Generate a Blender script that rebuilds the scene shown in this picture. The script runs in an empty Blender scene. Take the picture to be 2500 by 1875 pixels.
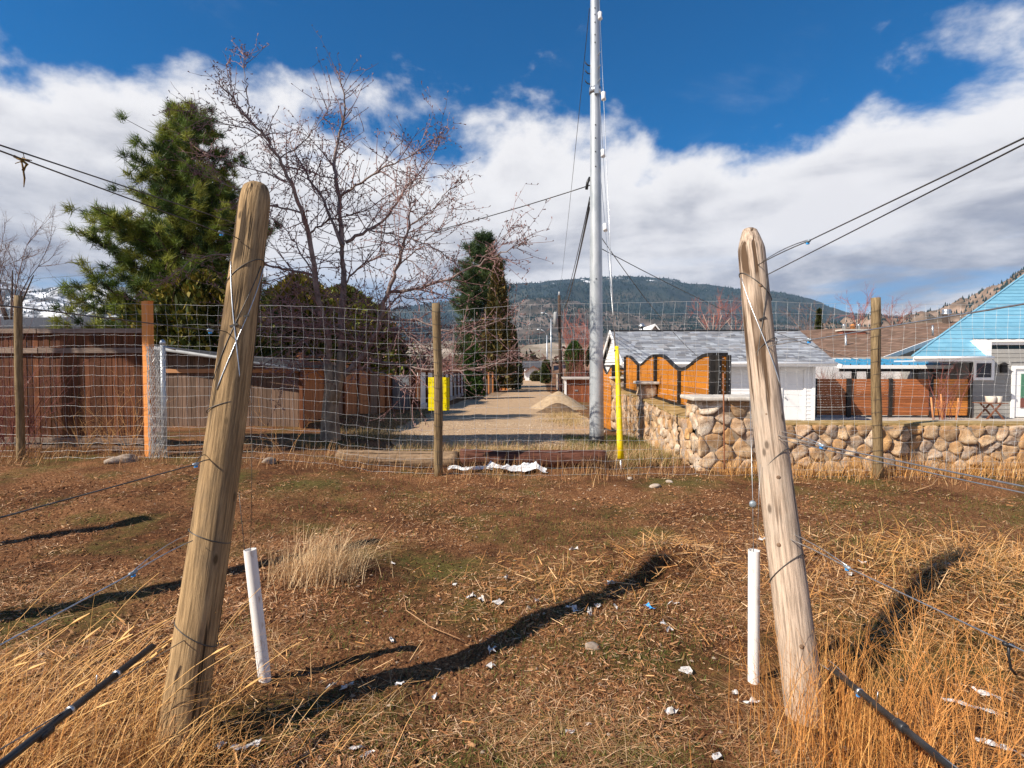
import bpy, math, random
import numpy as np
from mathutils import Vector, Matrix
random.seed(7); RNG = np.random.default_rng(7)
scn = bpy.context.scene
COL = scn.collection
# ------------------------------------------------------------------ camera
F = 1389.0; CAM_H = 1.55
cam_d = bpy.data.cameras.new('camera'); cam = bpy.data.objects.new('camera', cam_d); COL.objects.link(cam)
cam_d.sensor_width = 36.0; cam_d.lens = 36.0 * F / 2500.0; cam_d.clip_start = 0.05; cam_d.clip_end = 40000
YAW = math.atan(60 / F); PITCH = -math.atan(47.5 / F)
cam.location = (0, 0, CAM_H)
cam.rotation_euler = (math.pi / 2 + PITCH, 0, YAW)
scn.camera = cam
CM = np.array(cam.rotation_euler.to_matrix())
# ------------------------------------------------------------------ sun + sky
SUN = Vector((-1.0, -0.6, 0.98)).normalized()
EL = math.asin(SUN.z); AZ = math.atan2(SUN.x, SUN.y)
sd = bpy.data.lights.new('sun', 'SUN'); so = bpy.data.objects.new('sun', sd); COL.objects.link(so)
sd.energy = 5.0; sd.angle = math.radians(0.53); sd.color = (1.0, 0.9, 0.76)
so.rotation_euler = SUN.to_track_quat('Z', 'Y').to_euler(); so.location = (-20, -12, 20)
scn.view_settings.view_transform = 'Standard'; scn.view_settings.look = 'None'
scn.view_settings.exposure = 0.58; scn.view_settings.gamma = 1.0
scn.view_settings.use_curve_mapping = False
scn.cycles.use_denoising = True
scn.cycles.max_bounces = 6; scn.cycles.transparent_max_bounces = 8
scn.cycles.volume_bounces = 0

def new_world():
    w = bpy.data.worlds.new('World'); scn.world = w; w.use_nodes = True
    nt = w.node_tree; N = nt.nodes; L = nt.links; N.clear()
    out = N.new('ShaderNodeOutputWorld'); bg = N.new('ShaderNodeBackground'); bg.inputs['Strength'].default_value = 0.085
    L.new(bg.outputs[0], out.inputs[0])
    sky = N.new('ShaderNodeTexSky'); sky.sky_type = 'NISHITA'; sky.sun_disc = False
    sky.sun_elevation = EL; sky.sun_rotation = AZ; sky.altitude = 400; sky.air_density = 1.0; sky.dust_density = 0.2; sky.ozone_density = 3.0
    def math_(op, a, b=None, c=None):
        n = N.new('ShaderNodeMath'); n.operation = op
        for i, v in enumerate((a, b, c)):
            if v is None: continue
            if isinstance(v, (int, float)): n.inputs[i].default_value = v
            else: L.new(v, n.inputs[i])
        return n.outputs[0]
    def mixc(f, a, b, mode='MIX'):
        n = N.new('ShaderNodeMix'); n.data_type = 'RGBA'; n.blend_type = mode
        for s, v in ((n.inputs[0], f), (n.inputs[6], a), (n.inputs[7], b)):
            if isinstance(v, (int, float)): s.default_value = v
            elif isinstance(v, tuple): s.default_value = (*v, 1)
            else: L.new(v, s)
        return n.outputs[2]
    def sstep(x, lo, hi, tolo=0.0, tohi=1.0):
        n = N.new('ShaderNodeMapRange'); n.interpolation_type = 'SMOOTHSTEP'
        L.new(x, n.inputs[0]); n.inputs[1].default_value = lo; n.inputs[2].default_value = hi
        n.inputs[3].default_value = tolo; n.inputs[4].default_value = tohi
        return n.outputs[0]
    tc = N.new('ShaderNodeTexCoord')
    def noise(scale, detail, rough, sc=(1, 1, 1), loc=(0, 0, 0), dist=0.0):
        mp = N.new('ShaderNodeMapping'); mp.inputs['Scale'].default_value = sc; mp.inputs['Location'].default_value = loc
        L.new(tc.outputs['Generated'], mp.inputs[0])
        n = N.new('ShaderNodeTexNoise'); n.inputs['Scale'].default_value = scale; n.inputs['Detail'].default_value = detail
        n.inputs['Roughness'].default_value = rough; n.inputs['Distortion'].default_value = dist
        L.new(mp.outputs[0], n.inputs[0]); return n.outputs[0]
    sep = N.new('ShaderNodeSeparateXYZ'); L.new(tc.outputs['Generated'], sep.inputs[0])
    z = sep.outputs[2]
    big = noise(1.9, 2.0, 0.5, (1, 1, 1.4), (20.3, 1.9, 5.5))
    med = noise(5.0, 7.0, 0.56, (1, 1, 1.5), (0.3, 5.2, 1.1), 0.15)
    # cloud bank hugging the horizon all round, torn upper edge
    edge = math_('ADD', math_('MULTIPLY', math_('SUBTRACT', 0.402, z), 4.2), math_('ADD', math_('MULTIPLY', math_('SUBTRACT', big, 0.5), 1.5), math_('MULTIPLY', math_('SUBTRACT', med, 0.5), 1.9)))
    bank = sstep(edge, -0.04, 0.30)
    # blue rifts low in the bank
    rift = noise(3.4, 6.0, 0.55, (1, 1, 5.0), (1.2, 0.4, 2.0), 0.2)
    rz = math_('MULTIPLY', sstep(rift, 0.50, 0.64), sstep(z, 0.21, 0.05))
    bank = math_('MULTIPLY', bank, math_('SUBTRACT', 1.0, math_('MULTIPLY', rz, 0.85)))
    wisp = noise(2.6, 6.0, 0.6, (1.0, 1.6, 2.4), (5.0, 2.0, 3.0), 0.5)
    bank = math_('MAXIMUM', bank, math_('MULTIPLY', sstep(wisp, 0.56, 0.80), 0.16))
    # cloud shading
    sh = noise(3.6, 6.0, 0.55, (1, 1, 3.2), (2.2, 7.7, 0.9), 0.2)
    sh2 = math_('ADD', sh, math_('MULTIPLY', math_('SUBTRACT', med, 0.5), 0.35))
    ccol = mixc(sstep(sh2, 0.36, 0.62), (2.6, 2.75, 3.4), (6.8, 6.7, 6.9))
    ccol = mixc(sstep(edge, 0.9, 0.25), ccol, (7.4, 7.3, 7.4))
    skyc = mixc(1.0, sky.outputs[0], mixc(sstep(z, 0.02, 0.30), (0.26, 0.52, 0.78), (0.0, 0.53, 0.90)), 'MULTIPLY')
    col = mixc(bank, skyc, ccol)
    L.new(col, bg.inputs[0])
new_world()

# ------------------------------------------------------------------ projection helpers (pixel of the photograph + distance -> world)
def ray(u, v):
    d = CM @ np.array([(u - 1250.0) / F, -(v - 937.5) / F, -1.0])
    return d / d[1]
def P(u, v, y):
    d = ray(u, v) * y
    return np.array([d[0], y, CAM_H + d[2]])
def sstep(a, b, x):
    t = np.clip((np.asarray(x, float) - a) / (b - a), 0, 1); return t * t * (3 - 2 * t)
GY = [-60, 8.5, 12, 17, 25, 45, 110, 400, 1500, 9000]; GZ = [0, 0, -.08, -.45, -.85, -1.25, -1.6, -3, -6, -8]
def g(x, y):
    return np.interp(y, GY, GZ) + 0.19 * (1 - sstep(-4.2, -1.5, x)) * sstep(4, 7, y) * (1 - sstep(10.5, 15, y)) + .36 * (1 - sstep(-6.6, -4.6, x)) * sstep(12, 17, y) * (1 - sstep(20, 30, y))
def G(u, v):
    d = ray(u, v); lo, hi = 0.5, 4000.0
    for _ in range(60):
        m = (lo + hi) / 2
        if CAM_H + d[2] * m > g(d[0] * m, m): lo = m
        else: hi = m
    return np.array([d[0] * lo, lo, CAM_H + d[2] * lo])
# value noise on arrays
_lat = np.random.default_rng(3).random((256, 256))
def vnoise(x, y):
    xi = np.floor(x).astype(int); yi = np.floor(y).astype(int); fx = x - xi; fy = y - yi
    fx = fx * fx * (3 - 2 * fx); fy = fy * fy * (3 - 2 * fy)
    a = _lat[xi % 256, yi % 256]; b = _lat[(xi + 1) % 256, yi % 256]; c = _lat[xi % 256, (yi + 1) % 256]; d = _lat[(xi + 1) % 256, (yi + 1) % 256]
    return a * (1 - fx) * (1 - fy) + b * fx * (1 - fy) + c * (1 - fx) * fy + d * fx * fy
def fbm(x, y, o=4, s=1.0):
    x = np.asarray(x, float) * s; y = np.asarray(y, float) * s; r = 0; a = 0.5; t = 0
    for k in range(o):
        r = r + a * vnoise(x + 17.3 * k, y - 9.1 * k); t += a; x = x * 2.03; y = y * 2.03; a *= 0.5
    return r / t

# ------------------------------------------------------------------ mesh builder
class MB:
    def __init__(s): s.v = []; s.f = []; s.c = []; s.n = 0; s.hascol = False
    def add(s, v, *fs, col=None):
        v = np.asarray(v, float).reshape(-1, 3)
        for f in fs:
            f = np.asarray(f, int)
            if f.size: s.f.append(f + s.n)
        if col is None: c = np.ones((len(v), 3))
        else:
            c = np.broadcast_to(np.asarray(col, float), (len(v), 3)); s.hascol = True
        s.v.append(v); s.c.append(c); s.n += len(v); return s
    def box(s, lo, hi, col=None):
        (a, b, c), (d, e, f) = lo, hi
        return s.add([(a, b, c), (d, b, c), (d, e, c), (a, e, c), (a, b, f), (d, b, f), (d, e, f), (a, e, f)],
                     [(0, 3, 2, 1), (4, 5, 6, 7), (0, 1, 5, 4), (1, 2, 6, 5), (2, 3, 7, 6), (3, 0, 4, 7)], col=col)
    def bar(s, p0, p1, w, h, col=None, up=(0, 0, 1)):
        p0 = np.array(p0, float); p1 = np.array(p1, float); d = p1 - p0; d /= np.linalg.norm(d)
        u = np.array(up, float); sd = np.cross(d, u)
        if np.linalg.norm(sd) < 1e-6: sd = np.cross(d, (0, 1, 0))
        sd /= np.linalg.norm(sd); u = np.cross(sd, d)
        vs = [p + a * sd * w / 2 + b * u * h / 2 for p in (p0, p1) for a, b in ((-1, -1), (1, -1), (1, 1), (-1, 1))]
        return s.add(vs, [(0, 1, 2, 3), (7, 6, 5, 4), (0, 4, 5, 1), (1, 5, 6, 2), (2, 6, 7, 3), (3, 7, 4, 0)], col=col)
    def tube(s, path, rad, n=8, cap=True, col=None, jit=0.0):
        path = np.array(path, float); m = len(path)
        rad = np.broadcast_to(np.asarray(rad, float), (m,))
        t = np.gradient(path, axis=0); t /= np.linalg.norm(t, axis=1)[:, None] + 1e-12
        ref = np.array([0, 0, 1.0]) if abs(t[0][2]) < 0.9 else np.array([0, 1.0, 0])
        a = np.cross(t, ref); a /= np.linalg.norm(a, axis=1)[:, None] + 1e-12; b = np.cross(t, a)
        th = np.arange(n) * 2 * math.pi / n
        rr = rad[:, None] * (1 + (RNG.random((m, n)) - .5) * jit)
        v = path[:, None, :] + rr[..., None] * (np.cos(th)[None, :, None] * a[:, None, :] + np.sin(th)[None, :, None] * b[:, None, :])
        i = np.arange(m - 1)[:, None] * n; j = np.arange(n)[None, :]; k = (j + 1) % n
        q = np.stack([i + j, i + k, i + n + k, i + n + j], -1).reshape(-1, 4)
        s.add(v.reshape(-1, 3), q, col=col)
        if cap and n > 2:
            c0 = s.n - m * n
            s.v.append(np.array([path[0], path[-1]])); s.c.append(np.broadcast_to(np.asarray((1, 1, 1) if col is None else col, float), (2, 3)))
            tri = [(c0 + (x + 1) % n, c0 + x, s.n) for x in range(n)] + [(c0 + (m - 1) * n + x, c0 + (m - 1) * n + (x + 1) % n, s.n + 1) for x in range(n)]
            s.f.append(np.array(tri)); s.n += 2
        return s
    def segs(s, p0, p1, r0, r1, n=3, col=None):
        """many separate prisms, vectorised"""
        p0 = np.asarray(p0, float); p1 = np.asarray(p1, float); m = len(p0)
        if m == 0: return s
        r0 = np.broadcast_to(r0, (m,)); r1 = np.broadcast_to(r1, (m,))
        d = p1 - p0; d = d / (np.linalg.norm(d, axis=1)[:, None] + 1e-12)
        ref = np.where(np.abs(d[:, 2:3]) < 0.9, np.array([[0, 0, 1.0]]), np.array([[0, 1.0, 0]]))
        a = np.cross(d, ref); a /= np.linalg.norm(a, axis=1)[:, None] + 1e-12; b = np.cross(d, a)
        th = np.arange(n) * 2 * math.pi / n
        ring = np.cos(th)[None, :, None] * a[:, None, :] + np.sin(th)[None, :, None] * b[:, None, :]
        v = np.concatenate([p0[:, None] + ring * np.asarray(r0)[:, None, None], p1[:, None] + ring * np.asarray(r1)[:, None, None]], 1)
        base = np.arange(m)[:, None] * 2 * n; j = np.arange(n)[None]; k = (j + 1) % n
        q = np.stack([base + j, base + k, base + n + k, base + n + j], -1).reshape(-1, 4)
        if col is not None and np.ndim(col) == 2: col = np.repeat(np.asarray(col), 2 * n, axis=0)
        return s.add(v.reshape(-1, 3), q, col=col)
    def mesh(s, name, off=(0, 0, 0), smooth=False):
        me = bpy.data.meshes.new(name)
        v = np.concatenate(s.v) - np.asarray(off, float)
        me.vertices.add(len(v)); me.vertices.foreach_set('co', v.ravel())
        loops = np.concatenate([f.ravel() for f in s.f]); tot = np.concatenate([np.full(len(f), f.shape[1]) for f in s.f])
        me.loops.add(len(loops)); me.loops.foreach_set('vertex_index', loops)
        me.polygons.add(len(tot)); me.polygons.foreach_set('loop_start', np.concatenate([[0], np.cumsum(tot)[:-1]]))
        me.polygons.foreach_set('use_smooth', np.full(len(tot), bool(smooth)))
        me.update(calc_edges=True)
        if s.hascol:
            at = me.color_attributes.new('Col', 'FLOAT_COLOR', 'POINT')
            c = np.concatenate([np.asarray(x) for x in s.c]); at.data.foreach_set('color', np.concatenate([c, np.ones((len(c), 1))], 1).ravel())
        return me
    def verts(s): return np.concatenate(s.v)

def link(name, me, m, parent=None, loc=(0, 0, 0), rot=(0, 0, 0)):
    o = bpy.data.objects.new(name, me); COL.objects.link(o)
    if me is not None and m is not None and not me.materials: me.materials.append(m)
    if parent is not None: o.parent = parent
    o.location = loc; o.rotation_euler = rot
    return o
def wl(o):   # world location of a thing or part (no rotations on parents)
    p = np.zeros(3)
    while o is not None: p += np.array(o.location); o = o.parent
    return p
def thing(name, label, cat, loc, group=None):
    o = link(name, None, None, None, tuple(loc)); o['label'] = label; o['category'] = cat
    if group: o['group'] = group
    return o
def part(name, mb, m, parent, smooth=False, kind=None, label=None):
    o = link(name, mb.mesh(name, wl(parent), smooth), m, parent)
    if kind: o['kind'] = kind
    if label: o['label'] = label
    return o
def single(name, mb, m, label, cat, group=None, smooth=False, kind=None):
    v = mb.verts(); org = np.array([v[:, 0].mean(), v[:, 1].mean(), v[:, 2].min()])
    o = link(name, mb.mesh(name, org, smooth), m, None, tuple(org)); o['label'] = label; o['category'] = cat
    if group: o['group'] = group
    if kind: o['kind'] = kind
    return o
def struct(name, mb, m, smooth=False, kind='structure', label=None):
    o = link(name, mb.mesh(name, (0, 0, 0), smooth), m); o['kind'] = kind
    if label: o['label'] = label
    return o
_bx = {}
def boxpart(name, c, dims, m, parent, rotz=0.0, rotx=0.0, roty=0.0, bev=0.0):
    """a box piece sharing its mesh with alike pieces; c = world centre"""
    k = (name, m.name, tuple(round(d, 3) for d in dims))
    if k not in _bx:
        x, y, z = [d / 2 for d in dims]; mb = MB()
        b = min(bev if bev else 0.004, min(x, y, z) * .6)
        # chamfered box
        vs = []
        for sx in (-1, 1):
            for sy in (-1, 1):
                for sz in (-1, 1):
                    vs += [(sx * x, sy * (y - b), sz * (z - b)), (sx * (x - b), sy * y, sz * (z - b)), (sx * (x - b), sy * (y - b), sz * z)]
        vs = np.array(vs); bm_ = None
        import bmesh
        bm = bmesh.new()
        for v in vs: bm.verts.new(v)
        bmesh.ops.convex_hull(bm, input=bm.verts)
        me = bpy.data.meshes.new(name); bm.to_mesh(me); bm.free(); me.polygons.foreach_set('use_smooth', np.zeros(len(me.polygons), bool)); me.materials.append(m); _bx[k] = me
    return link(name, _bx[k], m, parent, tuple(np.asarray(c, float) - wl(parent)), (rotx, roty, rotz))

# ------------------------------------------------------------------ materials
def mat(name, c1, c2=None, scale=8.0, rough=0.85, stretch=(1, 1, 1), bump=0.0, bscale=None, c3=None, rnd=0.0, metal=0.0, attr=False, detail=6.0, lo=0.35, hi=0.65, spec=0.3, gen=False, sss=0.0, wave=None, bdist=0.01):
    m = bpy.data.materials.new(name); m.use_nodes = True
    nt = m.node_tree; N = nt.nodes; L = nt.links; bs = N['Principled BSDF']
    bs.inputs['Roughness'].default_value = rough; bs.inputs['Metallic'].default_value = metal
    bs.inputs['Specular IOR Level'].default_value = spec
    tc = N.new('ShaderNodeTexCoord'); oi = N.new('ShaderNodeObjectInfo')
    mp = N.new('ShaderNodeMapping'); mp.inputs['Scale'].default_value = stretch
    L.new(tc.outputs['Object'], mp.inputs[0])
    vm = N.new('ShaderNodeVectorMath'); vm.operation = 'ADD'; L.new(mp.outputs[0], vm.inputs[0])
    vs = N.new('ShaderNodeVectorMath'); vs.operation = 'SCALE'; vs.inputs[0].default_value = (37, 61, 53); L.new(oi.outputs['Random'], vs.inputs['Scale'])
    L.new(vs.outputs[0], vm.inputs[1])
    no = N.new('ShaderNodeTexNoise'); no.inputs['Scale'].default_value = scale; no.inputs['Detail'].default_value = detail; no.inputs['Roughness'].default_value = 0.6
    L.new(vm.outputs[0], no.inputs[0])
    rp = N.new('ShaderNodeValToRGB'); L.new(no.outputs[0], rp.inputs[0])
    rp.color_ramp.elements[0].position = lo; rp.color_ramp.elements[1].position = hi
    rp.color_ramp.elements[0].color = (*c1, 1); rp.color_ramp.elements[1].color = (*(c2 or c1), 1)
    if c3:
        e = rp.color_ramp.elements.new((lo + hi) / 2); e.color = (*c3, 1)
    col = rp.outputs[0]
    def mul(a, b):
        x = N.new('ShaderNodeMix'); x.data_type = 'RGBA'; x.blend_type = 'MULTIPLY'; x.inputs[0].default_value = 1
        L.new(a, x.inputs[6]); L.new(b, x.inputs[7]); return x.outputs[2]
    if attr:
        a = N.new('ShaderNodeVertexColor'); a.layer_name = 'Col'; col = mul(col, a.outputs[0])
    if rnd:
        mr = N.new('ShaderNodeMapRange'); L.new(oi.outputs['Random'], mr.inputs[0]); mr.inputs[3].default_value = 1 - rnd; mr.inputs[4].default_value = 1 + rnd * 0.6
        hs = N.new('ShaderNodeHueSaturation'); L.new(mr.outputs[0], hs.inputs['Value']); L.new(col, hs.inputs['Color']); col = hs.outputs[0]
    L.new(col, bs.inputs['Base Color'])
    if bump:
        b = N.new('ShaderNodeBump'); b.inputs['Strength'].default_value = bump; b.inputs['Distance'].default_value = bdist
        n2 = N.new('ShaderNodeTexNoise'); n2.inputs['Scale'].default_value = bscale or scale * 2; n2.inputs['Detail'].default_value = 8; n2.inputs['Roughness'].default_value = .65
        L.new(vm.outputs[0], n2.inputs[0]); L.new(n2.outputs[0], b.inputs['Height']); L.new(b.outputs[0], bs.inputs['Normal'])
    return m
def leafmat(name, tint=(1, 1, 1), rough=0.6, trans=0.25):
    m = bpy.data.materials.new(name); m.use_nodes = True; nt = m.node_tree; N = nt.nodes; L = nt.links; bs = N['Principled BSDF']
    bs.inputs['Roughness'].default_value = rough; bs.inputs['Specular IOR Level'].default_value = 0.25
    a = N.new('ShaderNodeVertexColor'); a.layer_name = 'Col'
    x = N.new('ShaderNodeMix'); x.data_type = 'RGBA'; x.blend_type = 'MULTIPLY'; x.inputs[0].default_value = 1
    L.new(a.outputs[0], x.inputs[6]); x.inputs[7].default_value = (*tint, 1); L.new(x.outputs[2], bs.inputs['Base Color'])
    if trans:
        tr = N.new('ShaderNodeBsdfTranslucent'); L.new(x.outputs[2], tr.inputs[0]); ms = N.new('ShaderNodeMixShader'); ms.inputs[0].default_value = trans
        L.new(bs.outputs[0], ms.inputs[1]); L.new(tr.outputs[0], ms.inputs[2]); L.new(ms.outputs[0], N['Material Output'].inputs[0])
    return m
def woodpost(name, light, mid, dark, crack):
    """round post: long grain, dark drying cracks, knots"""
    m = bpy.data.materials.new(name); m.use_nodes = True; nt = m.node_tree; N = nt.nodes; L = nt.links; bs = N['Principled BSDF']
    bs.inputs['Roughness'].default_value = .8; bs.inputs['Specular IOR Level'].default_value = .2
    tc = N.new('ShaderNodeTexCoord')
    def noise(sc, stretch, det=6, rough=.6, loc=(0, 0, 0)):
        mp = N.new('ShaderNodeMapping'); mp.inputs['Scale'].default_value = stretch; mp.inputs['Location'].default_value = loc; L.new(tc.outputs['Object'], mp.inputs[0])
        n = N.new('ShaderNodeTexNoise'); n.inputs['Scale'].default_value = sc; n.inputs['Detail'].default_value = det; n.inputs['Roughness'].default_value = rough
        L.new(mp.outputs[0], n.inputs[0]); return n.outputs[0]
    def ramp(s, p0, c0, p1, c1):
        r = N.new('ShaderNodeValToRGB'); L.new(s, r.inputs[0]); r.color_ramp.elements[0].position = p0; r.color_ramp.elements[1].position = p1
        r.color_ramp.elements[0].color = (*c0, 1); r.color_ramp.elements[1].color = (*c1, 1); return r.outputs[0]
    def mix(f, a, b):
        x = N.new('ShaderNodeMix'); x.data_type = 'RGBA'; L.new(f, x.inputs[0]); L.new(a, x.inputs[6])
        if isinstance(b, tuple): x.inputs[7].default_value = (*b, 1)
        else: L.new(b, x.inputs[7])
        return x.outputs[2]
    base = ramp(noise(3, (1, 1, .45)), .35, mid, .68, light)
    grain = noise(95, (1, 1, .05), 7, .7)
    c = mix(ramp(grain, .40, (1, 1, 1), .58, (0, 0, 0)), base, tuple(np.array(mid) * .52))
    stain = noise(5, (1, 1, .5), 8, .7, (4, 2, 1))
    c = mix(ramp(stain, .52, (0, 0, 0), .72, (.85, .85, .85)), c, dark)
    ck = noise(24, (1, 1, .03), 4, .55, (1, 7, 3)); ckf = ramp(ck, .37, (1, 1, 1), .405, (0, 0, 0))
    gate = ramp(noise(3.5, (1, 1, .5), 2, .5, (9, 9, 2)), .36, (0, 0, 0), .50, (1, 1, 1))
    mm = N.new('ShaderNodeMath'); mm.operation = 'MULTIPLY'; L.new(ckf, mm.inputs[0]); L.new(gate, mm.inputs[1])
    c = mix(mm.outputs[0], c, crack)
    vo = N.new('ShaderNodeTexVoronoi'); mp = N.new('ShaderNodeMapping'); mp.inputs['Scale'].default_value = (9, 9, 4.2); mp.inputs['Location'].default_value = (.3, .8, .1); L.new(tc.outputs['Object'], mp.inputs[0])
    L.new(mp.outputs[0], vo.inputs['Vector']); vo.inputs['Scale'].default_value = 1.25
    c = mix(ramp(vo.outputs['Distance'], .075, (1, 1, 1), .15, (0, 0, 0)), c, tuple(np.array(mid) * .3))
    L.new(c, bs.inputs['Base Color'])
    b = N.new('ShaderNodeBump'); b.inputs['Strength'].default_value = .8; b.inputs['Distance'].default_value = .007
    ad = N.new('ShaderNodeMath'); ad.operation = 'SUBTRACT'; L.new(grain, ad.inputs[0]); L.new(mm.outputs[0], ad.inputs[1]); L.new(ad.outputs[0], b.inputs['Height']); L.new(b.outputs[0], bs.inputs['Normal'])
    return m
# ------------------------------------------------------------------ ground
def micro(x, y):
    """small relief of the dug-over foreground soil"""
    near = 1 - sstep(9, 14, y)
    h = (fbm(x, y, 3, .55) - .5) * .06 + (fbm(x + 40, y, 4, 2.6) - .5) * .06 + (fbm(x, y + 30, 4, 9.0) - .5) * .045
    # scraped hollow between the rows and the straw heap at its far end
    h = h - .05 * np.exp(-(((x + .35) / .9) ** 2 + ((y - 2.9) / .75) ** 2)) + .13 * np.exp(-(((x - 1.0) / .38) ** 2 + ((y - 4.45) / .3) ** 2))
    h = h + .12 * np.exp(-(((x - 2.9) / .9) ** 2 + ((y - 3.9) / .7) ** 2)) + .05 * np.exp(-(((x + 2.3) / .8) ** 2 + ((y - 2.2) / .8) ** 2))
    return h * near
def gz(x, y): return g(x, y) + micro(np.asarray(x, float), np.asarray(y, float))
ys = np.concatenate([np.linspace(-60, 0.2, 18), np.geomspace(0.75, 12, 330), np.geomspace(12.2, 6400, 80)])
cj = np.linspace(-1, 1, 421); cj = np.sign(cj) * np.abs(cj) ** 1.25
X = cj[None, :] * (np.abs(ys)[:, None] * 1.12 + 5); Y = np.repeat(ys[:, None], len(cj), 1)
Z = gz(X, Y)
mb = MB(); nr, nc = X.shape
i = np.arange(nr - 1)[:, None] * nc + np.arange(nc - 1)[None]
mb.add(np.stack([X, Y, Z], -1).reshape(-1, 3), np.stack([i, i + 1, i + nc + 1, i + nc], -1).reshape(-1, 4))
def ground_mat():
    m = bpy.data.materials.new('soil'); m.use_nodes = True; nt = m.node_tree; N = nt.nodes; L = nt.links; bs = N['Principled BSDF']
    bs.inputs['Roughness'].default_value = .95; bs.inputs['Specular IOR Level'].default_value = .15
    tc = N.new('ShaderNodeTexCoord')
    def noise(sc, det=6, rough=.6, loc=(0, 0, 0), st=(1, 1, 1)):
        mp = N.new('ShaderNodeMapping'); mp.inputs['Location'].default_value = loc; mp.inputs['Scale'].default_value = st; L.new(tc.outputs['Object'], mp.inputs[0])
        n = N.new('ShaderNodeTexNoise'); n.inputs['Scale'].default_value = sc; n.inputs['Detail'].default_value = det; n.inputs['Roughness'].default_value = rough; L.new(mp.outputs[0], n.inputs[0]); return n.outputs[0]
    def ramp(s, *pc):
        r = N.new('ShaderNodeValToRGB'); L.new(s, r.inputs[0]); els = r.color_ramp.elements
        while len(els) < len(pc): els.new(.5)
        for e, (p, c) in zip(els, pc): e.position = p; e.color = (*c, 1)
        return r.outputs[0]
    def mix(f, a, b):
        x = N.new('ShaderNodeMix'); x.data_type = 'RGBA'; L.new(f, x.inputs[0]); L.new(a, x.inputs[6])
        if isinstance(b, tuple): x.inputs[7].default_value = (*b, 1)
        else: L.new(b, x.inputs[7])
        return x.outputs[2]
    soil = ramp(noise(14, 8, .68), (.3, (.020, .008, .0035)), (.52, (.085, .032, .013)), (.74, (.33, .145, .060)))
    straw = ramp(noise(70, 6, .7, (3, 1, 0), (1, .5, 1)), (.35, (.07, .028, .011)), (.53, (.24, .105, .043)), (.71, (.62, .36, .18)))
    c = mix(ramp(noise(1.1, 5, .6, (5, 2, 0)), (.42, (.2, .2, .2)), (.58, (.95, .95, .95))), soil, straw)
    grn = ramp(noise(40, 6, .7, (7, 7, 0)), (.35, (.04, .034, .009)), (.65, (.15, .14, .035)))
    c = mix(ramp(noise(.9, 6, .65, (11, 4, 0)), (.50, (0, 0, 0)), (.64, (.8, .8, .8))), c, grn)
    L.new(c, bs.inputs['Base Color'])
    b = N.new('ShaderNodeBump'); b.inputs['Strength'].default_value = .9; b.inputs['Distance'].default_value = .03
    L.new(noise(55, 8, .7), b.inputs['Height']); L.new(b.outputs[0], bs.inputs['Normal'])
    return m
struct('ground', mb, ground_mat(), smooth=True)

# ------------------------------------------------------------------ shared materials
M_postL = woodpost('weathered_post_tan', (.52, .355, .185), (.38, .245, .12), (.20, .145, .09), (.055, .035, .018))
M_postR = woodpost('weathered_post_pale', (.62, .49, .38), (.52, .39, .29), (.40, .34, .28), (.10, .06, .035))
M_postF = woodpost('weathered_post_grey', (.34, .25, .14), (.24, .165, .085), (.16, .12, .07), (.05, .03, .02))
M_log = woodpost('weathered_log_grey', (.40, .28, .18), (.30, .20, .12), (.20, .13, .08), (.06, .035, .02))
M_logred = woodpost('creosoted_log', (.20, .085, .055), (.13, .05, .032), (.09, .035, .025), (.03, .012, .01))
M_galv = mat('galvanised_wire', (.42, .44, .46), (.62, .64, .66), 30, .35, metal=.85)
M_mesh = mat('fence_wire', (.42, .44, .45), (.62, .62, .62), 20, .5, metal=.35)
M_darkwire = mat('dark_wire', (.05, .05, .05), (.14, .13, .12), 30, .5, metal=.5)
M_black = mat('black_plastic', (.012, .012, .014), (.03, .03, .032), 12, .42, spec=.5)
M_blue = mat('blue_plastic', (.02, .25, .75), (.05, .40, .9), 20, .4)
M_grey = mat('grey_casting', (.22, .27, .31), (.4, .45, .5), 20, .5, metal=.4)
M_pvc = mat('white_pvc', (.50, .40, .31), (.85, .83, .81), 22, .5, (1, 1, .45), spec=.35, lo=.30, hi=.43)
M_paper = mat('white_scrap', (.42, .38, .34), (.78, .77, .77), 30, .8, bump=.3)
M_yellow = mat('yellow_plastic', (.72, .50, .0), (.93, .70, .01), 9, .4, spec=.4)
M_sign = mat('yellow_sheet', (.80, .66, .0), (.88, .74, .01), 3, .5)

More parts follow.
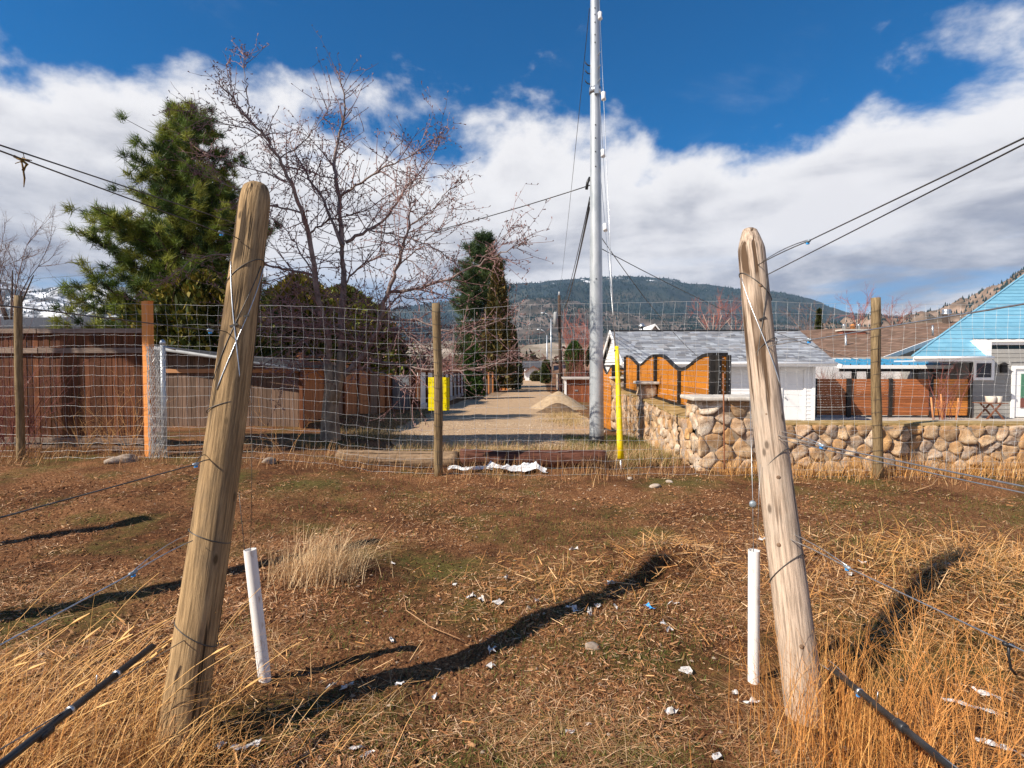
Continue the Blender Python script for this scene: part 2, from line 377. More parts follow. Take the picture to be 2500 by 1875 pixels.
# ------------------------------------------------------------------ leaning end posts
ROWL = G(440, 1838); ROWR = G(1962, 1745)
def at_x(u, v, x):          # point on the vertical plane x = const through a pixel
    d = ray(u, v); y = x / d[0]; return P(u, v, y)
def end_post(base, top, r0, r1, m, label, taper_top, seed, grp):
    base = np.array(base); top = np.array(top); ax = (top - base); L_ = np.linalg.norm(ax); axn = ax / L_
    t = thing('end_post', label, 'post', base, grp)
    n = 28; ring = 46
    a = np.cross(axn, (0, 1, 0)); a /= np.linalg.norm(a); b = np.cross(axn, a)
    th = np.arange(n) * 2 * math.pi / n; V = []
    ss = np.concatenate([np.linspace(-.12, .945, ring - 10), np.linspace(.953, 1.0, 10)])
    for s_ in ss:
        r = r0 + (r1 - r0) * max(s_, 0)
        if s_ > .95:
            q = (s_ - .95) / .05
            r *= (1 - .42 * q ** 1.3) if taper_top else (1 - .16 * q ** 3)
        rr = r * (1 + .05 * (fbm(np.cos(th) * 1.3 + seed, np.sin(th) * 1.3 + s_ * 2.2, 3) - .5) + .02 * (fbm(th * 5 + seed, s_ * 2 + th * 0, 2) - .5))
        wob = .008 * math.sin(s_ * 5 + seed)
        c = base + ax * s_ + a * wob
        V.append(c + rr[:, None] * (np.cos(th)[:, None] * a + np.sin(th)[:, None] * b))
    mbp = MB(); m_ = len(V); i_ = np.arange(m_ - 1)[:, None] * n; j = np.arange(n)[None]; k = (j + 1) % n
    mbp.add(np.concatenate(V), np.stack([i_ + j, i_ + k, i_ + n + k, i_ + n + j], -1).reshape(-1, 4))
    c0 = (m_ - 1) * n; tip = mbp.n
    rim = V[-1]; ctr = base + ax * (1.004 if taper_top else 1.006)
    inner = ctr + (rim - rim.mean(0)) * .8
    mbp.add(np.concatenate([inner, [ctr + axn * .004]]), [(x, (x + 1) % n, n) for x in range(n)])
    mbp.f.append(np.array([(c0 + x, c0 + (x + 1) % n, tip + (x + 1) % n, tip + x) for x in range(n)]))
    # object space whose z runs along the post so the grain follows it
    me = mbp.mesh('shaft', base, True)
    R = Matrix((tuple(a), tuple(b), tuple(axn))).transposed()
    if R.determinant() < 0: R = Matrix((tuple(a), tuple(-b), tuple(axn))).transposed()
    me.transform(R.inverted().to_4x4()); o = link('shaft', me, m, t); o.rotation_euler = R.to_euler()
    def surf(s_, ang, off=.004):
        r = (r0 + (r1 - r0) * s_) * 1.0 + off
        return base + ax * s_ + r * (math.cos(ang) * a + math.sin(ang) * b)
    return t, surf
# angle convention: find angle facing the camera
def facing(base, top):
    ax = np.array(top) - np.array(base); axn = ax / np.linalg.norm(ax); a = np.cross(axn, (0, 1, 0)); a /= np.linalg.norm(a); b = np.cross(axn, a)
    d = np.array([0, 0, CAM_H]) - np.array(base); return math.atan2(d @ b, d @ a)
topL = at_x(628, 462, ROWL[0]); topR = at_x(1828, 566, ROWR[0])
pL, surfL = end_post(ROWL, topL, .088, .074, M_postL, 'tan round wooden end post leaning right at lower left, flat top', False, 2.0, None)
pR, surfR = end_post(ROWR, topR, .083, .070, M_postR, 'pale grey round wooden end post leaning left, with tapered top', True, 5.0, None)
fL = facing(ROWL, topL); fR = facing(ROWR, topR)
def wrap(surf, parent, s0, s1, a0, a1, r=.0022, m=M_darkwire, n=22, name='wire_wrap'):
    pts = [surf(s0 + (s1 - s0) * q, a0 + (a1 - a0) * q, .002) for q in np.linspace(0, 1, n)]
    return part(name, MB().tube(pts, r, 5), m, parent, True)
def ringw(surf, parent, s_, tilt, ph, **kw):
    pts = [surf(s_ + tilt * math.cos(q - ph), q, .002) for q in np.linspace(0, 2 * math.pi, 33)]
    return part('wire_wrap', MB().tube(pts, .0023, 5), kw.get('m', M_darkwire), parent, True)
for s_, tl, ph in ((.815, .03, fL + 1.2), (.555, .012, fL + 1.3), (.33, -.012, fL + 1), (.175, -.02, fL + 1.2)): ringw(surfL, pL, s_, tl, ph)
wrap(surfL, pL, .83, .60, fL - 1.1, fL + .45, m=M_galv, r=.003); wrap(surfL, pL, .60, .83, fL - 1.1, fL + .9); wrap(surfL, pL, .83, .58, fL + 1.2, fL - .7, m=M_galv, r=.0025)
for s_, tl, ph in ((.86, .035, fR - 1.4), (.70, .03, fR + 1.3), (.46, .03, fR + 1.3), (.255, .028, fR + 1.2)): ringw(surfR, pR, s_, tl, ph)
wrap(surfR, pR, .88, .62, fR - 1.0, fR + 1.0, m=M_galv, r=.003); wrap(surfR, pR, .88, .60, fR + 1.1, fR - 1.0); 
for surf, par, fa, sl in ((surfL, pL, fL, (.72, .70)), (surfR, pR, fR, (.77,))):
    for q, s_ in enumerate(sl):
        c = surf(s_, fa + .25 - .5 * q, .005); part('wire_clamp', MB().bar(c - np.array([.018, 0, .005]), c + np.array([.018, .006, .008]), .007, .009), M_darkwire, par)
for s_, an in ((.56, -.2), (.43, .1), (.30, -.3), (.85, .4), (.12, .3)):   # knots and nails, seen as low bumps on the pale post
    c = surfR(s_, fR + an, -.004); d = c - surfR(s_, fR + an, -.05); d /= np.linalg.norm(d)
    part('knot', MB().tube([c, c + d * .004, c + d * .007], [.011, .0105, .005], 10), mat('knot_wood', (.13, .08, .05), (.25, .16, .1), 90), pR, True)
# two more end posts of the rows to the left: outside the picture, but their shadows cross it
for x, y, lb in ((ROWL[0] - 2.45, 2.7, 'tan end post of the next row, outside the picture on the left'), (ROWL[0] - 4.75, 3.1, 'tan end post two rows away, outside the picture on the left')):
    b_ = np.array([x, y, float(gz(x, y)) - .02]); end_post(b_, b_ + (topL - ROWL), .088, .08, M_postL, lb, False, x, None)

# ------------------------------------------------------------------ trellis wires, tensioners, drip pipes
def sag(p, q, s_=.0, n=16):
    t = np.linspace(0, 1, n)[:, None]; r = np.array(p) * (1 - t) + np.array(q) * t; r[:, 2] -= (4 * s_ * t * (1 - t))[:, 0]; return r
def tension(parent, c, d, blue=True):
    d = np.array(d) / np.linalg.norm(d); o = part('tensioner', MB().tube([c - d * .02, c - d * .015, c + d * .015, c + d * .02], [.003, .007, .007, .003], 8), M_grey, parent, True)
    if blue: part('blue_key', MB().box(c + np.array([-.005, -.005, -.013]), c + np.array([.006, .005, -.005])), M_blue, o)
def row_wires(X_, spec, side, base):
    for (u0, v0), (u1, v1), r, ten, label, m in spec:
        p = at_x(u0, v0, X_); q = at_x(u1, v1, X_); d = q - p; far = p + d * (6.0 / -d[1] if d[1] < 0 else 1)
        far = p + d / abs(d[1]) * (p[1] + 5.0)
        t = thing('trellis_wire', label, 'wire', p, 'trellis wires')
        pts = sag(p, far, .0, 3)
        if ten:
            c = at_x(*ten, X_); tt = (c[1] - p[1]) / d[1]; c = p + d * tt; dn = d / np.linalg.norm(d)
            pts2 = [p, p + d * tt * .6 + np.array([0, 0, .012]), c]
            part('wire', MB().tube(np.vstack([sag(p, c, -.006, 6), sag(c, far, .0, 8)[1:]]), r, 5), m, t, True)
            part('wire_tail', MB().tube(sag(p + np.array([.03 * side, 0, .02]), c + np.array([0, 0, .006]), -.012, 6), r * .8, 4), m, t, True)
            tension(t, c, d)
        else: part('wire', MB().tube(pts, r, 5), m, t, True)
    return
row_wires(ROWL[0], [((575, 545), (0, 354), .0024, None, 'upper dark trellis wire rising left from the tan post', M_darkwire),
                    ((585, 585), (0, 368), .0024, (540, 563), 'second dark trellis wire with a yellow tie hanging on it', M_darkwire),
                    ((556, 812), (0, 745), .0022, (513, 806), 'mid-height trellis wire left of the tan post against the board fence', M_darkwire),
                    ((520, 1122), (0, 1264), .0026, (478, 1135), 'trellis wire with dark sleeve crossing the brown soil at left', M_darkwire),
                    ((470, 1320), (0, 1575), .0026, (325, 1397), 'trellis wire with blue tensioner dropping left from the tan post', M_galv),
                    ((455, 1560), (0, 1830), .0022, None, 'wire running just above the left drip pipe', M_galv)], -1, ROWL)
row_wires(ROWR[0], [((1845, 650), (2500, 337), .0026, (1972, 588), 'upper trellis wire with tensioner rising right from the pale post', M_darkwire),
                    ((1875, 670), (2500, 352), .0024, None, 'second upper trellis wire rising right from the pale post', M_darkwire),
                    ((1860, 850), (2500, 742), .0026, (1975, 826), 'trellis wire crossing the blue roof', M_galv),
                    ((1850, 1056), (2500, 1188), .0026, (2005, 1088), 'double trellis wire dropping across the stone wall', M_galv),
                    ((1890, 1300), (2500, 1590), .0026, (2068, 1382), 'trellis wire with blue tensioner over the straw', M_galv),
                    ((2000, 1620), (2330, 1870), .0024, (2095, 1690), 'wire with blue tensioner on top of the right drip pipe', M_galv)], 1, ROWR)
# twisted second strand of the double wire
p = at_x(1850, 1060, ROWR[0]); q = at_x(2500, 1194, ROWR[0]); d = q - p
single('trellis_wire', MB().tube(sag(p, p + d * 1.9, .01, 10), .0022, 5), M_galv, 'lower strand of the double trellis wire across the stone wall', 'wire', 'trellis wires', True)
# ties hanging on wires
M_tie = mat('frayed_tie', (.30, .17, .02), (.05, .035, .02), 60, .9)
c = at_x(52, 390, ROWL[0])
mbt = MB(); mbt.tube([c + np.array([-.02, 0, .01]), c, c + np.array([.016, 0, -.012]), c + np.array([.004, 0, -.03])], .004, 5)
mbt.tube([c, c + np.array([.004, 0, -.02]), c + np.array([.008, 0, -.05]), c + np.array([.005, .0, -.075])], [.002, .0025, .0025, .001], 5)
for k in range(6): mbt.tube([c + RNG.normal(0, .006, 3), c + RNG.normal(0, .012, 3)], .0012, 4)
single('wire_tie', mbt, M_tie, 'frayed yellow and black tie hanging on the upper left wire', 'tie', None, True)
c = at_x(2462, 1575, ROWR[0])
mbt = MB(); mbt.tube([c + np.array([-.012, 0, .004]), c, c + np.array([.012, 0, -.002])], .006, 6); mbt.tube([c, c + np.array([.002, 0, -.03]), c + np.array([.008, 0, -.06]), c + np.array([.02, 0, -.075])], .0035, 5)
single('wire_tie', mbt, M_black, 'black plastic tie dangling from the lower right wire', 'tie', None, True)
for (u0, v0), (u1, v1), X_, lb, jo in (((372, 1578), (0, 1868), ROWL[0], 'black drip irrigation pipe running out of the lower left corner', (108, 1790)), ((2030, 1632), (2330, 1880), ROWR[0], 'black drip irrigation pipe running out of the lower right corner', (2200, 1772))):
    p = at_x(u0, v0, X_); q = at_x(u1, v1, X_); d = q - p; far = p + d / abs(d[1]) * (p[1] + 5)
    t = thing('drip_pipe', lb, 'pipe', p)
    part('tube', MB().tube(sag(p, far, 0.0, 12), .0115, 14), M_black, t, True)
    c = at_x(*jo, X_); dn = d / np.linalg.norm(d); part('coupling', MB().tube([c - dn * .022, c - dn * .02, c + dn * .02, c + dn * .022], [.0115, .0155, .0155, .0115], 14), M_black, t, True)
    for k in (.3, .62, 1.3): part('pipe_clip', MB().tube([p + d * k - dn * .005, p + d * k + dn * .005], .0135, 12), M_galv, t, True)
    hook = p + d * .45; part('hanger', MB().tube([hook + np.array([0, 0, .012]), hook + np.array([.004, 0, .05])], .0018, 5), M_galv, t, True)
# ------------------------------------------------------------------ white anchor sleeves and their wires
def sleeve(ub, vb, ut, vt, r, lb):
    b = G(ub, vb); d = ray(ut, vt); y = b[1] + .0; tpt = P(ut, vt, y); b = b - (tpt - b) * .12
    ax = tpt - b; path = [b, b + ax * .5, tpt]
    mbp = MB(); mbp.tube(path, r, 24, cap=False); mbp.tube([tpt, tpt - ax * .35], r * .86, 24, cap=False)
    n = 24; mbp2 = MB(); axn = ax / np.linalg.norm(ax); a = np.cross(axn, (0, 1, 0)); a /= np.linalg.norm(a); bb = np.cross(axn, a); th = np.arange(n) * 2 * math.pi / n
    o_ = tpt + r * (np.cos(th)[:, None] * a + np.sin(th)[:, None] * bb); i_ = tpt + r * .86 * (np.cos(th)[:, None] * a + np.sin(th)[:, None] * bb)
    mbp.add(np.concatenate([o_, i_]) + axn * .0005, [(k, (k + 1) % n, n + (k + 1) % n, n + k) for k in range(n)])
    return single('anchor_sleeve', mbp, M_pvc, lb, 'pipe', None, True), tpt
_, tL = sleeve(646, 1655, 610, 1342, .0295, 'white plastic pipe sleeve leaning left beside the tan post')
_, tR = sleeve(1840, 1660, 1841, 1344, .0275, 'white plastic pipe sleeve standing upright beside the pale post')
e = surfL(.62, fL + 1.6); t = thing('anchor_wire', 'thin anchor wire rising from the left white sleeve to the tan post', 'wire', tL - np.array([0, 0, .1]))
part('wire', MB().tube([tL - np.array([0, 0, .12]), tL * .6 + e * .4 + np.array([.006, 0, 0]), e], .0013, 5), M_darkwire, t, True)
part('wire_tail', MB().tube([tL + np.array([-.02, 0, -.08]), tL + np.array([-.035, 0, .1]), tL + np.array([-.05, 0, .28])], .0016, 5), M_darkwire, t, True)
e = surfR(.63, fR - 1.5); t = thing('anchor_wire', 'anchor wire with a round grip rising from the right white sleeve', 'wire', tR - np.array([0, 0, .1]))
part('wire', MB().tube([tR - np.array([0, 0, .12]), tR * .7 + e * .3, e], .0018, 5), M_galv, t, True)
c = tR * .73 + e * .27; part('grip', MB().tube([c + np.array([-.004, -.012, 0]), c + np.array([-.003, -.009, 0]), c + np.array([.003, .009, .0]), c + np.array([.004, .012, 0])], [.006, .017, .017, .006], 14), M_grey, t, True)
part('wire_tail', MB().tube([tR + np.array([.012, 0, -.05]), tR + np.array([.022, .01, .2]), tR + np.array([.03, .02, .42])], .0012, 4), M_galv, t, True)

# ------------------------------------------------------------------ deer fence
FY = 7.95
df = thing('deer_fence', 'tall woven wire deer fence on round wooden posts across the field', 'fence', (0, FY, 0))
def rough_post(p0, p1, r0, r1, m, parent, seed, top_tilt=.0):
    p0 = np.array(p0); p1 = np.array(p1); ts = np.linspace(0, 1, 14)
    path = [p0 + (p1 - p0) * q + np.array([.008 * math.sin(q * 7 + seed), 0, 0]) for q in ts]
    return part('post', MB().tube(path, [r0 + (r1 - r0) * q for q in ts], 14, jit=.08), m, parent, True)
for u, vt, vb, r0, r1 in ((44, 722, 1132, .052, .050), (1066, 741, 1165, .062, .058), (2137, 727, 1166, .063, .058)):
    pt = P(u, vt, FY - .07); pb = P(u + 6, vb + 12, FY - .07); rough_post(pb, pt, r0, r1, M_postF, df, u)
xs0, xs1 = -10.5, 10.5
def ftop(x): return 2.385 - .06 * np.exp(-((x + 1.6) / 1.0) ** 2) + .03 * np.sin(x * .8)
def fbot(x): return gz(x, x * 0 + FY) + .02
wm = MB()
xs = np.arange(xs0, xs1 + .01, .153); fr = np.cumsum(np.concatenate([[0], np.linspace(.62, 1.0, 5), np.full(11, 1.0)])); fr = fr / fr[-1]
wob = lambda x, k: .012 * np.sin(x * 2.1 + k * 1.7) + .006 * np.sin(x * 9 + k)
grid = np.zeros((len(fr), len(xs), 3))
for k, q in enumerate(fr):
    zz = fbot(xs) + (ftop(xs) - fbot(xs)) * q
    grid[k] = np.stack([xs + .012 * np.sin(k * 1.3 + xs * 3) + .02 * (fbm(xs * 1.1, k * .35 + xs * 0, 2) - .5), FY + .02 * np.sin(xs * .9 + k * .5), zz + wob(xs, k) * .7], -1)
for k in range(len(fr)):
    a = grid[k]; thick = .0018 if k in (0, len(fr) - 1) else .0014
    xm = (a[:-1] + a[1:]) / 2; xm[:, 2] -= .008 * (RNG.random(len(xm)))      # crimped line wires
    wm.segs(a[:-1], xm, thick, thick, 4); wm.segs(xm, a[1:], thick, thick, 4)
for k in range(len(fr) - 1): wm.segs(grid[k], grid[k + 1], .0012, .0012, 4)
kn = grid[1:-1].reshape(-1, 3); wm.segs(kn - np.array([0, .004, .007]), kn + np.array([0, -.004, .007]), .0029, .0029, 5)
part('wire_mesh', wm, M_mesh, df, kind='stuff')
# staples / tie wires on the posts
for u in (1066, 2137):
    for v in np.linspace(760, 1130, 13):
        c = P(u + (v - 741) * .015, v, FY - .07); th = np.linspace(0, 2 * math.pi, 13)
        part('tie_wire', MB().tube(np.stack([c[0] + .068 * np.cos(th), c[1] + .068 * np.sin(th), c[2] + .015 * np.cos(th + u)], -1), .0022, 4), M_darkwire, df)
# yellow sheet hung behind the middle post
a = P(1046, 1002, FY + .06); b = P(1097, 921, FY + .06)
sg = thing('yellow_sign', 'blank yellow sheet hung behind the middle post of the wire fence', 'sign', (a[0], FY + .06, a[2]))
part('panel', MB().box((a[0], FY + .055, a[2]), (b[0], FY + .063, b[2])), M_sign, sg)
for x in (a[0] + .03, b[0] - .03):
    for z in (a[2] + .03, b[2] - .03): part('cable_tie', MB().tube([(x, FY - .01, z + .008), (x, FY + .05, z)], .003, 4), M_black, sg)
# orange square post, steel post and rolled chain link
M_cedar = mat('fresh_cedar', (.70, .25, .06), (.82, .34, .10), 10, .75, (6, 6, .5), bump=.2, lo=.3, hi=.7)
M_steel = mat('galvanised_steel', (.40, .45, .50), (.58, .62, .66), 9, .38, (1, 1, .5), metal=.6, bump=.03)
pt = P(364, 736, 8.15); pb = P(368, 1128, 8.15); w = .052
t = thing('square_post', 'orange cedar square post beside the galvanised fence post', 'post', pb)
me = MB().box((-w, -w, -.1), (w, w, pt[2] - pb[2])).mesh('shaft'); link('shaft', me, M_cedar, t, rot=(0, 0, math.radians(-8)))
part('cap', MB().box(pt + np.array([-w * .9, -w * .9, -.0]), pt + np.array([w * .9, w * .9, .006])), M_cedar, t)
pt = P(397, 838, 8.12); pb = P(402, 1130, 8.12)
t = thing('steel_post', 'galvanised steel fence post with domed cap left of the tan post', 'post', pb)
part('shaft', MB().tube([pb - np.array([0, 0, .1]), pt], .037, 16), M_steel, t, True)
part('cap', MB().tube([pt - np.array([0, 0, .02]), pt + np.array([0, 0, .012]), pt + np.array([0, 0, .04]), pt + np.array([0, 0, .055])], [.042, .042, .03, .008], 16), M_steel, t, True)
part('bracket', MB().tube([pt + np.array([.03, 0, -.05]), pt + np.array([.13, .1, -.09])], .014, 8), M_galv, t, True)
cb = P(384, 1122, 8.05); ct = P(378, 846, 8.05); H = ct[2] - cb[2]; mbc = MB()
for lay in range(2):                       # diamond mesh wound into an upright roll
    R0 = .12 - lay * .04; nA = 12 - lay * 4; nZ = 22
    for s_ in (1, -1):
        A = (np.arange(nA)[:, None] + s_ * .5 * np.arange(nZ + 1)[None]) * 2 * math.pi / nA
        rr = R0 * (1 + .16 * np.sin(3 * A + lay)) + RNG.normal(0, .006, A.shape)
        pts = np.stack([cb[0] + rr * np.cos(A), cb[1] + rr * np.sin(A) * .8, cb[2] + H * np.arange(nZ + 1)[None] / nZ + 0 * A], -1)
        mbc.segs(pts[:, :-1].reshape(-1, 3), pts[:, 1:].reshape(-1, 3), .0026, .0026, 3)
single('chain_link_roll', mbc, M_mesh, 'rolled up galvanised chain link netting standing against the orange post', 'netting roll')
# rusty stake in front of the pillar
p = G(1769, 1128); M_rust = mat('rust', (.20, .075, .035), (.33, .14, .07), 60, .9, bump=.3)
mbs = MB(); b = P(1769, 1128, 7.9); tp = P(1766, 911, 7.9); mbs.tube(sag(b - np.array([0, 0, .1]), tp, 0, 12), .011, 8, jit=.1)
single('rebar_stake', mbs, M_rust, 'thin rusty steel stake standing before the stone pillar', 'stake', None, True)
for k, (u0, v0, u1, v1) in enumerate(((2130, 1090, 2090, 1015),)):
    pass

# ------------------------------------------------------------------ logs, plastic sheet, root clump
def log(p0, p1, r0, r1, m, lb, seed):
    p0 = np.array(p0); p1 = np.array(p1); t = thing('log', lb, 'log', ((p0 + p1) / 2 - np.array([0, 0, r0])))
    L_ = np.linalg.norm(p1 - p0); me_ = MB(); ts = np.linspace(0, 1, 26)
    me_.tube([(0, 0.01 * math.sin(5 * q + seed), L_ * q) for q in ts], [(r0 + (r1 - r0) * q) * (1 + .03 * math.sin(q * 9 + seed)) for q in ts], 22, jit=.05)
    me = me_.mesh('trunk', (0, 0, 0), True); R = Vector(p1 - p0).to_track_quat('Z', 'Y'); o = link('trunk', me, m, t, tuple(p0 - wl(t))); o.rotation_mode = 'QUATERNION'; o.rotation_quaternion = R
    d = (p1 - p0) / L_
    for e_, s_ in ((p0, -1), (p1, 1)):
        r = (r0 if s_ < 0 else r1) * .97; part('end_grain', MB().tube([e_ + d * s_ * .001, e_ + d * s_ * .006], [r, r * .96], 20), mat('end_grain', (.16, .10, .06), (.30, .2, .12), 40, .9, bump=.4), t, True)
LY = 8.55
la = P(826, 1137, LY); lb_ = P(1118, 1140, LY - .05); z0 = float(gz(-1.5, LY))
log((la[0], LY, z0 + .115), (lb_[0], LY - .06, z0 + .125), .13, .135, M_log, 'pale weathered log lying behind the middle fence post', 1.0)
lc = P(1124, 1140, LY); ld = P(1478, 1140, LY + .1)
log((lc[0], LY, .125), (ld[0], LY + .1, .115), .145, .13, M_logred, 'dark red-brown log lying right of the middle fence post', 3.0)
def crumple(cx, cy, w, d, h, n, m, lb, seed, nm='plastic_sheet', cat='plastic sheet', ridge=None):
    r = np.random.default_rng(seed); xs_ = np.linspace(-1, 1, n); ys_ = np.linspace(-1, 1, max(5, n // 2)); XX, YY = np.meshgrid(xs_, ys_)
    hh = h * (fbm(XX * 2.2 + seed, YY * 2 + seed, 4, 1.3) ** 1.5 * 1.6) * (1 - .5 * YY ** 2)
    ex = w * XX * (1 + .22 * (fbm(YY * 2 + seed, XX * 0 + 3, 3) - .5)); ey = d * YY * (1 + .9 * (fbm(XX * 2.5 + seed, YY * 0 + 9, 3, 1.5) - .5))
    x_ = cx + ex + r.normal(0, w * .01, XX.shape); y_ = cy + ey + .12 * d * np.sin(XX * 5); z_ = gz(x_, y_) + .012 + hh
    i_ = np.arange(len(ys_) - 1)[:, None] * n + np.arange(n - 1)[None]
    o = single(nm, MB().add(np.stack([x_, y_, z_], -1).reshape(-1, 3), np.stack([i_, i_ + 1, i_ + n + 1, i_ + n], -1).reshape(-1, 4)), m, lb, cat)
    md = o.modifiers.new('thick', 'SOLIDIFY'); md.thickness = .004
M_sheet = mat('white_sheeting', (.62, .66, .70), (.86, .88, .9), 5, .45, bump=.4, bscale=20)
pp = P(1270, 1160, 8.28); crumple(pp[0] - .05, 8.25, .42, .09, .13, 34, M_sheet, 'crumpled white plastic sheet lying against the dark log', 4)
pp = P(1150, 1162, 8.28); crumple(pp[0], 8.22, .32, .035, .06, 26, M_sheet, 'narrow strip of white plastic sheet by the middle post', 9)
# ------------------------------------------------------------------ twigs, bushes
def spray(n, cx, cy, cz, rx, ry, h, r, seed, up=1.0, kink=4, spread=1.0, sub=2):
    """bunch of kinked twigs fanning up from a foot; returns p0,p1,r0,r1"""
    q = np.random.default_rng(seed); A = []; B = []; R0 = []; R1 = []
    def run(p, d, ln, rad, lev):
        k = kink if lev == 0 else 3
        for s_ in range(k):
            d = d + q.normal(0, .16, 3); d /= np.linalg.norm(d); e_ = p + d * ln / k; r1 = rad * (1 - .6 * (s_ + 1) / k)
            A.append(p); B.append(e_); R0.append(rad * (1 - .6 * s_ / k)); R1.append(r1); p = e_
            if lev < sub:
                for _ in range(1 if lev else 2):
                    if q.random() < .75:
                        dd = d + q.normal(0, .6, 3); dd[2] += .15; run(p, dd / np.linalg.norm(dd), ln * q.uniform(.25, .5), r1 * .7, lev + 1)
    for _ in range(n):
        x = q.normal(0, rx * .4); y = q.normal(0, ry * .4); d = np.array([x / max(rx, .01) * spread * .5 + q.normal(0, .15), y / max(ry, .01) * spread * .5 + q.normal(0, .15), up]); d /= np.linalg.norm(d)
        run(np.array([cx + x, cy + y, cz]), d, h * q.uniform(.55, 1.05), r, 0)
    return np.array(A), np.array(B), np.array(R0), np.array(R1)
M_redtwig = mat('red_twigs', (.16, .05, .045), (.28, .10, .08), 20, .8)
M_tantwig = mat('dry_weed_stalk', (.42, .22, .08), (.60, .34, .14), 20, .8)
M_dark = mat('dark_roots', (.05, .022, .014), (.12, .06, .035), 30, .9)
p = P(1462, 1150, 8.5); s4 = spray(90, p[0], 8.5, .0, .22, .2, .24, .005, 3, spread=2.5)
single('root_clump', MB().segs(*s4, 3), M_dark, 'dark tangled root clump at the right end of the dark log', 'root clump')
p = P(14, 1120, 8.3); s4 = spray(34, p[0], 8.35, float(gz(p[0], 8.3)), .5, .3, 1.9, .0055, 5)
single('shrub', MB().segs(*s4, 3), M_redtwig, 'bare red-twigged shrub at the left edge before the board fence', 'shrub')
for k, (u, h, n, lb) in enumerate(((318, 1.15, 9, 'dry yellow weed stalks beside the orange square post'), (205, .75, 8, 'dry brown weed stalks before the middle of the board fence'), (700, 1.0, 3, 'lone dry forked weed behind the wire fence'), (270, .6, 8, 'low dry weeds at the foot of the board fence'), (470, .5, 4, 'small dry weed between the steel post and the tan post'))):
    p = P(u, 1125, 8.3); s4 = spray(n, p[0], 8.3, float(gz(p[0], 8.3)), .05, .04, h, .0045, 20 + k)
    single('dry_weed', MB().segs(*s4, 3), M_tantwig, lb, 'weed', 'dry weeds along the wire fence')
# ------------------------------------------------------------------ board fences on the left
M_brown = mat('old_brown_boards', (.07, .025, .012), (.19, .066, .025), 7, .85, (8, 8, .45), bump=.4, rnd=.45, lo=.3, hi=.7)
M_greyw = mat('grey_rail', (.17, .12, .095), (.32, .24, .19), 8, .9, (.6, 8, 8), bump=.3, rnd=.2)
M_grey2 = mat('grey_brown_boards', (.12, .075, .055), (.23, .15, .105), 7, .9, (8, 8, .4), bump=.4, rnd=.3)
M_orange = mat('stained_boards', (.24, .085, .028), (.40, .165, .06), 7, .8, (8, 8, .4), bump=.3, rnd=.25)
M_plank = mat('new_rail', (.42, .20, .09), (.52, .27, .13), 8, .8, (.6, 8, 8))
M_roofd = mat('dark_roofing', (.03, .032, .04), (.06, .062, .072), 14, .8, bump=.2)
BY = 9.0
def zat(u, v, y): return P(u, v, y)[2]
x1 = P(356, 900, BY)[0]; x0 = -13.0
zt = zat(200, 806, BY); zb = float(g(-7, BY)) + .02
bf = thing('board_fence', 'old dark brown vertical board fence with grey rails at left', 'fence', (x1, BY, zb))
x = x0; k = 0
while x < x1 - .02:
    w = .088 + .02 * random.random()
    dz = random.uniform(-.02, .01)
    boxpart('board', (x + w / 2, BY + random.uniform(-.006, .006), (zb + .12 + zt) / 2 + dz), (round(w - .007, 2), .018, round(zt - zb - .14, 2)), M_brown, bf, rotz=random.uniform(-.04, .04)); x += w
zc = zat(200, 808, BY)
for u0, v, hh, yy, nm, mm in ((0, 808, .075, .06, 'cap_rail', M_greyw), (0, 856, .085, .045, 'rail', M_greyw), (0, 1076, .085, .045, 'bottom_rail', M_greyw), (0, 1093, .07, .035, 'bottom_rail', M_greyw)):
    z = zat(200, v, BY - .05); xx = x0; 
    while xx < x1 - .05:
        x2 = min(xx + 2.44, x1); boxpart(nm, ((xx + x2) / 2, BY - yy / 2 - .018, z + random.uniform(-.008, .008)), (round(x2 - xx - .01, 2), yy, hh), mm, bf); xx = x2
for xx in (-11.6, -9.15, x1 - .05): boxpart('post', (xx, BY + .07, (zb + zt) / 2), (.09, .09, round(zt - zb, 2)), M_brown, bf)
# black ground pipes / gap under the fence is simply open
# lean-to shed with sloping dark roof
SY = G(613, 1041)[1]; A = P(404, 1041, SY); B = P(731, 1045, SY); gzs = float(g(A[0], SY)) - .03
sh = thing('lean_to_shed', 'low grey board shed with sloping dark roof behind the wire fence', 'shed', ((A[0] + B[0]) / 2, SY, gzs))
ztl, ztr = zat(404, 842, SY), zat(731, 884, SY)
x = A[0] - 1.2
while x < B[0]:
    w = .12; f_ = (x - A[0]) / (B[0] - A[0]); zt_ = ztl + (ztr - ztl) * f_ - .12
    boxpart('board', (x + w / 2, SY, (gzs + zt_) / 2), (.112, .02, round(zt_ - gzs, 2)), M_grey2, sh); x += w
zr = zat(560, 905, SY - .03); boxpart('rail', ((A[0] + B[0]) / 2, SY - .035, zr), (round(B[0] - A[0], 2), .04, .11), M_plank, sh, roty=-.004)
rf = MB(); e = .35
rf.add([(A[0] - 1.5, SY - e, ztl + .12), (B[0] + .25, SY - e, ztr - .02), (B[0] + .25, SY + 3, ztr - .12), (A[0] - 1.5, SY + 3, ztl + .02), (A[0] - 1.5, SY - e, ztl - .02), (B[0] + .25, SY - e, ztr - .14), (B[0] + .25, SY + 3, ztr - .24), (A[0] - 1.5, SY + 3, ztl - .1)],
       [(0, 1, 2, 3), (7, 6, 5, 4), (0, 4, 5, 1), (1, 5, 6, 2), (2, 6, 7, 3), (3, 7, 4, 0)])
part('roof', rf, M_roofd, sh)
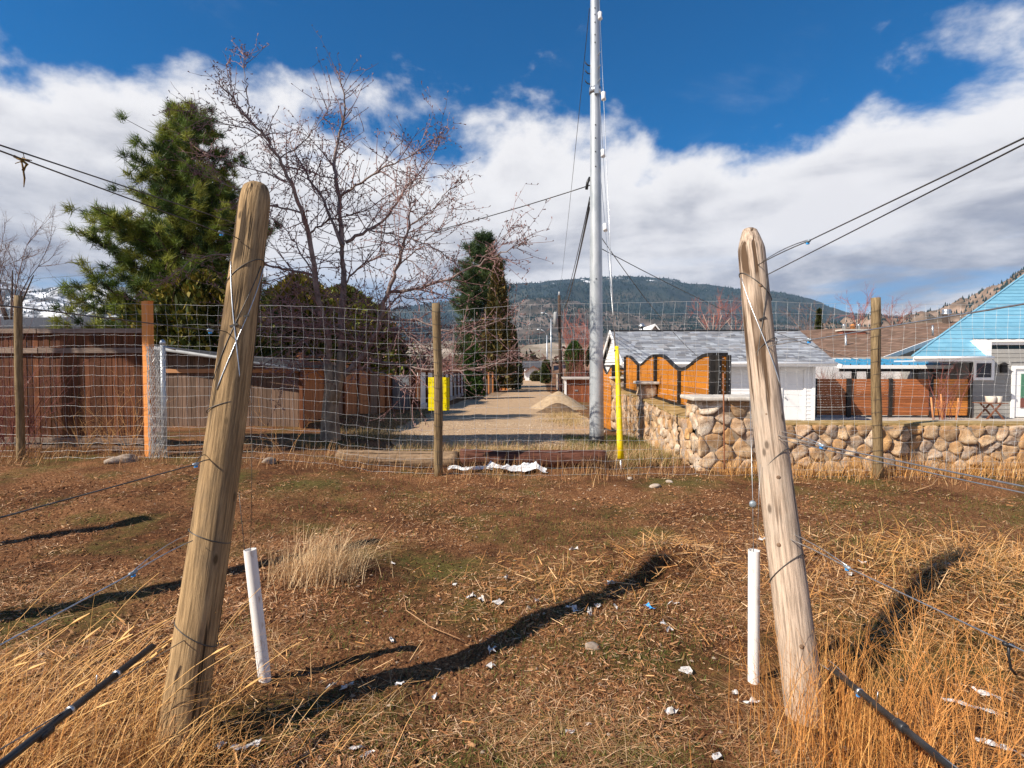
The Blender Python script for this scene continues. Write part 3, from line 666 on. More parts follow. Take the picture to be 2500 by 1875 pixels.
part('gutter', MB().tube([(A[0] - .2, SY - e - .06, ztl - .06), (B[0] + .2, SY - e - .06, ztr - .2)], .045, 10), mat('painted_gutter', (.25, .26, .27), (.33, .34, .35), 5, .5), sh, True)
# alley fence of stained panels, receding
FA = G(733, 1045); FB = G(956, 999)
af = thing('alley_fence', 'orange-brown vertical board fence receding along the left of the alley', 'fence', FA)
d = FB - FA; Ln = math.hypot(d[0], d[1]); ang = math.atan2(d[1], d[0]); n = int(Ln / .14)
for k in range(n):
    q = (k + .5) / n; c = FA + d * q; zt_ = 1.72 + .18 * q; grp = int(q * 7)
    mm = M_orange if grp % 3 != 1 else M_grey2
    zz = float(g(c[0], c[1])); boxpart('board', (c[0], c[1], zz + zt_ / 2), (.132, .02, round(zt_, 1)), mm, af, rotz=ang)
for k in range(8):
    c = FA + d * k / 7; zz = float(g(c[0], c[1])); boxpart('post', (c[0] + .05, c[1], zz + .98), (.1, .1, 1.96), M_brown, af)
    if k < 7:
        c2 = FA + d * (k + .5) / 7; z2 = float(g(c2[0], c2[1])); boxpart('cap_rail', (c2[0], c2[1], z2 + 1.84 + .02 * k), (round(Ln / 7, 2), .14, .04), M_orange, af, rotz=ang)
# grey corrugated panel + brown posts + white corrugated fence
M_corrg = mat('grey_corrugated', (.20, .21, .23), (.27, .28, .30), 3, .45, metal=.3)
M_corrw = mat('white_corrugated', (.62, .64, .66), (.72, .73, .74), 2, .5)
def corr(p, q, h, m, parent, name='corrugated_panel', z0=None):
    p = np.array(p); q = np.array(q); L_ = math.hypot(*(q - p)[:2]); n = max(8, int(L_ / .05)); t = np.linspace(0, 1, n)
    nx = np.array([-(q - p)[1], (q - p)[0]]) / L_; off = .02 * np.where(np.arange(n) % 2, 1, -1)
    xy = p[:2] + (q - p)[:2] * t[:, None] + nx * off[:, None]; z = (p[2] + (q[2] - p[2]) * t)
    V = np.concatenate([np.column_stack([xy, z]), np.column_stack([xy, z + h])]); i_ = np.arange(n - 1)
    o = part(name, MB().add(V, np.stack([i_, i_ + 1, i_ + n + 1, i_ + n], -1)), m, parent)
    md = o.modifiers.new('thick', 'SOLIDIFY'); md.thickness = .006
WA = G(1020, 1001); WB = G(1149, 957)
cf = thing('corrugated_fence', 'grey corrugated metal fence section between brown boards and white fence', 'fence', FB)
q1 = P(1003, 999, WA[1]); q1[2] = float(g(q1[0], WA[1])); corr(FB, q1, 1.95, M_corrg, cf); corr(q1 + (0, .05, 0), WA, 1.9, M_brown, cf, 'brown_panel')
for c in (FB, q1): boxpart('post', (c[0], c[1] - .06, c[2] + 1.0), (.1, .1, 2.05), M_brown, cf)
wf = thing('white_fence', 'white corrugated fence with brown posts along the alley', 'fence', WA)
d = WB - WA; nP = 12
for k in range(nP):
    a = WA + d * k / nP; b = WA + d * (k + 1) / nP; a[2] = float(g(a[0], a[1])) + .25; b[2] = float(g(b[0], b[1])) + .25
    corr(a, b, 1.85, M_corrw, wf, 'white_panel')
    boxpart('post', (a[0] + .09, a[1], a[2] + .9), (.13, .13, 2.3), M_brown, wf)
    m_ = (a + b) / 2; boxpart('curb', (m_[0] + .02, m_[1], m_[2] - .12), (round(math.hypot(*(b - a)[:2]), 2), .2, .3), mat('concrete_curb', (.5, .5, .5), (.6, .6, .6), 5) if k == 0 else bpy.data.materials['concrete_curb'], wf, rotz=math.atan2(d[1], d[0]))
    boxpart('cap_rail', (m_[0] + .03, m_[1], m_[2] + 1.9), (round(math.hypot(*(b - a)[:2]), 2), .12, .06), M_brown, wf, rotz=math.atan2(d[1], d[0]))
# lattice gate
ga = G(1151, 970); gb = P(1173, 970, ga[1]); lg = thing('lattice_gate', 'orange wooden gate with lattice top beside the alley', 'gate', ga); gh = 1.95; M_gate = mat('orange_stain', (.50, .19, .055), (.60, .25, .08), 5, .7, rnd=.15)
W = gb[0] - ga[0]
for k in range(6): boxpart('board', (ga[0] + W * (k + .5) / 6, ga[1], ga[2] + .68), (round(W / 6 - .012, 2), .025, 1.3), M_gate, lg)
for z in (.05, 1.36, gh - .04): boxpart('rail', (ga[0] + W / 2, ga[1] - .03, ga[2] + z), (round(W, 2), .05, .09), M_gate, lg)
for x in (ga[0] - .04, gb[0] + .04): boxpart('post', (x, ga[1], ga[2] + gh / 2), (.1, .1, gh), M_gate, lg)
for k in range(6):
    for s_ in (1, -1):
        xa = ga[0] + W * (k + .5) / 6; boxpart('lattice_slat', (xa, ga[1] - .004 * s_, ga[2] + 1.62), (.03, .008, .55), M_gate, lg, roty=s_ * .65)
# further fence, orange box, teal bin
fa = G(1176, 968); fb = G(1224, 951); d = fb - fa; n = 60
ff = thing('picket_fence', 'grey-brown board fence beyond the lattice gate', 'fence', fa)
for k in range(n):
    c = fa + d * (k + .5) / n; boxpart('board', (c[0], c[1], float(g(c[0], c[1])) + .75 + .03 * (k % 5 == 0)), (.11, .02, 1.5), M_grey2, ff, rotz=math.atan2(d[1], d[0]))
for k in range(5):
    c = fa + d * (k + .3) / 5; boxpart('post', (c[0] + .06, c[1], float(g(c[0], c[1])) + 1.05), (.14, .14, 2.1), M_gate, ff)
c = G(1231, 953); ob = thing('wooden_box', 'small orange wooden box at the fence corner down the alley', 'box', c); w = .36
for k in range(4): boxpart('slat', (c[0], c[1], c[2] + .15 + .3 * k), (.72, .5, .28), M_gate, ob)
boxpart('lid', (c[0], c[1], c[2] + 1.23), (.8, .58, .05), M_gate, ob)
for x in (-.36, .36): boxpart('corner_post', (c[0] + x, c[1] - .26, c[2] + .6), (.07, .07, 1.2), M_gate, ob)
c = G(1264, 950); tb = thing('wheelie_bin', 'teal plastic bin in the shade under the conifers', 'bin', c); M_teal = mat('teal_plastic', (.0, .16, .17), (.01, .24, .25), 4, .5)
mbq = MB(); mbq.add([(-.35, -.4, .05), (.35, -.4, .05), (.35, .4, .05), (-.35, .4, .05), (-.5, -.5, 1.15), (.5, -.5, 1.15), (.5, .5, 1.15), (-.5, .5, 1.15)], [(0, 3, 2, 1), (4, 5, 6, 7), (0, 1, 5, 4), (1, 2, 6, 5), (2, 3, 7, 6), (3, 0, 4, 7)])
mbq.v[0] += c; part('body', mbq, M_teal, tb); lid = MB().bar(c + (-.05, -.55, 1.2), c + (-.05, .55, 1.3), 1.1, .06); part('lid', lid, M_teal, tb)
for s_ in (-.4, .4): part('wheel', MB().tube([c + (s_ - .03, .45, .1), c + (s_ + .03, .45, .1)], .1, 12), M_black, tb, True)

# ------------------------------------------------------------------ alley, gravel pile
def gravel(name, a, b, c_):
    m = mat(name, a, b, 5, .95, bump=.8, bscale=60, c3=c_, bdist=.03, lo=.3, hi=.7); return m
M_gravel = gravel('alley_gravel', (.34, .225, .13), (.50, .35, .22), (.42, .285, .17))
ay = np.geomspace(9.6, 115, 90); na = 26; rows = []
for y in ay:
    xl = np.interp(y, [9, 12, 15, 32, 60, 115], [-2.4, -3.0, -4.4, -5.6, -5.4, -3.6]); xr = np.interp(y, [9, 12, 16, 20, 40, 60, 115], [.4, 1.0, 1.7, 2.3, 2.0, 1.2, 1.4])
    xl += .5 * (fbm(y * .9, 3.0, 3) - .5); xr += .6 * (fbm(y * .8, 8.0, 3) - .5)
    xx = np.linspace(xl, xr, na); rows.append(np.column_stack([xx, np.full(na, y) + (.9 * (fbm(xx * 1.5, xx * 0 + 2, 3) - .5) if y < 10 else 0), gz(xx, np.full(na, y)) + .012 + .02 * (fbm(xx * 1.2, y + xx * 0, 3) - .5)]))
V = np.concatenate(rows); i_ = np.arange(len(ay) - 1)[:, None] * na + np.arange(na - 1)[None]
struct('alley', MB().add(V, np.stack([i_, i_ + 1, i_ + na + 1, i_ + na], -1).reshape(-1, 4)), M_gravel, True)
def rocks(n, xf, yf, smin, smax, seed, cols, flat=.6, hfun=gz):
    q = np.random.default_rng(seed); ico = np.array([(1, 0, 0), (-1, 0, 0), (0, 1, 0), (0, -1, 0), (0, 0, 1), (0, 0, -1)], float); tri = np.array([(0, 2, 4), (2, 1, 4), (1, 3, 4), (3, 0, 4), (2, 0, 5), (1, 2, 5), (3, 1, 5), (0, 3, 5)])
    y = yf(q, n); x = xf(q, n, y); z = hfun(x, y); s_ = q.uniform(smin, smax, n)
    th = q.uniform(0, 6.28, n); R = np.stack([np.stack([np.cos(th), -np.sin(th), 0 * th], -1), np.stack([np.sin(th), np.cos(th), 0 * th], -1), np.stack([0 * th, 0 * th, 0 * th + 1], -1)], 1)
    sc = q.uniform(.6, 1.3, (n, 6, 1)) * s_[:, None, None] * np.array([1, .8, flat]); v = np.einsum('nij,nkj->nki', R, ico[None] * sc) + np.stack([x, y, z + s_ * flat * .3], -1)[:, None]
    c = np.asarray(cols)[q.integers(0, len(cols), n)] * q.uniform(.7, 1.15, (n, 1))
    return MB().add(v.reshape(-1, 3), (tri[None] + np.arange(n)[:, None, None] * 6).reshape(-1, 3), col=np.repeat(c, 6, 0))
M_rockc = leafmat('pebble', rough=.9, trans=0)
struct('gravel_pebbles', rocks(9000, lambda q, n, y: q.uniform(-2.6, 1.6, n) - .1 * (y - 10), lambda q, n: 9.8 + q.random(n) ** 2 * 12, .012, .035, 5, [(.5, .38, .25), (.36, .27, .18), (.6, .5, .38)]), M_rockc, kind='stuff', label='loose pebbles of the gravel alley')
pc = G(1366, 1001); pc[1] += 1.5; n = 64; m_ = 36; th = np.linspace(0, 2 * math.pi, n, endpoint=False); Vp = []
for r in np.linspace(0, 1, m_):
    rr = r * (1.65 + .25 * (fbm(np.cos(th) * 1.2, np.sin(th) * 1.2, 3) - .5)); x_ = pc[0] + rr * np.cos(th) * 1.05; y_ = pc[1] + rr * np.sin(th) * .95
    prof = 1.06 * max(0, (1 - r) ** .92 - .06 * (1 - r) * 0); prof = 1.02 * (1 - math.sqrt(r * r + .012) + .11 * (1 - r) * 0 + (.11 * (1 - r)))
    Vp.append(np.column_stack([x_, y_, gz(x_, y_) + max(prof, -.02) + .07 * (fbm(x_ * 2.2, y_ * 2.2, 4) - .5) * (1.2 - r)]))
i_ = np.arange(m_ - 1)[:, None] * n; j = np.arange(n)[None]; k = (j + 1) % n
gp = MB().add(np.concatenate(Vp), np.stack([i_ + j, i_ + n + j, i_ + n + k, i_ + k], -1).reshape(-1, 4))
t = thing('gravel_pile', 'conical heap of tan gravel beside the alley', 'gravel pile', (pc[0], pc[1], float(g(pc[0], pc[1]))))
part('heap', gp, gravel('pile_gravel', (.34, .24, .15), (.48, .36, .23), (.41, .30, .19)), t, True)

def mound(name, lb, cat, u, v, w, dp, h, m, seed):
    c = G(u, v); c[1] += dp * .8; n = 40; m_ = 16; th = np.linspace(0, 2 * math.pi, n, endpoint=False); V_ = []
    for r in np.linspace(0, 1, m_):
        rr = r * (1 + .3 * (fbm(np.cos(th) * 1.2 + seed, np.sin(th) * 1.2, 3) - .5)); x_ = c[0] + rr * np.cos(th) * w; y_ = c[1] + rr * np.sin(th) * dp
        V_.append(np.column_stack([x_, y_, gz(x_, y_) + h * (math.cos(r * math.pi) * .5 + .5) - .02 + .12 * (fbm(x_ * 3, y_ * 3, 4) - .5) * h]))
    i2 = np.arange(m_ - 1)[:, None] * n; j2 = np.arange(n)[None]; k2 = (j2 + 1) % n
    t_ = thing(name, lb, cat, (c[0], c[1], float(g(c[0], c[1])))); part('heap', MB().add(np.concatenate(V_), np.stack([i2 + j2, i2 + n + j2, i2 + n + k2, i2 + k2], -1).reshape(-1, 4)), m, t_, True)
mound('soil_heap', 'low heap of dark brown soil in front of the gravel pile', 'soil heap', 1364, 1009, 1.35, .7, .52, mat('dark_heap_soil', (.08, .05, .03), (.17, .11, .065), 6, .95, bump=.7, bscale=40), 4)

# ------------------------------------------------------------------ fieldstone wall
def clip(poly, p, nrm):
    out = []
    for a, b in zip(poly, poly[1:] + poly[:1]):
        da = (a[0] - p[0]) * nrm[0] + (a[1] - p[1]) * nrm[1]; db = (b[0] - p[0]) * nrm[0] + (b[1] - p[1]) * nrm[1]
        if da <= 0: out.append(a)
        if (da < 0 < db) or (db < 0 < da):
            t_ = da / (da - db); out.append((a[0] + (b[0] - a[0]) * t_, a[1] + (b[1] - a[1]) * t_))
    return out
def cells(w, h, size, seed, relax=1, box=None):
    q = random.Random(seed); pts = []; nx = max(1, round(w / size)); ny = max(1, round(h / (size * .86)))
    for a in range(nx):
        for b in range(ny): pts.append(((a + .5 + q.uniform(-.5, .5) + (.5 if b % 2 else 0) * .6) * w / nx, (b + .5 + q.uniform(-.48, .48)) * h / ny))
    pts = [(min(max(x, .02), w - .02), y) for x, y in pts]; keep = []
    for p_ in pts:
        if q.random() < .24: continue
        keep.append(p_)
    pts = keep
    for it in range(relax + 1):
        res = []
        for i2, a in enumerate(pts):
            poly = [(0, 0), (w, 0), (w, h), (0, h)]
            for j2, b in enumerate(pts):
                if i2 != j2 and abs(a[0] - b[0]) < 4 * size and abs(a[1] - b[1]) < 4 * size:
                    poly = clip(poly, ((a[0] + b[0]) / 2, (a[1] + b[1]) / 2), (b[0] - a[0], b[1] - a[1]))
                    if len(poly) < 3: break
            res.append(poly)
        if it < relax: pts = [tuple(np.mean(p_, 0) * .5 + np.array(a) * .5) if len(p_) >= 3 else a for p_, a in zip(res, pts)]
    return [p_ for p_ in res if len(p_) >= 3]
def fieldstone(name, tone):
    m = bpy.data.materials.new(name); m.use_nodes = True; nt = m.node_tree; N = nt.nodes; L = nt.links; bs = N['Principled BSDF']; bs.inputs['Roughness'].default_value = .9; bs.inputs['Specular IOR Level'].default_value = .2
    tc = N.new('ShaderNodeTexCoord'); oi = N.new('ShaderNodeObjectInfo')
    r = N.new('ShaderNodeValToRGB'); L.new(oi.outputs['Random'], r.inputs[0]); r.color_ramp.interpolation = 'CONSTANT'
    els = r.color_ramp.elements
    while len(els) < len(tone): els.new(.5)
    for k, (e_, c) in enumerate(zip(els, tone)): e_.position = k / len(tone); e_.color = (*c, 1)
    def noise(sc, det, ro, loc=0):
        n = N.new('ShaderNodeTexNoise'); n.inputs['Scale'].default_value = sc; n.inputs['Detail'].default_value = det; n.inputs['Roughness'].default_value = ro
        mp = N.new('ShaderNodeMapping'); mp.inputs['Location'].default_value = (loc, loc, loc); L.new(tc.outputs['Object'], mp.inputs[0]); L.new(mp.outputs[0], n.inputs[0]); return n.outputs[0]
    def rampv(s_, p0, a, p1, b):
        q = N.new('ShaderNodeValToRGB'); L.new(s_, q.inputs[0]); q.color_ramp.elements[0].position = p0; q.color_ramp.elements[1].position = p1; q.color_ramp.elements[0].color = (*a, 1); q.color_ramp.elements[1].color = (*b, 1); return q.outputs[0]
    def mul(a, b):
        x = N.new('ShaderNodeMix'); x.data_type = 'RGBA'; x.blend_type = 'MULTIPLY'; x.inputs[0].default_value = 1; L.new(a, x.inputs[6]); L.new(b, x.inputs[7]); return x.outputs[2]
    c = mul(r.outputs[0], rampv(noise(7, 6, .65), .32, (.62, .55, .48), .62, (1.12, 1.1, 1.06)))
    c = mul(c, rampv(noise(70, 4, .7, 3), .35, (.6, .57, .54), .55, (1.05, 1.05, 1.05)))
    x = N.new('ShaderNodeMix'); x.data_type = 'RGBA'; L.new(rampv(noise(2.3, 5, .6, 8), .56, (0, 0, 0), .68, (.7, .7, .7)), x.inputs[0]); L.new(c, x.inputs[6]); x.inputs[7].default_value = (.38, .20, .085, 1)
    L.new(x.outputs[2], bs.inputs['Base Color'])
    b = N.new('ShaderNodeBump'); b.inputs['Strength'].default_value = .6; b.inputs['Distance'].default_value = .012; L.new(noise(34, 8, .7), b.inputs['Height']); L.new(b.outputs[0], bs.inputs['Normal'])
    return m
M_stone = fieldstone('fieldstone', [(.60, .45, .30), (.52, .35, .20), (.68, .56, .43), (.46, .33, .21), (.68, .51, .34), (.60, .50, .40), (.47, .41, .36), (.62, .39, .19), (.62, .47, .34), (.74, .66, .56)])
M_mortar = mat('mortar', (.24, .185, .135), (.36, .285, .21), 14, .95, bump=.5)
M_cap = mat('cap_concrete', (.46, .42, .37), (.60, .56, .50), 10, .9, bump=.25)
M_moss = mat('mossy_coping', (.24, .17, .07), (.46, .33, .16), 6, .95, bump=.5, c3=(.34, .23, .09))
def stones(parent, O, U, Vv, Nn, w, h, size, seed, bulge=.5, hfun=None, name='stone'):
    O, U, Vv, Nn = [np.array(a, float) for a in (O, U, Vv, Nn)]
    q = np.random.default_rng(seed)
    for poly in cells(w, h, size, seed):
        pl = np.array(poly); c = pl.mean(0); L_ = pl
        for _ in range(2):                                   # corner cutting rounds the stone
            nx_ = np.roll(L_, -1, 0); L_ = np.stack([L_ * .84 + nx_ * .16, L_ * .16 + nx_ * .84], 1).reshape(-1, 2)
        seg = np.linalg.norm(np.roll(L_, -1, 0) - L_, axis=1); cum = np.concatenate([[0], np.cumsum(seg)]); n = 16
        tt = np.linspace(0, cum[-1], n, endpoint=False); LL = np.vstack([L_, L_[:1]]); ring = np.stack([np.interp(tt, cum, LL[:, 0]), np.interp(tt, cum, LL[:, 1])], -1)
        ext = ring - c; R_ = np.linalg.norm(ext, axis=1)[:, None]; ring = c + ext * (1 - .006 / np.maximum(R_, .03)) * (1 + q.normal(0, .025, (n, 1)))
        rad = R_.mean(); bg = min(rad * bulge * .8, .085) * q.uniform(.6, 1.25); tilt = q.normal(0, .17, 2); vs = []
        for s_, hgt in ((1.0, -.05), (1.0, .22), (.95, .66), (.80, .93), (.45, 1.0)):
            rr = c + (ring - c) * s_; hh = bg * hgt * (1 + q.normal(0, .10, n)) if hgt > 0 else np.full(n, -.05)
            if hgt > 0: hh = hh + (rr - c) @ tilt * hgt
            vs.append(np.column_stack([rr, hh]))
        vs.append([[*c, bg * 1.02]]); vs = np.concatenate(vs)
        wv = O + vs[:, :1] * U + vs[:, 1:2] * Vv + vs[:, 2:] * Nn
        if hfun is not None: wv = hfun(wv)
        mbq = MB(); i2 = np.arange(4)[:, None] * n; j2 = np.arange(n)[None]; k2 = (j2 + 1) % n
        mbq.add(wv, np.stack([i2 + j2, i2 + k2, i2 + n + k2, i2 + n + j2], -1).reshape(-1, 4), np.stack([64 + np.arange(n), 64 + (np.arange(n) + 1) % n, np.full(n, 80)], -1))
        o = wv.mean(0); link(name, mbq.mesh(name, o, True), M_stone, parent, tuple(o - wl(parent)))
WX = P(1700, 1000, 8.35)[0]; WYf = 8.35; WX2 = WX + .04; WEND = 16.6
def wtop(y): return np.interp(y, [8.3, 12, 16], [.70, .80, .80])
sw = thing('stone_wall', 'fieldstone retaining wall with stone pillars at the right of the alley', 'wall', (WX, WYf, -.1))
core = MB(); core.box((WX + .02, WYf + .012, -.4), (14.5, WYf + .42, .66))
yy = np.linspace(WYf + .05, WEND, 8)
for a, b in zip(yy[:-1], yy[1:]):
    za, zb_ = wtop(a) - .04, wtop(b) - .04
    core.add([(WX + .02, a, -1), (WX + .4, a, -1), (WX + .4, b, -1), (WX + .02, b, -1), (WX + .02, a, za), (WX + .4, a, za), (WX + .4, b, zb_), (WX + .02, b, zb_)], [(0, 1, 5, 4), (1, 2, 6, 5), (2, 3, 7, 6), (3, 0, 4, 7), (4, 5, 6, 7)])
part('mortar_core', core, M_mortar, sw)
# front face: long run to the right, and the side face along the alley
pw = .83                                                  # first pillar width
stones(sw, (WX + pw + .02, WYf + .02, -.12), (1, 0, 0), (0, 0, 1), (0, -1, 0), 5.0, .805, .185, 11, .5)
stones(sw, (WX + pw + 5.02, WYf + .02, -.12), (1, 0, 0), (0, 0, 1), (0, -1, 0), 6.0, .805, .19, 12, .5)
def side_h(wv):
    f_ = (wv[:, 2] + .05) / .75; y = wv[:, 1]; b = np.interp(y, [8, 12, 17], [-.06, -.12, -.5]); wv = wv.copy(); wv[:, 2] = b + (wtop(y) - b) * f_; return wv
stones(sw, (WX + .02, WEND, -.05), (0, -1, 0), (0, 0, 1), (-1, 0, 0), WEND - WYf - .55, .75, .175, 13, .5, side_h)
# coping sheets
cp = MB(); nn = 40; xx = np.linspace(WX + pw, 14.4, nn)
for q, (x_, x2_) in enumerate(zip(xx[:-1], xx[1:])): cp.box((x_ + .0015, WYf + .035 - .03 * random.random(), .672), (x2_ - .0015, WYf + .46, .70 + .012 * random.random()))
part('coping', cp, M_moss, sw)
cp = MB(); ya = np.linspace(WYf + .6, WEND, 30)
for a, b in zip(ya[:-1], ya[1:]):
    z = float(wtop((a + b) / 2)); cp.box((WX - .02 - .03 * random.random(), a + .001, z - .03), (WX + .44, b - .001, z + .02 * random.random()))
part('coping', cp, M_moss, sw)
# pillars with slab caps
def pillar(px, py, w, dpt, zb_, zt_, seed, size=.26, nm='pillar'):
    o = part(nm, MB().box((px + .03, py + .03, zb_), (px + w - .03, py + dpt - .03, zt_)), M_mortar, sw)
    stones(o, (px + .03, py + .03, zb_), (1, 0, 0), (0, 0, 1), (0, -1, 0), w - .03, zt_ - zb_, size, seed, .35)
    stones(o, (px + .03, py + dpt, zb_), (0, -1, 0), (0, 0, 1), (-1, 0, 0), dpt - .02, zt_ - zb_, size, seed + 1, .35)
    n = 2 if w > .7 else 1
    for k in range(n):
        mbq = MB(); a = px - .08 + k * (w + .16) / n; mbq.box((a + .003 * k, py - .08, zt_ - .005), (a + (w + .16) / n - .003, py + dpt + .05, zt_ + .055))
        cpz = part('cap', mbq, M_cap, o); md = cpz.modifiers.new('b', 'BEVEL'); md.width = .018; md.segments = 2
pillar(WX, WYf - .03, pw, .62, -.12, 1.03, 31, .20)
for u0, u1, y, v, sd_ in ((1558, 1606, 12.3, 938, 41), (1493, 1528, 16.2, 925, 51)):
    a = P(u0 + 4, v, y); b = P(u1 - 6, v, y); pillar(a[0] + .03, y, max(.34, b[0] - a[0]), .5, -.3, float(a[2]), sd_, .22)

# ------------------------------------------------------------------ wavy topped fence
M_amber = mat('amber_cedar', (.40, .135, .010), (.56, .21, .022), 6, .6, (.5, 6, 10), bump=.1, rnd=.22)
M_blk = mat('black_painted_wood', (.012, .011, .011), (.03, .026, .024), 10, .55)
M_bolt = mat('bolt_head', (.5, .5, .5), (.7, .7, .7), 5, .4, metal=.8)
wv_ = thing('wavy_fence', 'amber horizontal slat fence with black wavy top frame above the stone wall', 'fence', (WX + .4, 9, .7))
def wave_panel(p, q, zb0, zb1, ztp, ztq, ztm, slat=.1, mid=True):
    """panel between plan points p,q; top dips from ztp/ztq to ztm in the middle"""
    p = np.array(p, float); q = np.array(q, float); d = q - p; L_ = np.linalg.norm(d); dn = d / L_; nr = np.array([dn[1], -dn[0]])
    top = lambda t_: ztm + ((ztp + (ztq - ztp) * t_) - ztm) * (.5 + .5 * np.cos(2 * math.pi * np.clip((t_ - .06) / .88, 0, 1))) ** .9 if ztm is not None else ztp + (ztq - ztp) * t_
    bot = lambda t_: zb0 + (zb1 - zb0) * t_
    ts = np.linspace(0, 1, 33)
    def slab(t0, t1, f0, f1, thick, off, m, nm):
        tt = ts[(ts >= t0 - 1e-6) & (ts <= t1 + 1e-6)]
        if len(tt) < 2: return
        vs = []
        for o in (off, off + thick):
            for f_ in (f0, f1):
                xy = p + d * tt[:, None] + nr * o; vs.append(np.column_stack([xy, f_(tt)]))
        n = len(tt); V_ = np.concatenate(vs); i2 = np.arange(n - 1); qd = []
        for a, b in ((0, 1), (2, 0), (3, 2), (1, 3)): qd.append(np.stack([a * n + i2, a * n + i2 + 1, b * n + i2 + 1, b * n + i2], -1))
        qd.append(np.array([[0, n, 3 * n, 2 * n], [n - 1, 3 * n - 1, 4 * n - 1, 2 * n - 1]]))
        part(nm, MB().add(V_, *qd), m, wv_)
    zmax = max(ztp, ztq); z = min(zb0, zb1) + .03; k = 0
    while z < zmax - .03:
        z0_, z1_ = z, z + slat - .008
        ok = top(ts) - .02 > z0_ + .015; run = []; st = None
        for a, o in enumerate(ok):
            if o and st is None: st = a
            if (not o or a == len(ok) - 1) and st is not None:
                en = a if o else a - 1
                if en - st >= 1: run.append((ts[st], ts[en]))
                st = None
        for a, b in run: slab(a, b, lambda t_: np.maximum(np.full_like(t_, z0_), bot(t_)), lambda t_: np.minimum(np.full_like(t_, z1_), top(t_) - .02), .02, 0, M_amber, 'slat')
        z += slat
    slab(0, 1, lambda t_: top(t_) - .025, lambda t_: top(t_) + .03, .06, -.03, M_blk, 'top_frame')
    slab(0, 1, lambda t_: bot(t_) - .0, lambda t_: bot(t_) + .05, .06, .022, M_blk, 'bottom_frame')
    for t_, w in ((0, .065), (1, .065)) + (((.5, .055),) if mid else ()):
        c = p + d * t_; zt_ = float(top(np.array([t_]))[0]) - .005; zb_ = float(bot(t_)) - .02
        boxpart('post', (*(c + nr * .03), (zt_ + zb_) / 2), (w, .1, round(zt_ - zb_, 2)), M_blk, wv_, rotz=math.atan2(d[1], d[0]))
    for t_ in (.25, .75):
        c = p + d * t_; zt_ = float(top(np.array([t_]))[0]) - .04; zb_ = float(bot(t_)); boxpart('batten', (*(c + nr * .026), (zt_ + zb_) / 2), (.05, .012, round(zt_ - zb_, 2)), M_amber, wv_, rotz=math.atan2(d[1], d[0]))
    for t_ in (0, .5, 1):
        c = p + d * t_; zt_ = float(top(np.array([t_]))[0])
        for z in np.arange(float(bot(t_)) + .1, zt_ - .1, .1): part('bolt', MB().tube([(*(c + nr * .079), z), (*(c + nr * .088), z)], .009, 6), M_bolt, wv_)
FX = [(P(1744, 900, 9.2)[0], 9.2), (P(1606, 900, 12.4)[0], 12.4), (P(1530, 900, 16.1)[0], 16.1)]
zp = [P(1744, 866, 9.2)[2], P(1606, 868, 12.4)[2], P(1530, 870, 16.1)[2]]
wave_panel(FX[1], FX[0], .82, .72, zp[1], zp[0], P(1659, 903, 10.7)[2]); wave_panel(FX[2], FX[1], .85, .82, zp[2], zp[1], P(1556, 891, 14.2)[2])
ep = P(1772, 900, 9.25); wave_panel((FX[0][0] + .04, 9.17), (ep[0], 9.2), .72, .72, zp[0], zp[0], None, mid=False)
ex = P(1500, 900, 17.0); ey = P(1468, 900, 19.2); zl = float(g(2, 18)) + .03
wave_panel((ey[0], 19.2), (ex[0], 17.0), zl - .1, zl, P(1470, 888, 19)[2], P(1500, 893, 17.0)[2], P(1482, 912, 18)[2], mid=False)
ez = P(1528, 890, 17.4); wave_panel((ex[0] + .03, 17.3), (ez[0] + .4, 17.4), .3, .3, P(1500, 900, 17.3)[2], P(1500, 900, 17.3)[2], None, mid=False)

# ------------------------------------------------------------------ white garage with grey shingle roof
M_white = mat('white_siding', (.76, .76, .77), (.82, .82, .82), 4, .6, rnd=.04)
M_trim = mat('white_trim', (.80, .80, .80), (.84, .84, .84), 4, .5)
M_shing = leafmat('asphalt_shingle', (1, 1, 1), .9, 0)
GYf = 22.0; gzv = float(g(6, GYf)); gx0 = P(1524, 900, GYf)[0]; gx1 = P(1987, 900, GYf)[0]; zev = P(1800, 886, GYf - .4)[2]
ga_ = thing('garage', 'white garage with grey shingle roof behind the stone wall', 'garage', ((gx0 + gx1) / 2, GYf, gzv))
GD = 6.4; yr = GYf + GD / 2
zri = P(1720, 808, yr)[2]
part('wall', MB().box((gx0 + .02, GYf + .02, gzv), (gx1 - .02, GYf + GD, zev - .03)).add([(gx0 + .02, GYf, zev - .03), (gx0 + .02, GYf + GD, zev - .03), (gx0 + .02, yr, zri - .06), (gx1 - .02, GYf, zev - .03), (gx1 - .02, GYf + GD, zev - .03), (gx1 - .02, yr, zri - .06)], [(0, 1, 2), (3, 5, 4)]), M_white, ga_)
dx0 = P(1908, 900, GYf)[0]; dx1 = P(1966, 900, GYf)[0]; dzt = P(1930, 902, GYf)[2]
z = gzv + .05
while z < zev - .08:
    h = .15
    if z < dzt:
        boxpart('siding_board', ((gx0 + dx0) / 2, GYf, z + h / 2), (round(dx0 - gx0, 2), .02, h - .004), M_white, ga_, rotx=-.10); boxpart('siding_board', ((gx1 + dx1) / 2, GYf, z + h / 2), (round(gx1 - dx1, 2), .02, h - .004), M_white, ga_, rotx=-.10)
    else: boxpart('siding_board', ((gx0 + gx1) / 2, GYf, z + h / 2), (round(gx1 - gx0, 2), .02, h - .004), M_white, ga_, rotx=-.10)
    if z < zev: boxpart('siding_board', (gx0, GYf + GD / 2, z + h / 2), (.02, GD, h - .004), M_white, ga_, roty=.1)
    z += h
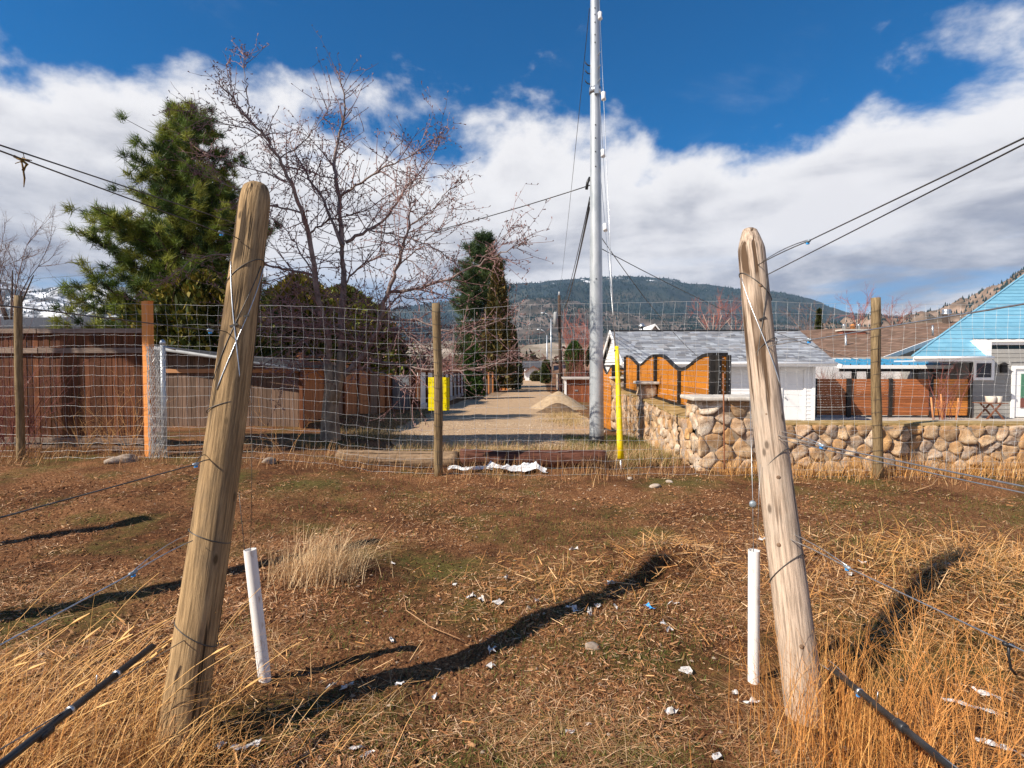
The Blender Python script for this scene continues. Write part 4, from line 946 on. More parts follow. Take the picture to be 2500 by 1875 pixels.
for k in range(9):
    z = zev + .05 + k * .15; hw = (zri - .1 - z) / (zri - zev) * GD / 2
    if hw > .2: boxpart('siding_board', (gx0, yr, z + .07), (.02, round(2 * hw, 1), .146), M_white, ga_, roty=.1)
dr = part('door', MB().box((dx0 + .05, GYf + .03, gzv + .02), (dx1 - .05, GYf + .06, dzt - .05)), M_trim, ga_)
part('handle', MB().tube([(dx0 + .15, GYf + .03, gzv + 1.0), (dx0 + .15, GYf - .04, gzv + 1.0)], .03, 10), M_galv, dr, True)
for x_ in (dx0, dx1): boxpart('door_trim', (x_, GYf - .005, (gzv + dzt) / 2), (.09, .04, round(dzt - gzv, 2)), M_trim, ga_)
boxpart('door_trim', ((dx0 + dx1) / 2, GYf - .005, dzt + .045), (round(dx1 - dx0 + .09, 2), .04, .09), M_trim, ga_)
for x_ in (gx0, gx1): boxpart('corner_board', (x_, GYf - .01, (gzv + zev) / 2), (.11, .05, round(zev - gzv, 2)), M_trim, ga_)
def shingle_roof(x0_, x1_, y0, z0_, y1, z1_, rows_, w, cols, parent, seed, thick=.03, x0t=None, x1t=None, name='shingles'):
    """one slope facing the camera, individually laid shingles, bottom edge (y0,z0), ridge (y1,z1)"""
    q = np.random.default_rng(seed); sl = math.hypot(y1 - y0, z1_ - z0_); dy, dz = (y1 - y0) / sl, (z1_ - z0_) / sl; nrm = np.array([0, -dz, dy]); mbq = MB(); ex_ = sl / rows_
    x0t = x0_ if x0t is None else x0t; x1t = x1_ if x1t is None else x1t
    for r in range(rows_):
        f_ = r / rows_; xa = x0_ + (x0t - x0_) * f_; xb = x1_ + (x1t - x1_) * f_; x = xa - (r % 2) * w * .5 - w * q.random() * .3
        while x < xb:
            ww = w * q.uniform(.55, 1.3); a = max(x, xa); b = min(x + ww, xb); x += ww
            if b - a < .01: continue
            th_ = thick * q.uniform(.7, 1.3); s0 = r * ex_ - .008 * q.random(); s1 = (r + 1) * ex_ + .03
            P0 = np.array([0, y0, z0_]) + s0 * np.array([0, dy, dz]); P1 = np.array([0, y0, z0_]) + s1 * np.array([0, dy, dz])
            v_ = [(a + .003, *(P0)[1:]), (b - .003, *(P0)[1:]), (b - .003, *(P1)[1:]), (a + .003, *(P1)[1:])]; v_ = np.array(v_)
            t0_ = v_ + np.array([th_, th_, .006, .006])[:, None] * nrm
            c = np.array(cols[q.integers(0, len(cols))]) * q.uniform(.8, 1.2)
            mbq.add(np.vstack([v_, t0_]), [(4, 5, 6, 7), (0, 1, 5, 4), (1, 2, 6, 5), (3, 0, 4, 7)], col=c)
    return part(name, mbq, M_shing, parent, kind='stuff')
rx0, rx1 = P(1520, 886, GYf - .45)[0], P(2042, 886, GYf - .45)[0]; rt1 = P(1952, 806, yr)[0]
ye = GYf - .45
rfo = part('roof', MB().add([(rx0, ye, zev), (rx1, ye, zev), (rt1, yr, zri), (rx0, yr, zri), (rx0, GYf + GD + .45, zev), (rx1, GYf + GD + .45, zev), (rx0 + .02, ye, zev - .08), (rx1 - .02, ye, zev - .08), (rx0 + .02, GYf + GD + .45, zev - .08), (rx1 - .02, GYf + GD + .45, zev - .08), (rx0 + .02, yr, zri - .1)],
            [(0, 1, 2, 3), (3, 2, 5, 4), (1, 7, 9, 5), (6, 8, 9, 7)], [(1, 5, 2)]), M_roofd, ga_)
shingle_roof(rx0, rx1, ye - .02, zev + .0, yr, zri + .0, 22, .33, [(.30, .32, .36), (.24, .255, .29), (.20, .21, .235), (.36, .385, .42), (.27, .27, .285), (.33, .35, .385)], rfo, 3, x1t=rt1)
boxpart('ridge_cap', ((rx0 + rt1) / 2, yr, zri + .035), (round(rt1 - rx0, 2), .26, .03), M_roofd, rfo)
boxpart('fascia', ((rx0 + rx1) / 2, ye - .04, zev - .055), (round(rx1 - rx0, 2), .03, .16), M_trim, ga_)
part('gutter', MB().tube([(rx0, ye - .09, zev - .02), (rx1, ye - .09, zev - .02)], .05, 10), M_trim, ga_, True)
for y0, y1_ in ((ye, yr), (GYf + GD + .45, yr)): part('rake_board', MB().bar((rx0 - .02, y0, zev - .04), (rx0 - .02, y1_, zri - .04), .04, .18), M_trim, ga_)
# small roof vent on the house behind, peeking over the ridge
c = P(1567, 806, 27.5); t = thing('roof_vent', 'small white mushroom vent above the garage ridge', 'vent', c)
part('pipe', MB().tube([c - np.array([0, 0, .5]), c + np.array([0, 0, .15])], .07, 12), M_galv, t, True); part('hood', MB().tube([c + np.array([0, 0, .14]), c + np.array([0, 0, .2]), c + np.array([0, 0, .33])], [.16, .17, .06], 14), M_galv, t, True)
# ------------------------------------------------------------------ right yard: patio, slat fence, pergola, blue house, brown house
M_conc = mat('patio_concrete', (.42, .37, .32), (.52, .46, .40), 2, .9, bump=.1, bscale=30)
py_ = np.linspace(9.2, 27.5, 20); px_ = np.linspace(3.4, 30, 20); PX, PY = np.meshgrid(px_, py_); i_ = np.arange(19)[:, None] * 20 + np.arange(19)[None]
struct('patio', MB().add(np.stack([PX, PY, gz(PX, PY) * 0 + np.interp(PY, GY, GZ) + .06], -1).reshape(-1, 3), np.stack([i_, i_ + 1, i_ + 21, i_ + 20], -1).reshape(-1, 4)), M_conc)
HY = 26.0; hz = float(np.interp(HY, GY, GZ)) + .06
M_slat = mat('red_brown_slats', (.27, .085, .03), (.42, .15, .055), 5, .7, (.4, 6, 10), rnd=.25)
M_slat2 = mat('orange_slats', (.52, .19, .04), (.64, .25, .06), 5, .6, (.4, 6, 10), rnd=.12)
sf = thing('slat_fence', 'red-brown horizontal slat privacy fence with dark posts before the grey house', 'fence', (P(2180, 1018, HY)[0], HY, hz))
us = [1990, 2072, 2174, 2273, 2368]; ztp = P(2180, 925, HY)[2]
for k in range(4):
    a = P(us[k], 900, HY)[0]; b = P(us[k + 1], 900, HY)[0]; ns = 14; hs = (ztp - hz - .1) / ns
    for s_ in range(ns): boxpart('slat', ((a + b) / 2, HY, hz + .1 + hs * (s_ + .5)), (round(b - a - .06, 2), .03, round(hs - .014, 3)), M_slat2 if k == 3 else M_slat, sf)
for u in us: boxpart('post', (P(u, 900, HY)[0], HY - .03, (hz + ztp) / 2 + .02), (.2 if u == 2072 else .14, .14, round(ztp - hz, 2)), M_blk, sf)
# pergola canopy with blue ribbed sheets
M_bluer = mat('blue_metal', (.030, .20, .36), (.045, .255, .43), 3, .35, spec=.5)
M_bluest = mat('blue_roof', (.16, .37, .50), (.20, .43, .56), 2.5, .45, spec=.4, rnd=.10)
CY = 27.2; pg = thing('patio_canopy', 'flat canopy of ribbed blue sheets on dark posts behind the slat fence', 'canopy', (P(2180, 1000, CY)[0], CY, hz))
cx0 = P(2052, 890, CY)[0]; cx1 = P(2318, 890, CY)[0]; cz0 = P(2180, 892, CY)[2]; cz1 = P(2180, 881, CY + 2.6)[2] + .06; nb = 13
for k in range(nb):
    a = cx0 + (cx1 - cx0) * k / nb; w = (cx1 - cx0) / nb; mbq = MB(); xs_ = np.array([0, .08, .1, .9, .92, 1.0]) * w; hh = np.array([.06, .06, 0, 0, .06, .06])
    V = np.concatenate([np.column_stack([a + xs_, np.full(6, CY - .15), cz0 + .02 + hh]), np.column_stack([a + xs_, np.full(6, CY + 2.6), cz1 + hh])]); i2 = np.arange(5)
    o = part('roof_sheet', mbq.add(V, np.stack([i2, i2 + 1, i2 + 7, i2 + 6], -1)), M_bluer, pg); md = o.modifiers.new('t', 'SOLIDIFY'); md.thickness = .006
boxpart('fascia', ((cx0 + cx1) / 2, CY - .17, cz0 - .07), (round(cx1 - cx0 + .1, 2), .04, .17), M_trim, pg)
part('side_fascia', MB().bar((cx0 - .04, CY - .2, cz0 - .05), (cx0 - .04, CY + 2.6, cz1 + .02), .05, .2), M_trim, pg)
for u in (2086, 2122, 2236, 2282): boxpart('post', (P(u, 900, CY)[0], CY + .02, (hz + cz0) / 2 - .1), (.16, .16, round(cz0 - hz - .1, 2)), M_blk, pg)
boxpart('beam', ((cx0 + cx1) / 2, CY + .06, cz0 - .22), (round(cx1 - cx0, 2), .12, .14), M_blk, pg)
# white wall + dry vine behind the canopy
bwy = 31.0; a = P(1990, 890, bwy); b = P(2330, 890, bwy); M_wash = mat('whitewash', (.74, .72, .72), (.80, .78, .78), 2, .8)
gw = thing('garden_wall', 'white garden wall behind the blue canopy', 'wall', (a[0], bwy, float(g(0, bwy))))
for k in range(7): x0_, x1_ = a[0] + (b[0] - a[0]) * k / 7, a[0] + (b[0] - a[0]) * (k + 1) / 7; boxpart('wall_panel', ((x0_ + x1_) / 2, bwy, .2), (round(x1_ - x0_ - .02, 2), .12, 2.5), M_wash, gw)
s4 = spray(130, P(2170, 890, 30.3)[0], 30.3, -.6, 3.6, .3, 1.9, .012, 77, sub=1)
single('dry_vine', MB().segs(*s4, 3), M_redtwig, 'tangled dry vine growing along the white garden wall', 'vine')
s4 = spray(60, P(2020, 890, 29.5)[0], 29.5, -.6, 1.1, .3, 2.0, .010, 78, sub=2)
single('dry_vine', MB().segs(*s4, 3), M_redtwig, 'dry leafless vine on a trellis between garage and canopy', 'vine')
# grey house with the big blue roof
M_gsid = mat('grey_siding', (.30, .29, .275), (.34, .33, .31), 3, .7, rnd=.05)
h0 = P(2372, 900, HY)[0]; hx1 = h0 + 11
bh = thing('blue_roofed_house', 'grey sided house with a large light blue roof at the right edge', 'house', (h0 + 3, HY, hz))
e0h = P(2228, 871, 25.0); zE = P(2320, 872, 25.2)[2]; zE2 = P(2450, 833, 24.6)[2]; xs2 = P(2412, 850, 25.2)[0]
part('wall', MB().box((h0 + .03, HY + .02, hz - .2), (hx1, HY + 9, e0h[2] + .1)), M_gsid, bh)
wx0, wx1 = P(2347, 900, HY)[0], P(2419, 900, HY)[0]; wz0, wz1 = P(2380, 922, HY)[2], P(2380, 886, HY)[2]
wx0 = max(wx0, h0 + .15)
ddx0 = P(2469, 900, HY)[0]; ddx1 = ddx0 + 1.6; ddz = P(2480, 893, HY)[2]
z = hz
while z < e0h[2] + .25:
    h = .19; seg = [(h0, hx1)]
    if z < ddz: seg = [(h0, ddx0), (ddx1, hx1)]
    if wz0 - .12 < z < wz1: seg = [s_ for s_ in [(h0, wx0), (wx1, seg[0][1])] + seg[1:] if s_[1] - s_[0] > .05]
    for a_, b_ in seg: boxpart('siding_board', ((a_ + b_) / 2, HY, z + h / 2), (round(b_ - a_, 2), .02, h - .004), M_gsid, bh, rotx=-.08)
    z += h
boxpart('corner_board', (h0 - .02, HY - .01, (hz + zE) / 2), (.12, .08, round(zE - hz, 2)), M_blk, bh)
M_glass = mat('window_glass', (.012, .012, .02), (.02, .02, .03), 3, .08, spec=.6)
wn = part('window', MB().box((wx0, HY - .02, wz0), (wx1, HY + .03, wz1)), M_glass, bh)
for cc, dd in ((((wx0 + wx1) / 2, wz0 - .05), (wx1 - wx0 + .22, .12)), (((wx0 + wx1) / 2, wz1 + .05), (wx1 - wx0 + .22, .12)), ((wx0 - .05, (wz0 + wz1) / 2), (.12, wz1 - wz0)), ((wx1 + .05, (wz0 + wz1) / 2), (.12, wz1 - wz0))):
    boxpart('frame', (cc[0], HY - .04, cc[1]), (round(dd[0], 2), .06, round(dd[1], 2)), M_trim, wn)
d_ = part('door', MB().box((ddx0 + .14, HY - .0, hz + .05), (ddx1 - .14, HY + .05, ddz - .14)), M_trim, bh)
for a_, b_, c_, e_ in ((ddx0, ddx0 + .14, hz, ddz), (ddx1 - .14, ddx1, hz, ddz), (ddx0 + .14, ddx1 - .14, ddz - .14, ddz)): boxpart('door_trim', ((a_ + b_) / 2, HY - .03, (c_ + e_) / 2), (round(b_ - a_, 2), .08, round(e_ - c_, 2)), M_trim, d_)
part('pane', MB().box((ddx0 + .42, HY - .03, hz + .9), (ddx1 - .42, HY - .004, ddz - .35)), mat('door_glass', (.05, .16, .10), (.08, .22, .14), 2, .1, spec=.6), d_)
part('kick_panel', MB().box((ddx0 + .42, HY - .03, hz + .45), (ddx1 - .42, HY - .006, hz + .88)), mat('door_panel', (.16, .06, .05), (.2, .08, .06), 2, .4), d_)
lx = P(2444, 900, HY)[0]; lz = P(2444, 900, HY)[2]; wl_ = part('wall_lantern', MB().box((lx - .1, HY - .2, lz - .18), (lx + .12, HY - .06, lz + .16)).box((lx - .05, HY - .06, lz - .02), (lx + .05, HY, lz + .16)), M_blk, bh)
part('lantern_cap', MB().add([(lx - .16, HY - .26, lz + .16), (lx + .18, HY - .26, lz + .16), (lx + .18, HY - .02, lz + .16), (lx - .16, HY - .02, lz + .16), (lx + .01, HY - .14, lz + .3)], [(0, 1, 4), (1, 2, 4), (2, 3, 4), (3, 0, 4)], [(3, 2, 1, 0)]), M_blk, wl_)
# big blue roof laid in courses: plane rising away from the camera with a slanting left edge
e0 = P(2228, 871, 25.0); rt = P(2512, 664, 31.5); eR = np.array([e0[0] + 24, 25.0, e0[2]])
ridge_y = 33.5; rise = (rt[2] - e0[2]) / (31.5 - 25.0); zR = e0[2] + rise * (ridge_y - 25); lx_ = e0[0] + (rt[0] - e0[0]) * (ridge_y - 25) / 6.5
br = part('roof', MB().add([e0 - (0, 0, .03), (lx_, ridge_y, zR - .03), (lx_ + 1, ridge_y + 8, e0[2] - .03), (eR[0], ridge_y, zR - .03), (eR[0], ridge_y + 8, e0[2])], [(0, 1, 2)], [(1, 3, 4, 2)]), M_bluest, bh)
nC = 30; sl = math.hypot(ridge_y - 25, zR - e0[2]); nv = np.array([0, -(zR - e0[2]) / sl, (ridge_y - 25) / sl])
ys_ = np.linspace(25, 33, 400); ystep = ys_[np.argmin([abs(P(2450, 831, yq)[2] - (e0[2] + rise * (yq - 25))) for yq in ys_])]; zstep = e0[2] + rise * (ystep - 25)
for k in range(nC):
    f0, f1 = k / nC, (k + 1) / nC + .004; A0 = e0 + (np.array([lx_, ridge_y, zR]) - e0) * f0; A1 = e0 + (np.array([lx_, ridge_y, zR]) - e0) * f1
    xr = eR[0] if A0[1] >= ystep - .05 else xs2
    B0 = np.array([xr, A0[1], A0[2]]); B1 = np.array([xr, A1[1], A1[2]]); mbq = MB()
    lo_ = [A0, B0, B1, A1]; hi_ = [A0 + nv * .04, B0 + nv * .04, B1 + nv * .012, A1 + nv * .012]
    part('roof_course', mbq.add(np.array(lo_ + hi_), [(4, 5, 6, 7), (0, 1, 5, 4), (1, 2, 6, 5), (3, 0, 4, 7)]), M_bluest, br)
part('hip_trim', MB().bar(e0 + (0, 0, .03), np.array([lx_, ridge_y, zR + .03]), .1, .05), M_bluest, br)
boxpart('fascia', ((e0[0] + xs2) / 2, 24.96, e0[2] - .1), (round(xs2 - e0[0], 2), .04, .2), M_trim, bh)
part('gutter', MB().tube([(e0[0], 24.88, e0[2] - .04), (xs2, 24.88, e0[2] - .04)], .06, 10), M_trim, bh, True)
part('soffit', MB().box((e0[0] + .02, 24.98, e0[2] - .2), (xs2 - .2, HY + .3, e0[2] - .16)), M_trim, bh)
boxpart('fascia', (xs2 + 4, ystep - .05, zstep - .1), (8, .05, .2), M_trim, bh)
part('gutter', MB().tube([(xs2 - .1, ystep - .13, zstep - .03), (xs2 + 8, ystep - .13, zstep - .03)], .06, 10), M_trim, bh, True)
part('return_wall', MB().box((xs2 - .2, 25.0, e0[2] - .2), (xs2, ystep + .1, zstep - .02)), M_trim, bh)
part('soffit', MB().box((xs2, ystep - .02, zstep - .2), (xs2 + 8, ystep + 1.5, zstep - .16)), M_trim, bh)

# bistro table with pots
tc_ = P(2416, 1022, 25.3); tz = hz; tbz = P(2416, 984, 25.3)[2]; M_teak = mat('dark_teak', (.14, .055, .03), (.22, .09, .05), 8, .6, (.6, 6, 6))
bt = thing('bistro_table', 'small folding dark wood table on the patio by the grey house', 'table', (tc_[0], 25.3, tz)); tw = .5
for k in range(6): boxpart('slat', (tc_[0], 25.02 + .11 * k, tbz), (1.02, .1, .03), M_teak, bt)
for y in (25.0, 25.55):
    for s_ in (1, -1): part('leg', MB().bar((tc_[0] - .36 * s_, y + .01 * s_, tz), (tc_[0] + .22 * s_, y + .01 * s_, tbz - .02), .045, .06), M_teak, bt)
for x_, r, lb in ((-.02, .2, 'white round pot on the bistro table'), (.3, .14, 'small cream pot at the right of the bistro table')):
    c = np.array([tc_[0] + x_, 25.25, tbz + .015]); single('pot', MB().tube([c, c + (0, 0, .03), c + (0, 0, .26), c + (0, 0, .28), c + (0, 0, .27), c + (0, 0, .15)], [r * .75, r * .85, r, r, r * .85, r * .8], 18), mat('glazed_pot', (.7, .62, .52), (.78, .72, .64), 4, .5), lb, 'pot', None, True)
# stakes on the patio edge and the young red shrub
for u0, u1, v1 in ((2279, 2273, 970), (2301, 2297, 962), (2334, 2340, 972)):
    b_ = P(u0, 1024, 24.5); t_ = P(u1, v1, 24.5); single('garden_stake', MB().tube([b_ - (0, 0, .1), t_], .035, 8), mat('stake_wood', (.5, .2, .08), (.6, .28, .12), 5), {2279: 'leftmost of three wooden stakes before the orange slats', 2301: 'middle of three wooden stakes before the orange slats', 2334: 'rightmost of three wooden stakes, leaning, before the slats'}[u0], 'stake', None, True)
s4 = spray(14, P(2306, 1000, 24.7)[0], 24.7, hz, .5, .3, 2.4, .014, 91); single('shrub', MB().segs(*s4, 3), M_redtwig, 'young bare red shrub tied between stakes on the patio', 'shrub')
# brown roofed house
BYh = 38.0; bz = float(g(0, BYh)); M_brn = [(.23, .145, .105), (.20, .125, .09), (.26, .165, .12), (.215, .14, .10)]
a = P(1990, 874, BYh); b = P(2152, 874, BYh); rl = P(1975, 812, BYh + 7); rr = P(2400, 782, BYh + 9)
bn = thing('brown_roofed_house', 'house with brown shingle roof and white eaves behind the canopy', 'house', (b[0], BYh, bz))
part('wall', MB().box((a[0] - 3, BYh + .4, bz), (b[0] + .3, BYh + 12, a[2] - .05)).add([(b[0] + .3, BYh + .5, a[2] - .1), (b[0] + 8, BYh + 7.0, a[2] - .1), (rr[0], BYh + 8.9, rr[2] - .3), (b[0] + 8, BYh + 7, bz), (b[0] + .3, BYh + .5, bz)], [(0, 1, 2)], [(0, 4, 3, 1)]), M_gsid, bn)
# slope facing the camera (quad), plus the slope behind
nrw = 22; q_ = np.random.default_rng(5); mbq = MB(); A0, A1, A2, A3 = [np.array(v_) for v_ in ((a[0] - 1.5, BYh, a[2]), (b[0], BYh, b[2]), rr, (rl[0] - 2, rl[1] + 1.2, rl[2] + .1))]
nv = np.cross(A1 - A0, A3 - A0); nv /= np.linalg.norm(nv)
if nv[2] < 0: nv = -nv
for r in range(nrw):
    l0 = A0 + (A3 - A0) * r / nrw; l1 = A0 + (A3 - A0) * (r + 1.08) / nrw; s0 = A1 + (A2 - A1) * r / nrw; s1 = A1 + (A2 - A1) * (r + 1.08) / nrw; f_ = 0.0
    while f_ < 1:
        f2 = min(1, f_ + q_.uniform(.02, .05)); c = np.array(M_brn[q_.integers(0, 4)]) * q_.uniform(.8, 1.15)
        quad = np.array([l0 + (s0 - l0) * f_, l0 + (s0 - l0) * f2, l1 + (s1 - l1) * f2, l1 + (s1 - l1) * f_]); mbq.add(np.vstack([quad, quad + np.array([.05, .05, .015, .015])[:, None] * nv]), [(4, 5, 6, 7), (0, 1, 5, 4)], col=c); f_ = f2
rf_ = part('roof', MB().add([A0 - (0, 0, .05), A1 - (0, 0, .05), A2 - (0, 0, .35), A3 - (0, 0, .35), A0 + (0, 14, 0), A1 + (10, 16, 0)], [(0, 1, 2, 3), (3, 2, 5, 4)]), M_roofd, bn); part('shingles', mbq, M_shing, rf_, kind='stuff')
part('rake_board', MB().bar(A1 + (0.05, -.03, -.1), A2 + (0.05, -.03, -.1), .08, .3), M_trim, bn); boxpart('fascia', ((A0[0] + A1[0]) / 2, BYh - .05, a[2] - .12), (round(A1[0] - A0[0], 1), .06, .26), M_trim, bn)
M_brick = mat('chimney_brick', (.22, .075, .05), (.30, .11, .07), 12, .9)
c = P(2078, 812, BYh + 6.5); ch = part('chimney', MB().box(c + (-.85, -.4, -1.2), c + (.85, .4, .12)), M_brick, rf_); part('chimney_cap', MB().box(c + (-.95, -.5, .12), c + (.95, .5, .24)), M_cap, rf_)
for x_, m__, r in ((-.55, M_galv, .13), (.1, M_gate, .16), (.55, M_galv, .12)): part('flue', MB().tube([c + (x_, 0, .2), c + (x_, 0, .5), c + (x_, 0, .52), c + (x_, 0, .66)], [r, r, r * 1.4, r * .4], 10), m__, rf_, True)
c = P(2310, 786, BYh + 8.5); part('flue', MB().tube([c + (0, 0, -.9), c + (0, 0, .55), c + (0, 0, .56), c + (0, 0, .72), c + (0, 0, .73), c + (0, 0, .95), c + (0, 0, 1.0)], [.25, .25, .33, .33, .25, .33, .2], 14), M_galv, rf_, True)
for u, v0, v1 in ((2065, 858, 813), (2026, 860, 849), (2277, 806, 794)):
    c0 = P(u, v0, BYh + 3); c1 = P(u, v1, BYh + 3); part('vent_pipe', MB().tube([c0 - (0, 0, .4), c1], .06, 8), M_galv, rf_, True)

# ------------------------------------------------------------------ utility pole with guys
pb = G(1457, 1082); pb[0] = P(1457, 1082, pb[1])[0]; pz = float(gz(pb[0], pb[1])); px, pyy = pb[0], pb[1]
up = thing('utility_pole', 'tall galvanised steel utility pole at the mouth of the alley', 'utility pole', (px, pyy, pz))
toppx = P(1450, 0, pyy)[0]; path = [(px + (toppx - px) * q, pyy, pz - .15 + (11.2 - pz) * q) for q in np.linspace(0, 1, 30)]
M_pole = mat('pole_galvanised', (.36, .40, .43), (.54, .57, .60), 5, .42, (1, 1, .35), metal=.35, bump=.03)
part('shaft', MB().tube(path, np.linspace(.152, .075, 30), 28), M_pole, up, True)
part('base_band', MB().tube([(px, pyy, pz - .05), (px, pyy, pz + .16)], .158, 28), M_black, up, True)
def pole_at(v, y=None): z = P(1455, v, pyy)[2]; q = (z - pz + .15) / (11.2 - pz); return np.array([px + (toppx - px) * q, pyy, z]), .152 + (.075 - .152) * q
for v in (26, 42, 61, 91, 110, 310, 342, 375, 411, 683):
    c, r = pole_at(v); part('bolt_hole', MB().tube([c + (-.01, -r * .97, 0), c + (-.012, -r - .004, 0)], .014, 8), M_black, up)
for v, dx in ((139, .0), (171, .0), (203, .0)):
    c, r = pole_at(v); part('step_bolt', MB().tube([c + (r * .6, -r * .6, 0), c + (r * .6 + .02, -r - .09, .0)], .014, 8), M_galv, up)
for v in (160, 180, 205):
    c, r = pole_at(v); part('hook', MB().tube([c + (-r, 0, 0), c + (-r - .05, 0, .01), c + (-r - .1, 0, .06), c + (-r - .1, 0, .11)], .012, 6), M_black, up, True)
c, r = pole_at(222); part('clamp', MB().tube([c + (0, 0, -.06), c + (0, 0, .06)], r + .02, 20), M_galv, up, True); part('clamp_lug', MB().box(c + (-.03, -r - .07, -.12), c + (.05, -r, .04)), M_steel, up)
c, r = pole_at(445); part('dead_end', MB().tube([c + (-r, 0, .1), c + (-r - .05, 0, 0), c + (-r - .07, 0, -.14)], .03, 8), M_black, up, True)
ga1 = G(1516, 1150); anchor = np.array([ga1[0], ga1[1], ga1[2]])
M_porc = mat('white_porcelain', (.72, .72, .72), (.8, .8, .8), 5, .25, spec=.6)
gt = P(1506, 846, anchor[1] + .43); gbt = P(1515, 1120, anchor[1] + .04)
for k, (vtop, ins, lb) in enumerate(((-60, 30, 'outer guy wire from the pole top with a white insulator'), (230, 390, 'middle guy wire with a small white insulator'), (410, 575, 'inner guy wire with a white insulator low on the pole'))):
    c, r = pole_at(vtop); c = c + np.array([r * .7, -r * .6, 0]); t = thing('guy_wire', lb, 'guy wire', anchor, 'guy wires of the steel pole')
    end = gt + np.array([(k - 1) * .01 - .02, 0, -.05]); part('wire', MB().tube(sag(c, end, .0, 4), .0055, 5), M_galv, t, True); part('wire', MB().tube([end, gbt + np.array([-.02 + .012 * (k - 1), -.012, 0])], .0055, 5), M_galv, t, True)
    for vi in ([ins, 272] if k == 0 else [ins]):
        zt_ = P(1455, vi, pyy - .6)[2]; f_ = (c[2] - zt_) / (c[2] - end[2]); f_ = min(max(f_, .02), .95); ci = c + (end - c) * f_; dn = (end - c) / np.linalg.norm(end - c)
        part('insulator', MB().tube([ci - dn * .09, ci - dn * .075, ci + dn * .0, ci + dn * .075, ci + dn * .09], [.02, .045, .038, .045, .02], 10), M_porc, t, True)
gg = thing('guy_guard', 'bright yellow plastic guy wire guard beside the steel pole', 'guy guard', anchor)
part('tube', MB().tube(sag(gbt, gt, 0, 8), np.linspace(.050, .032, 8), 16), M_yellow, gg, True); part('rod', MB().tube([anchor - np.array([0, .03, .1]), gbt + np.array([0, 0, .05])], .014, 8), M_galv, gg, True)
part('bolt', MB().tube([gt + np.array([-.034, -.02, -.06]), gt + np.array([-.03, -.04, -.06])], .012, 8), M_black, gg)
# overhead lines
c, r = pole_at(452); e = c + np.array([-r, 0, 0]); e2 = P(900, 580, 16.0)
single('overhead_line', MB().tube(sag(e, e2 + (e2 - e) * .8, .25, 24), .011, 5), M_black, 'black service line sagging left from the steel pole over the bare tree', 'cable', 'overhead lines', True)
dp = G(1370, 962); dpz = dp[2]; dpt = P(1365, 721, dp[1])
for k, (v0, v1, x_) in enumerate(((480, 770, 0), (492, 790, .05), (505, 800, -.08))):
    c, r = pole_at(v0); single('overhead_line', MB().tube(sag(c + np.array([-r, 0, 0]), np.array([dpt[0] + x_, dp[1], P(1365, v1 - 40, dp[1])[2]]), 1.1, 24), .012, 5), M_black, ('uppermost', 'middle', 'lowest')[k] + ' of the bundled dark cables running down the alley', 'cable', 'overhead lines', True)
c, r = pole_at(20); single('overhead_line', MB().tube(sag(c + np.array([-r - .02, 0, 0]), dpt, .5, 20), .008, 5), M_darkwire, 'thin primary line from the steel pole top to the wooden pole', 'cable', 'overhead lines', True)
for k, (ua, va, ub, vb, y0, y1_, lb) in enumerate(((0, 690, 590, 652, 30, 26, 'dark cable sagging across the left behind the pine'), (1478, 700, 2100, 960, 40, 21, 'thin cable dropping over the garage roof'), (1478, 730, 1720, 884, 30, 21.4, 'service drop to the garage eave'))):
    if k == 0: a_ = P(ua - 300, va + 8, y0); b_ = P(ub + 250, vb - 40, y1_)
    else: a_ = pole_at(600 if k == 1 else 560)[0]; b_ = P(ub, vb if k == 2 else 880, y1_)
    single('overhead_line', MB().tube(sag(a_, b_, .25, 20), .009, 5), M_darkwire, lb, 'cable', 'overhead lines', True)
# poles down the alley
wp = thing('wooden_pole', 'dark wooden utility pole with transformer on the right of the alley', 'utility pole', (dp[0], dp[1], dpz))
M_dkw = mat('dark_pole_wood', (.045, .03, .022), (.09, .06, .045), 6, .9, (4, 4, .3)); part('shaft', MB().tube([(dp[0], dp[1], dpz - .2), dpt], [.2, .13], 14), M_dkw, wp, True)
c = P(1364, 780, dp[1] - .4); part('transformer', MB().tube([c - (0.3, 0, .7), c + (-.3, 0, .6), c + (-.3, 0, .72)], [.2, .2, .14], 14), mat('transformer_grey', (.3, .31, .32), (.36, .37, .38), 3), wp, True)
part('pole_top_pin', MB().tube([dpt, dpt + np.array([0, 0, .35])], [.06, .04], 8), M_porc, wp, True)
for u, vt, vb, arm, lb in ((1346, 778, 932, True, 'pale steel street light pole with a short arm down the alley'), (1336, 818, 892, False, 'most distant pale steel pole down the alley')):
    b_ = G(u, vb) if arm else P(u, 925, 105); t_ = P(u - 1, vt, b_[1]); sp = thing('street_light_pole', lb, 'pole', b_); part('shaft', MB().tube([b_ - np.array([0, 0, .3]), t_], [.16, .09], 12), M_steel, sp, True)
    e = P(u - 16, vt - 14, b_[1]); part('arm', MB().tube([t_, (t_ + e) / 2 + np.array([0, 0, .25]), e], .06, 8), M_steel, sp, True)
    part('lamp_head', MB().tube([e + np.array([.1, 0, 0]), e - np.array([.7, 0, .05])], [.09, .13], 8), M_steel, sp, True)
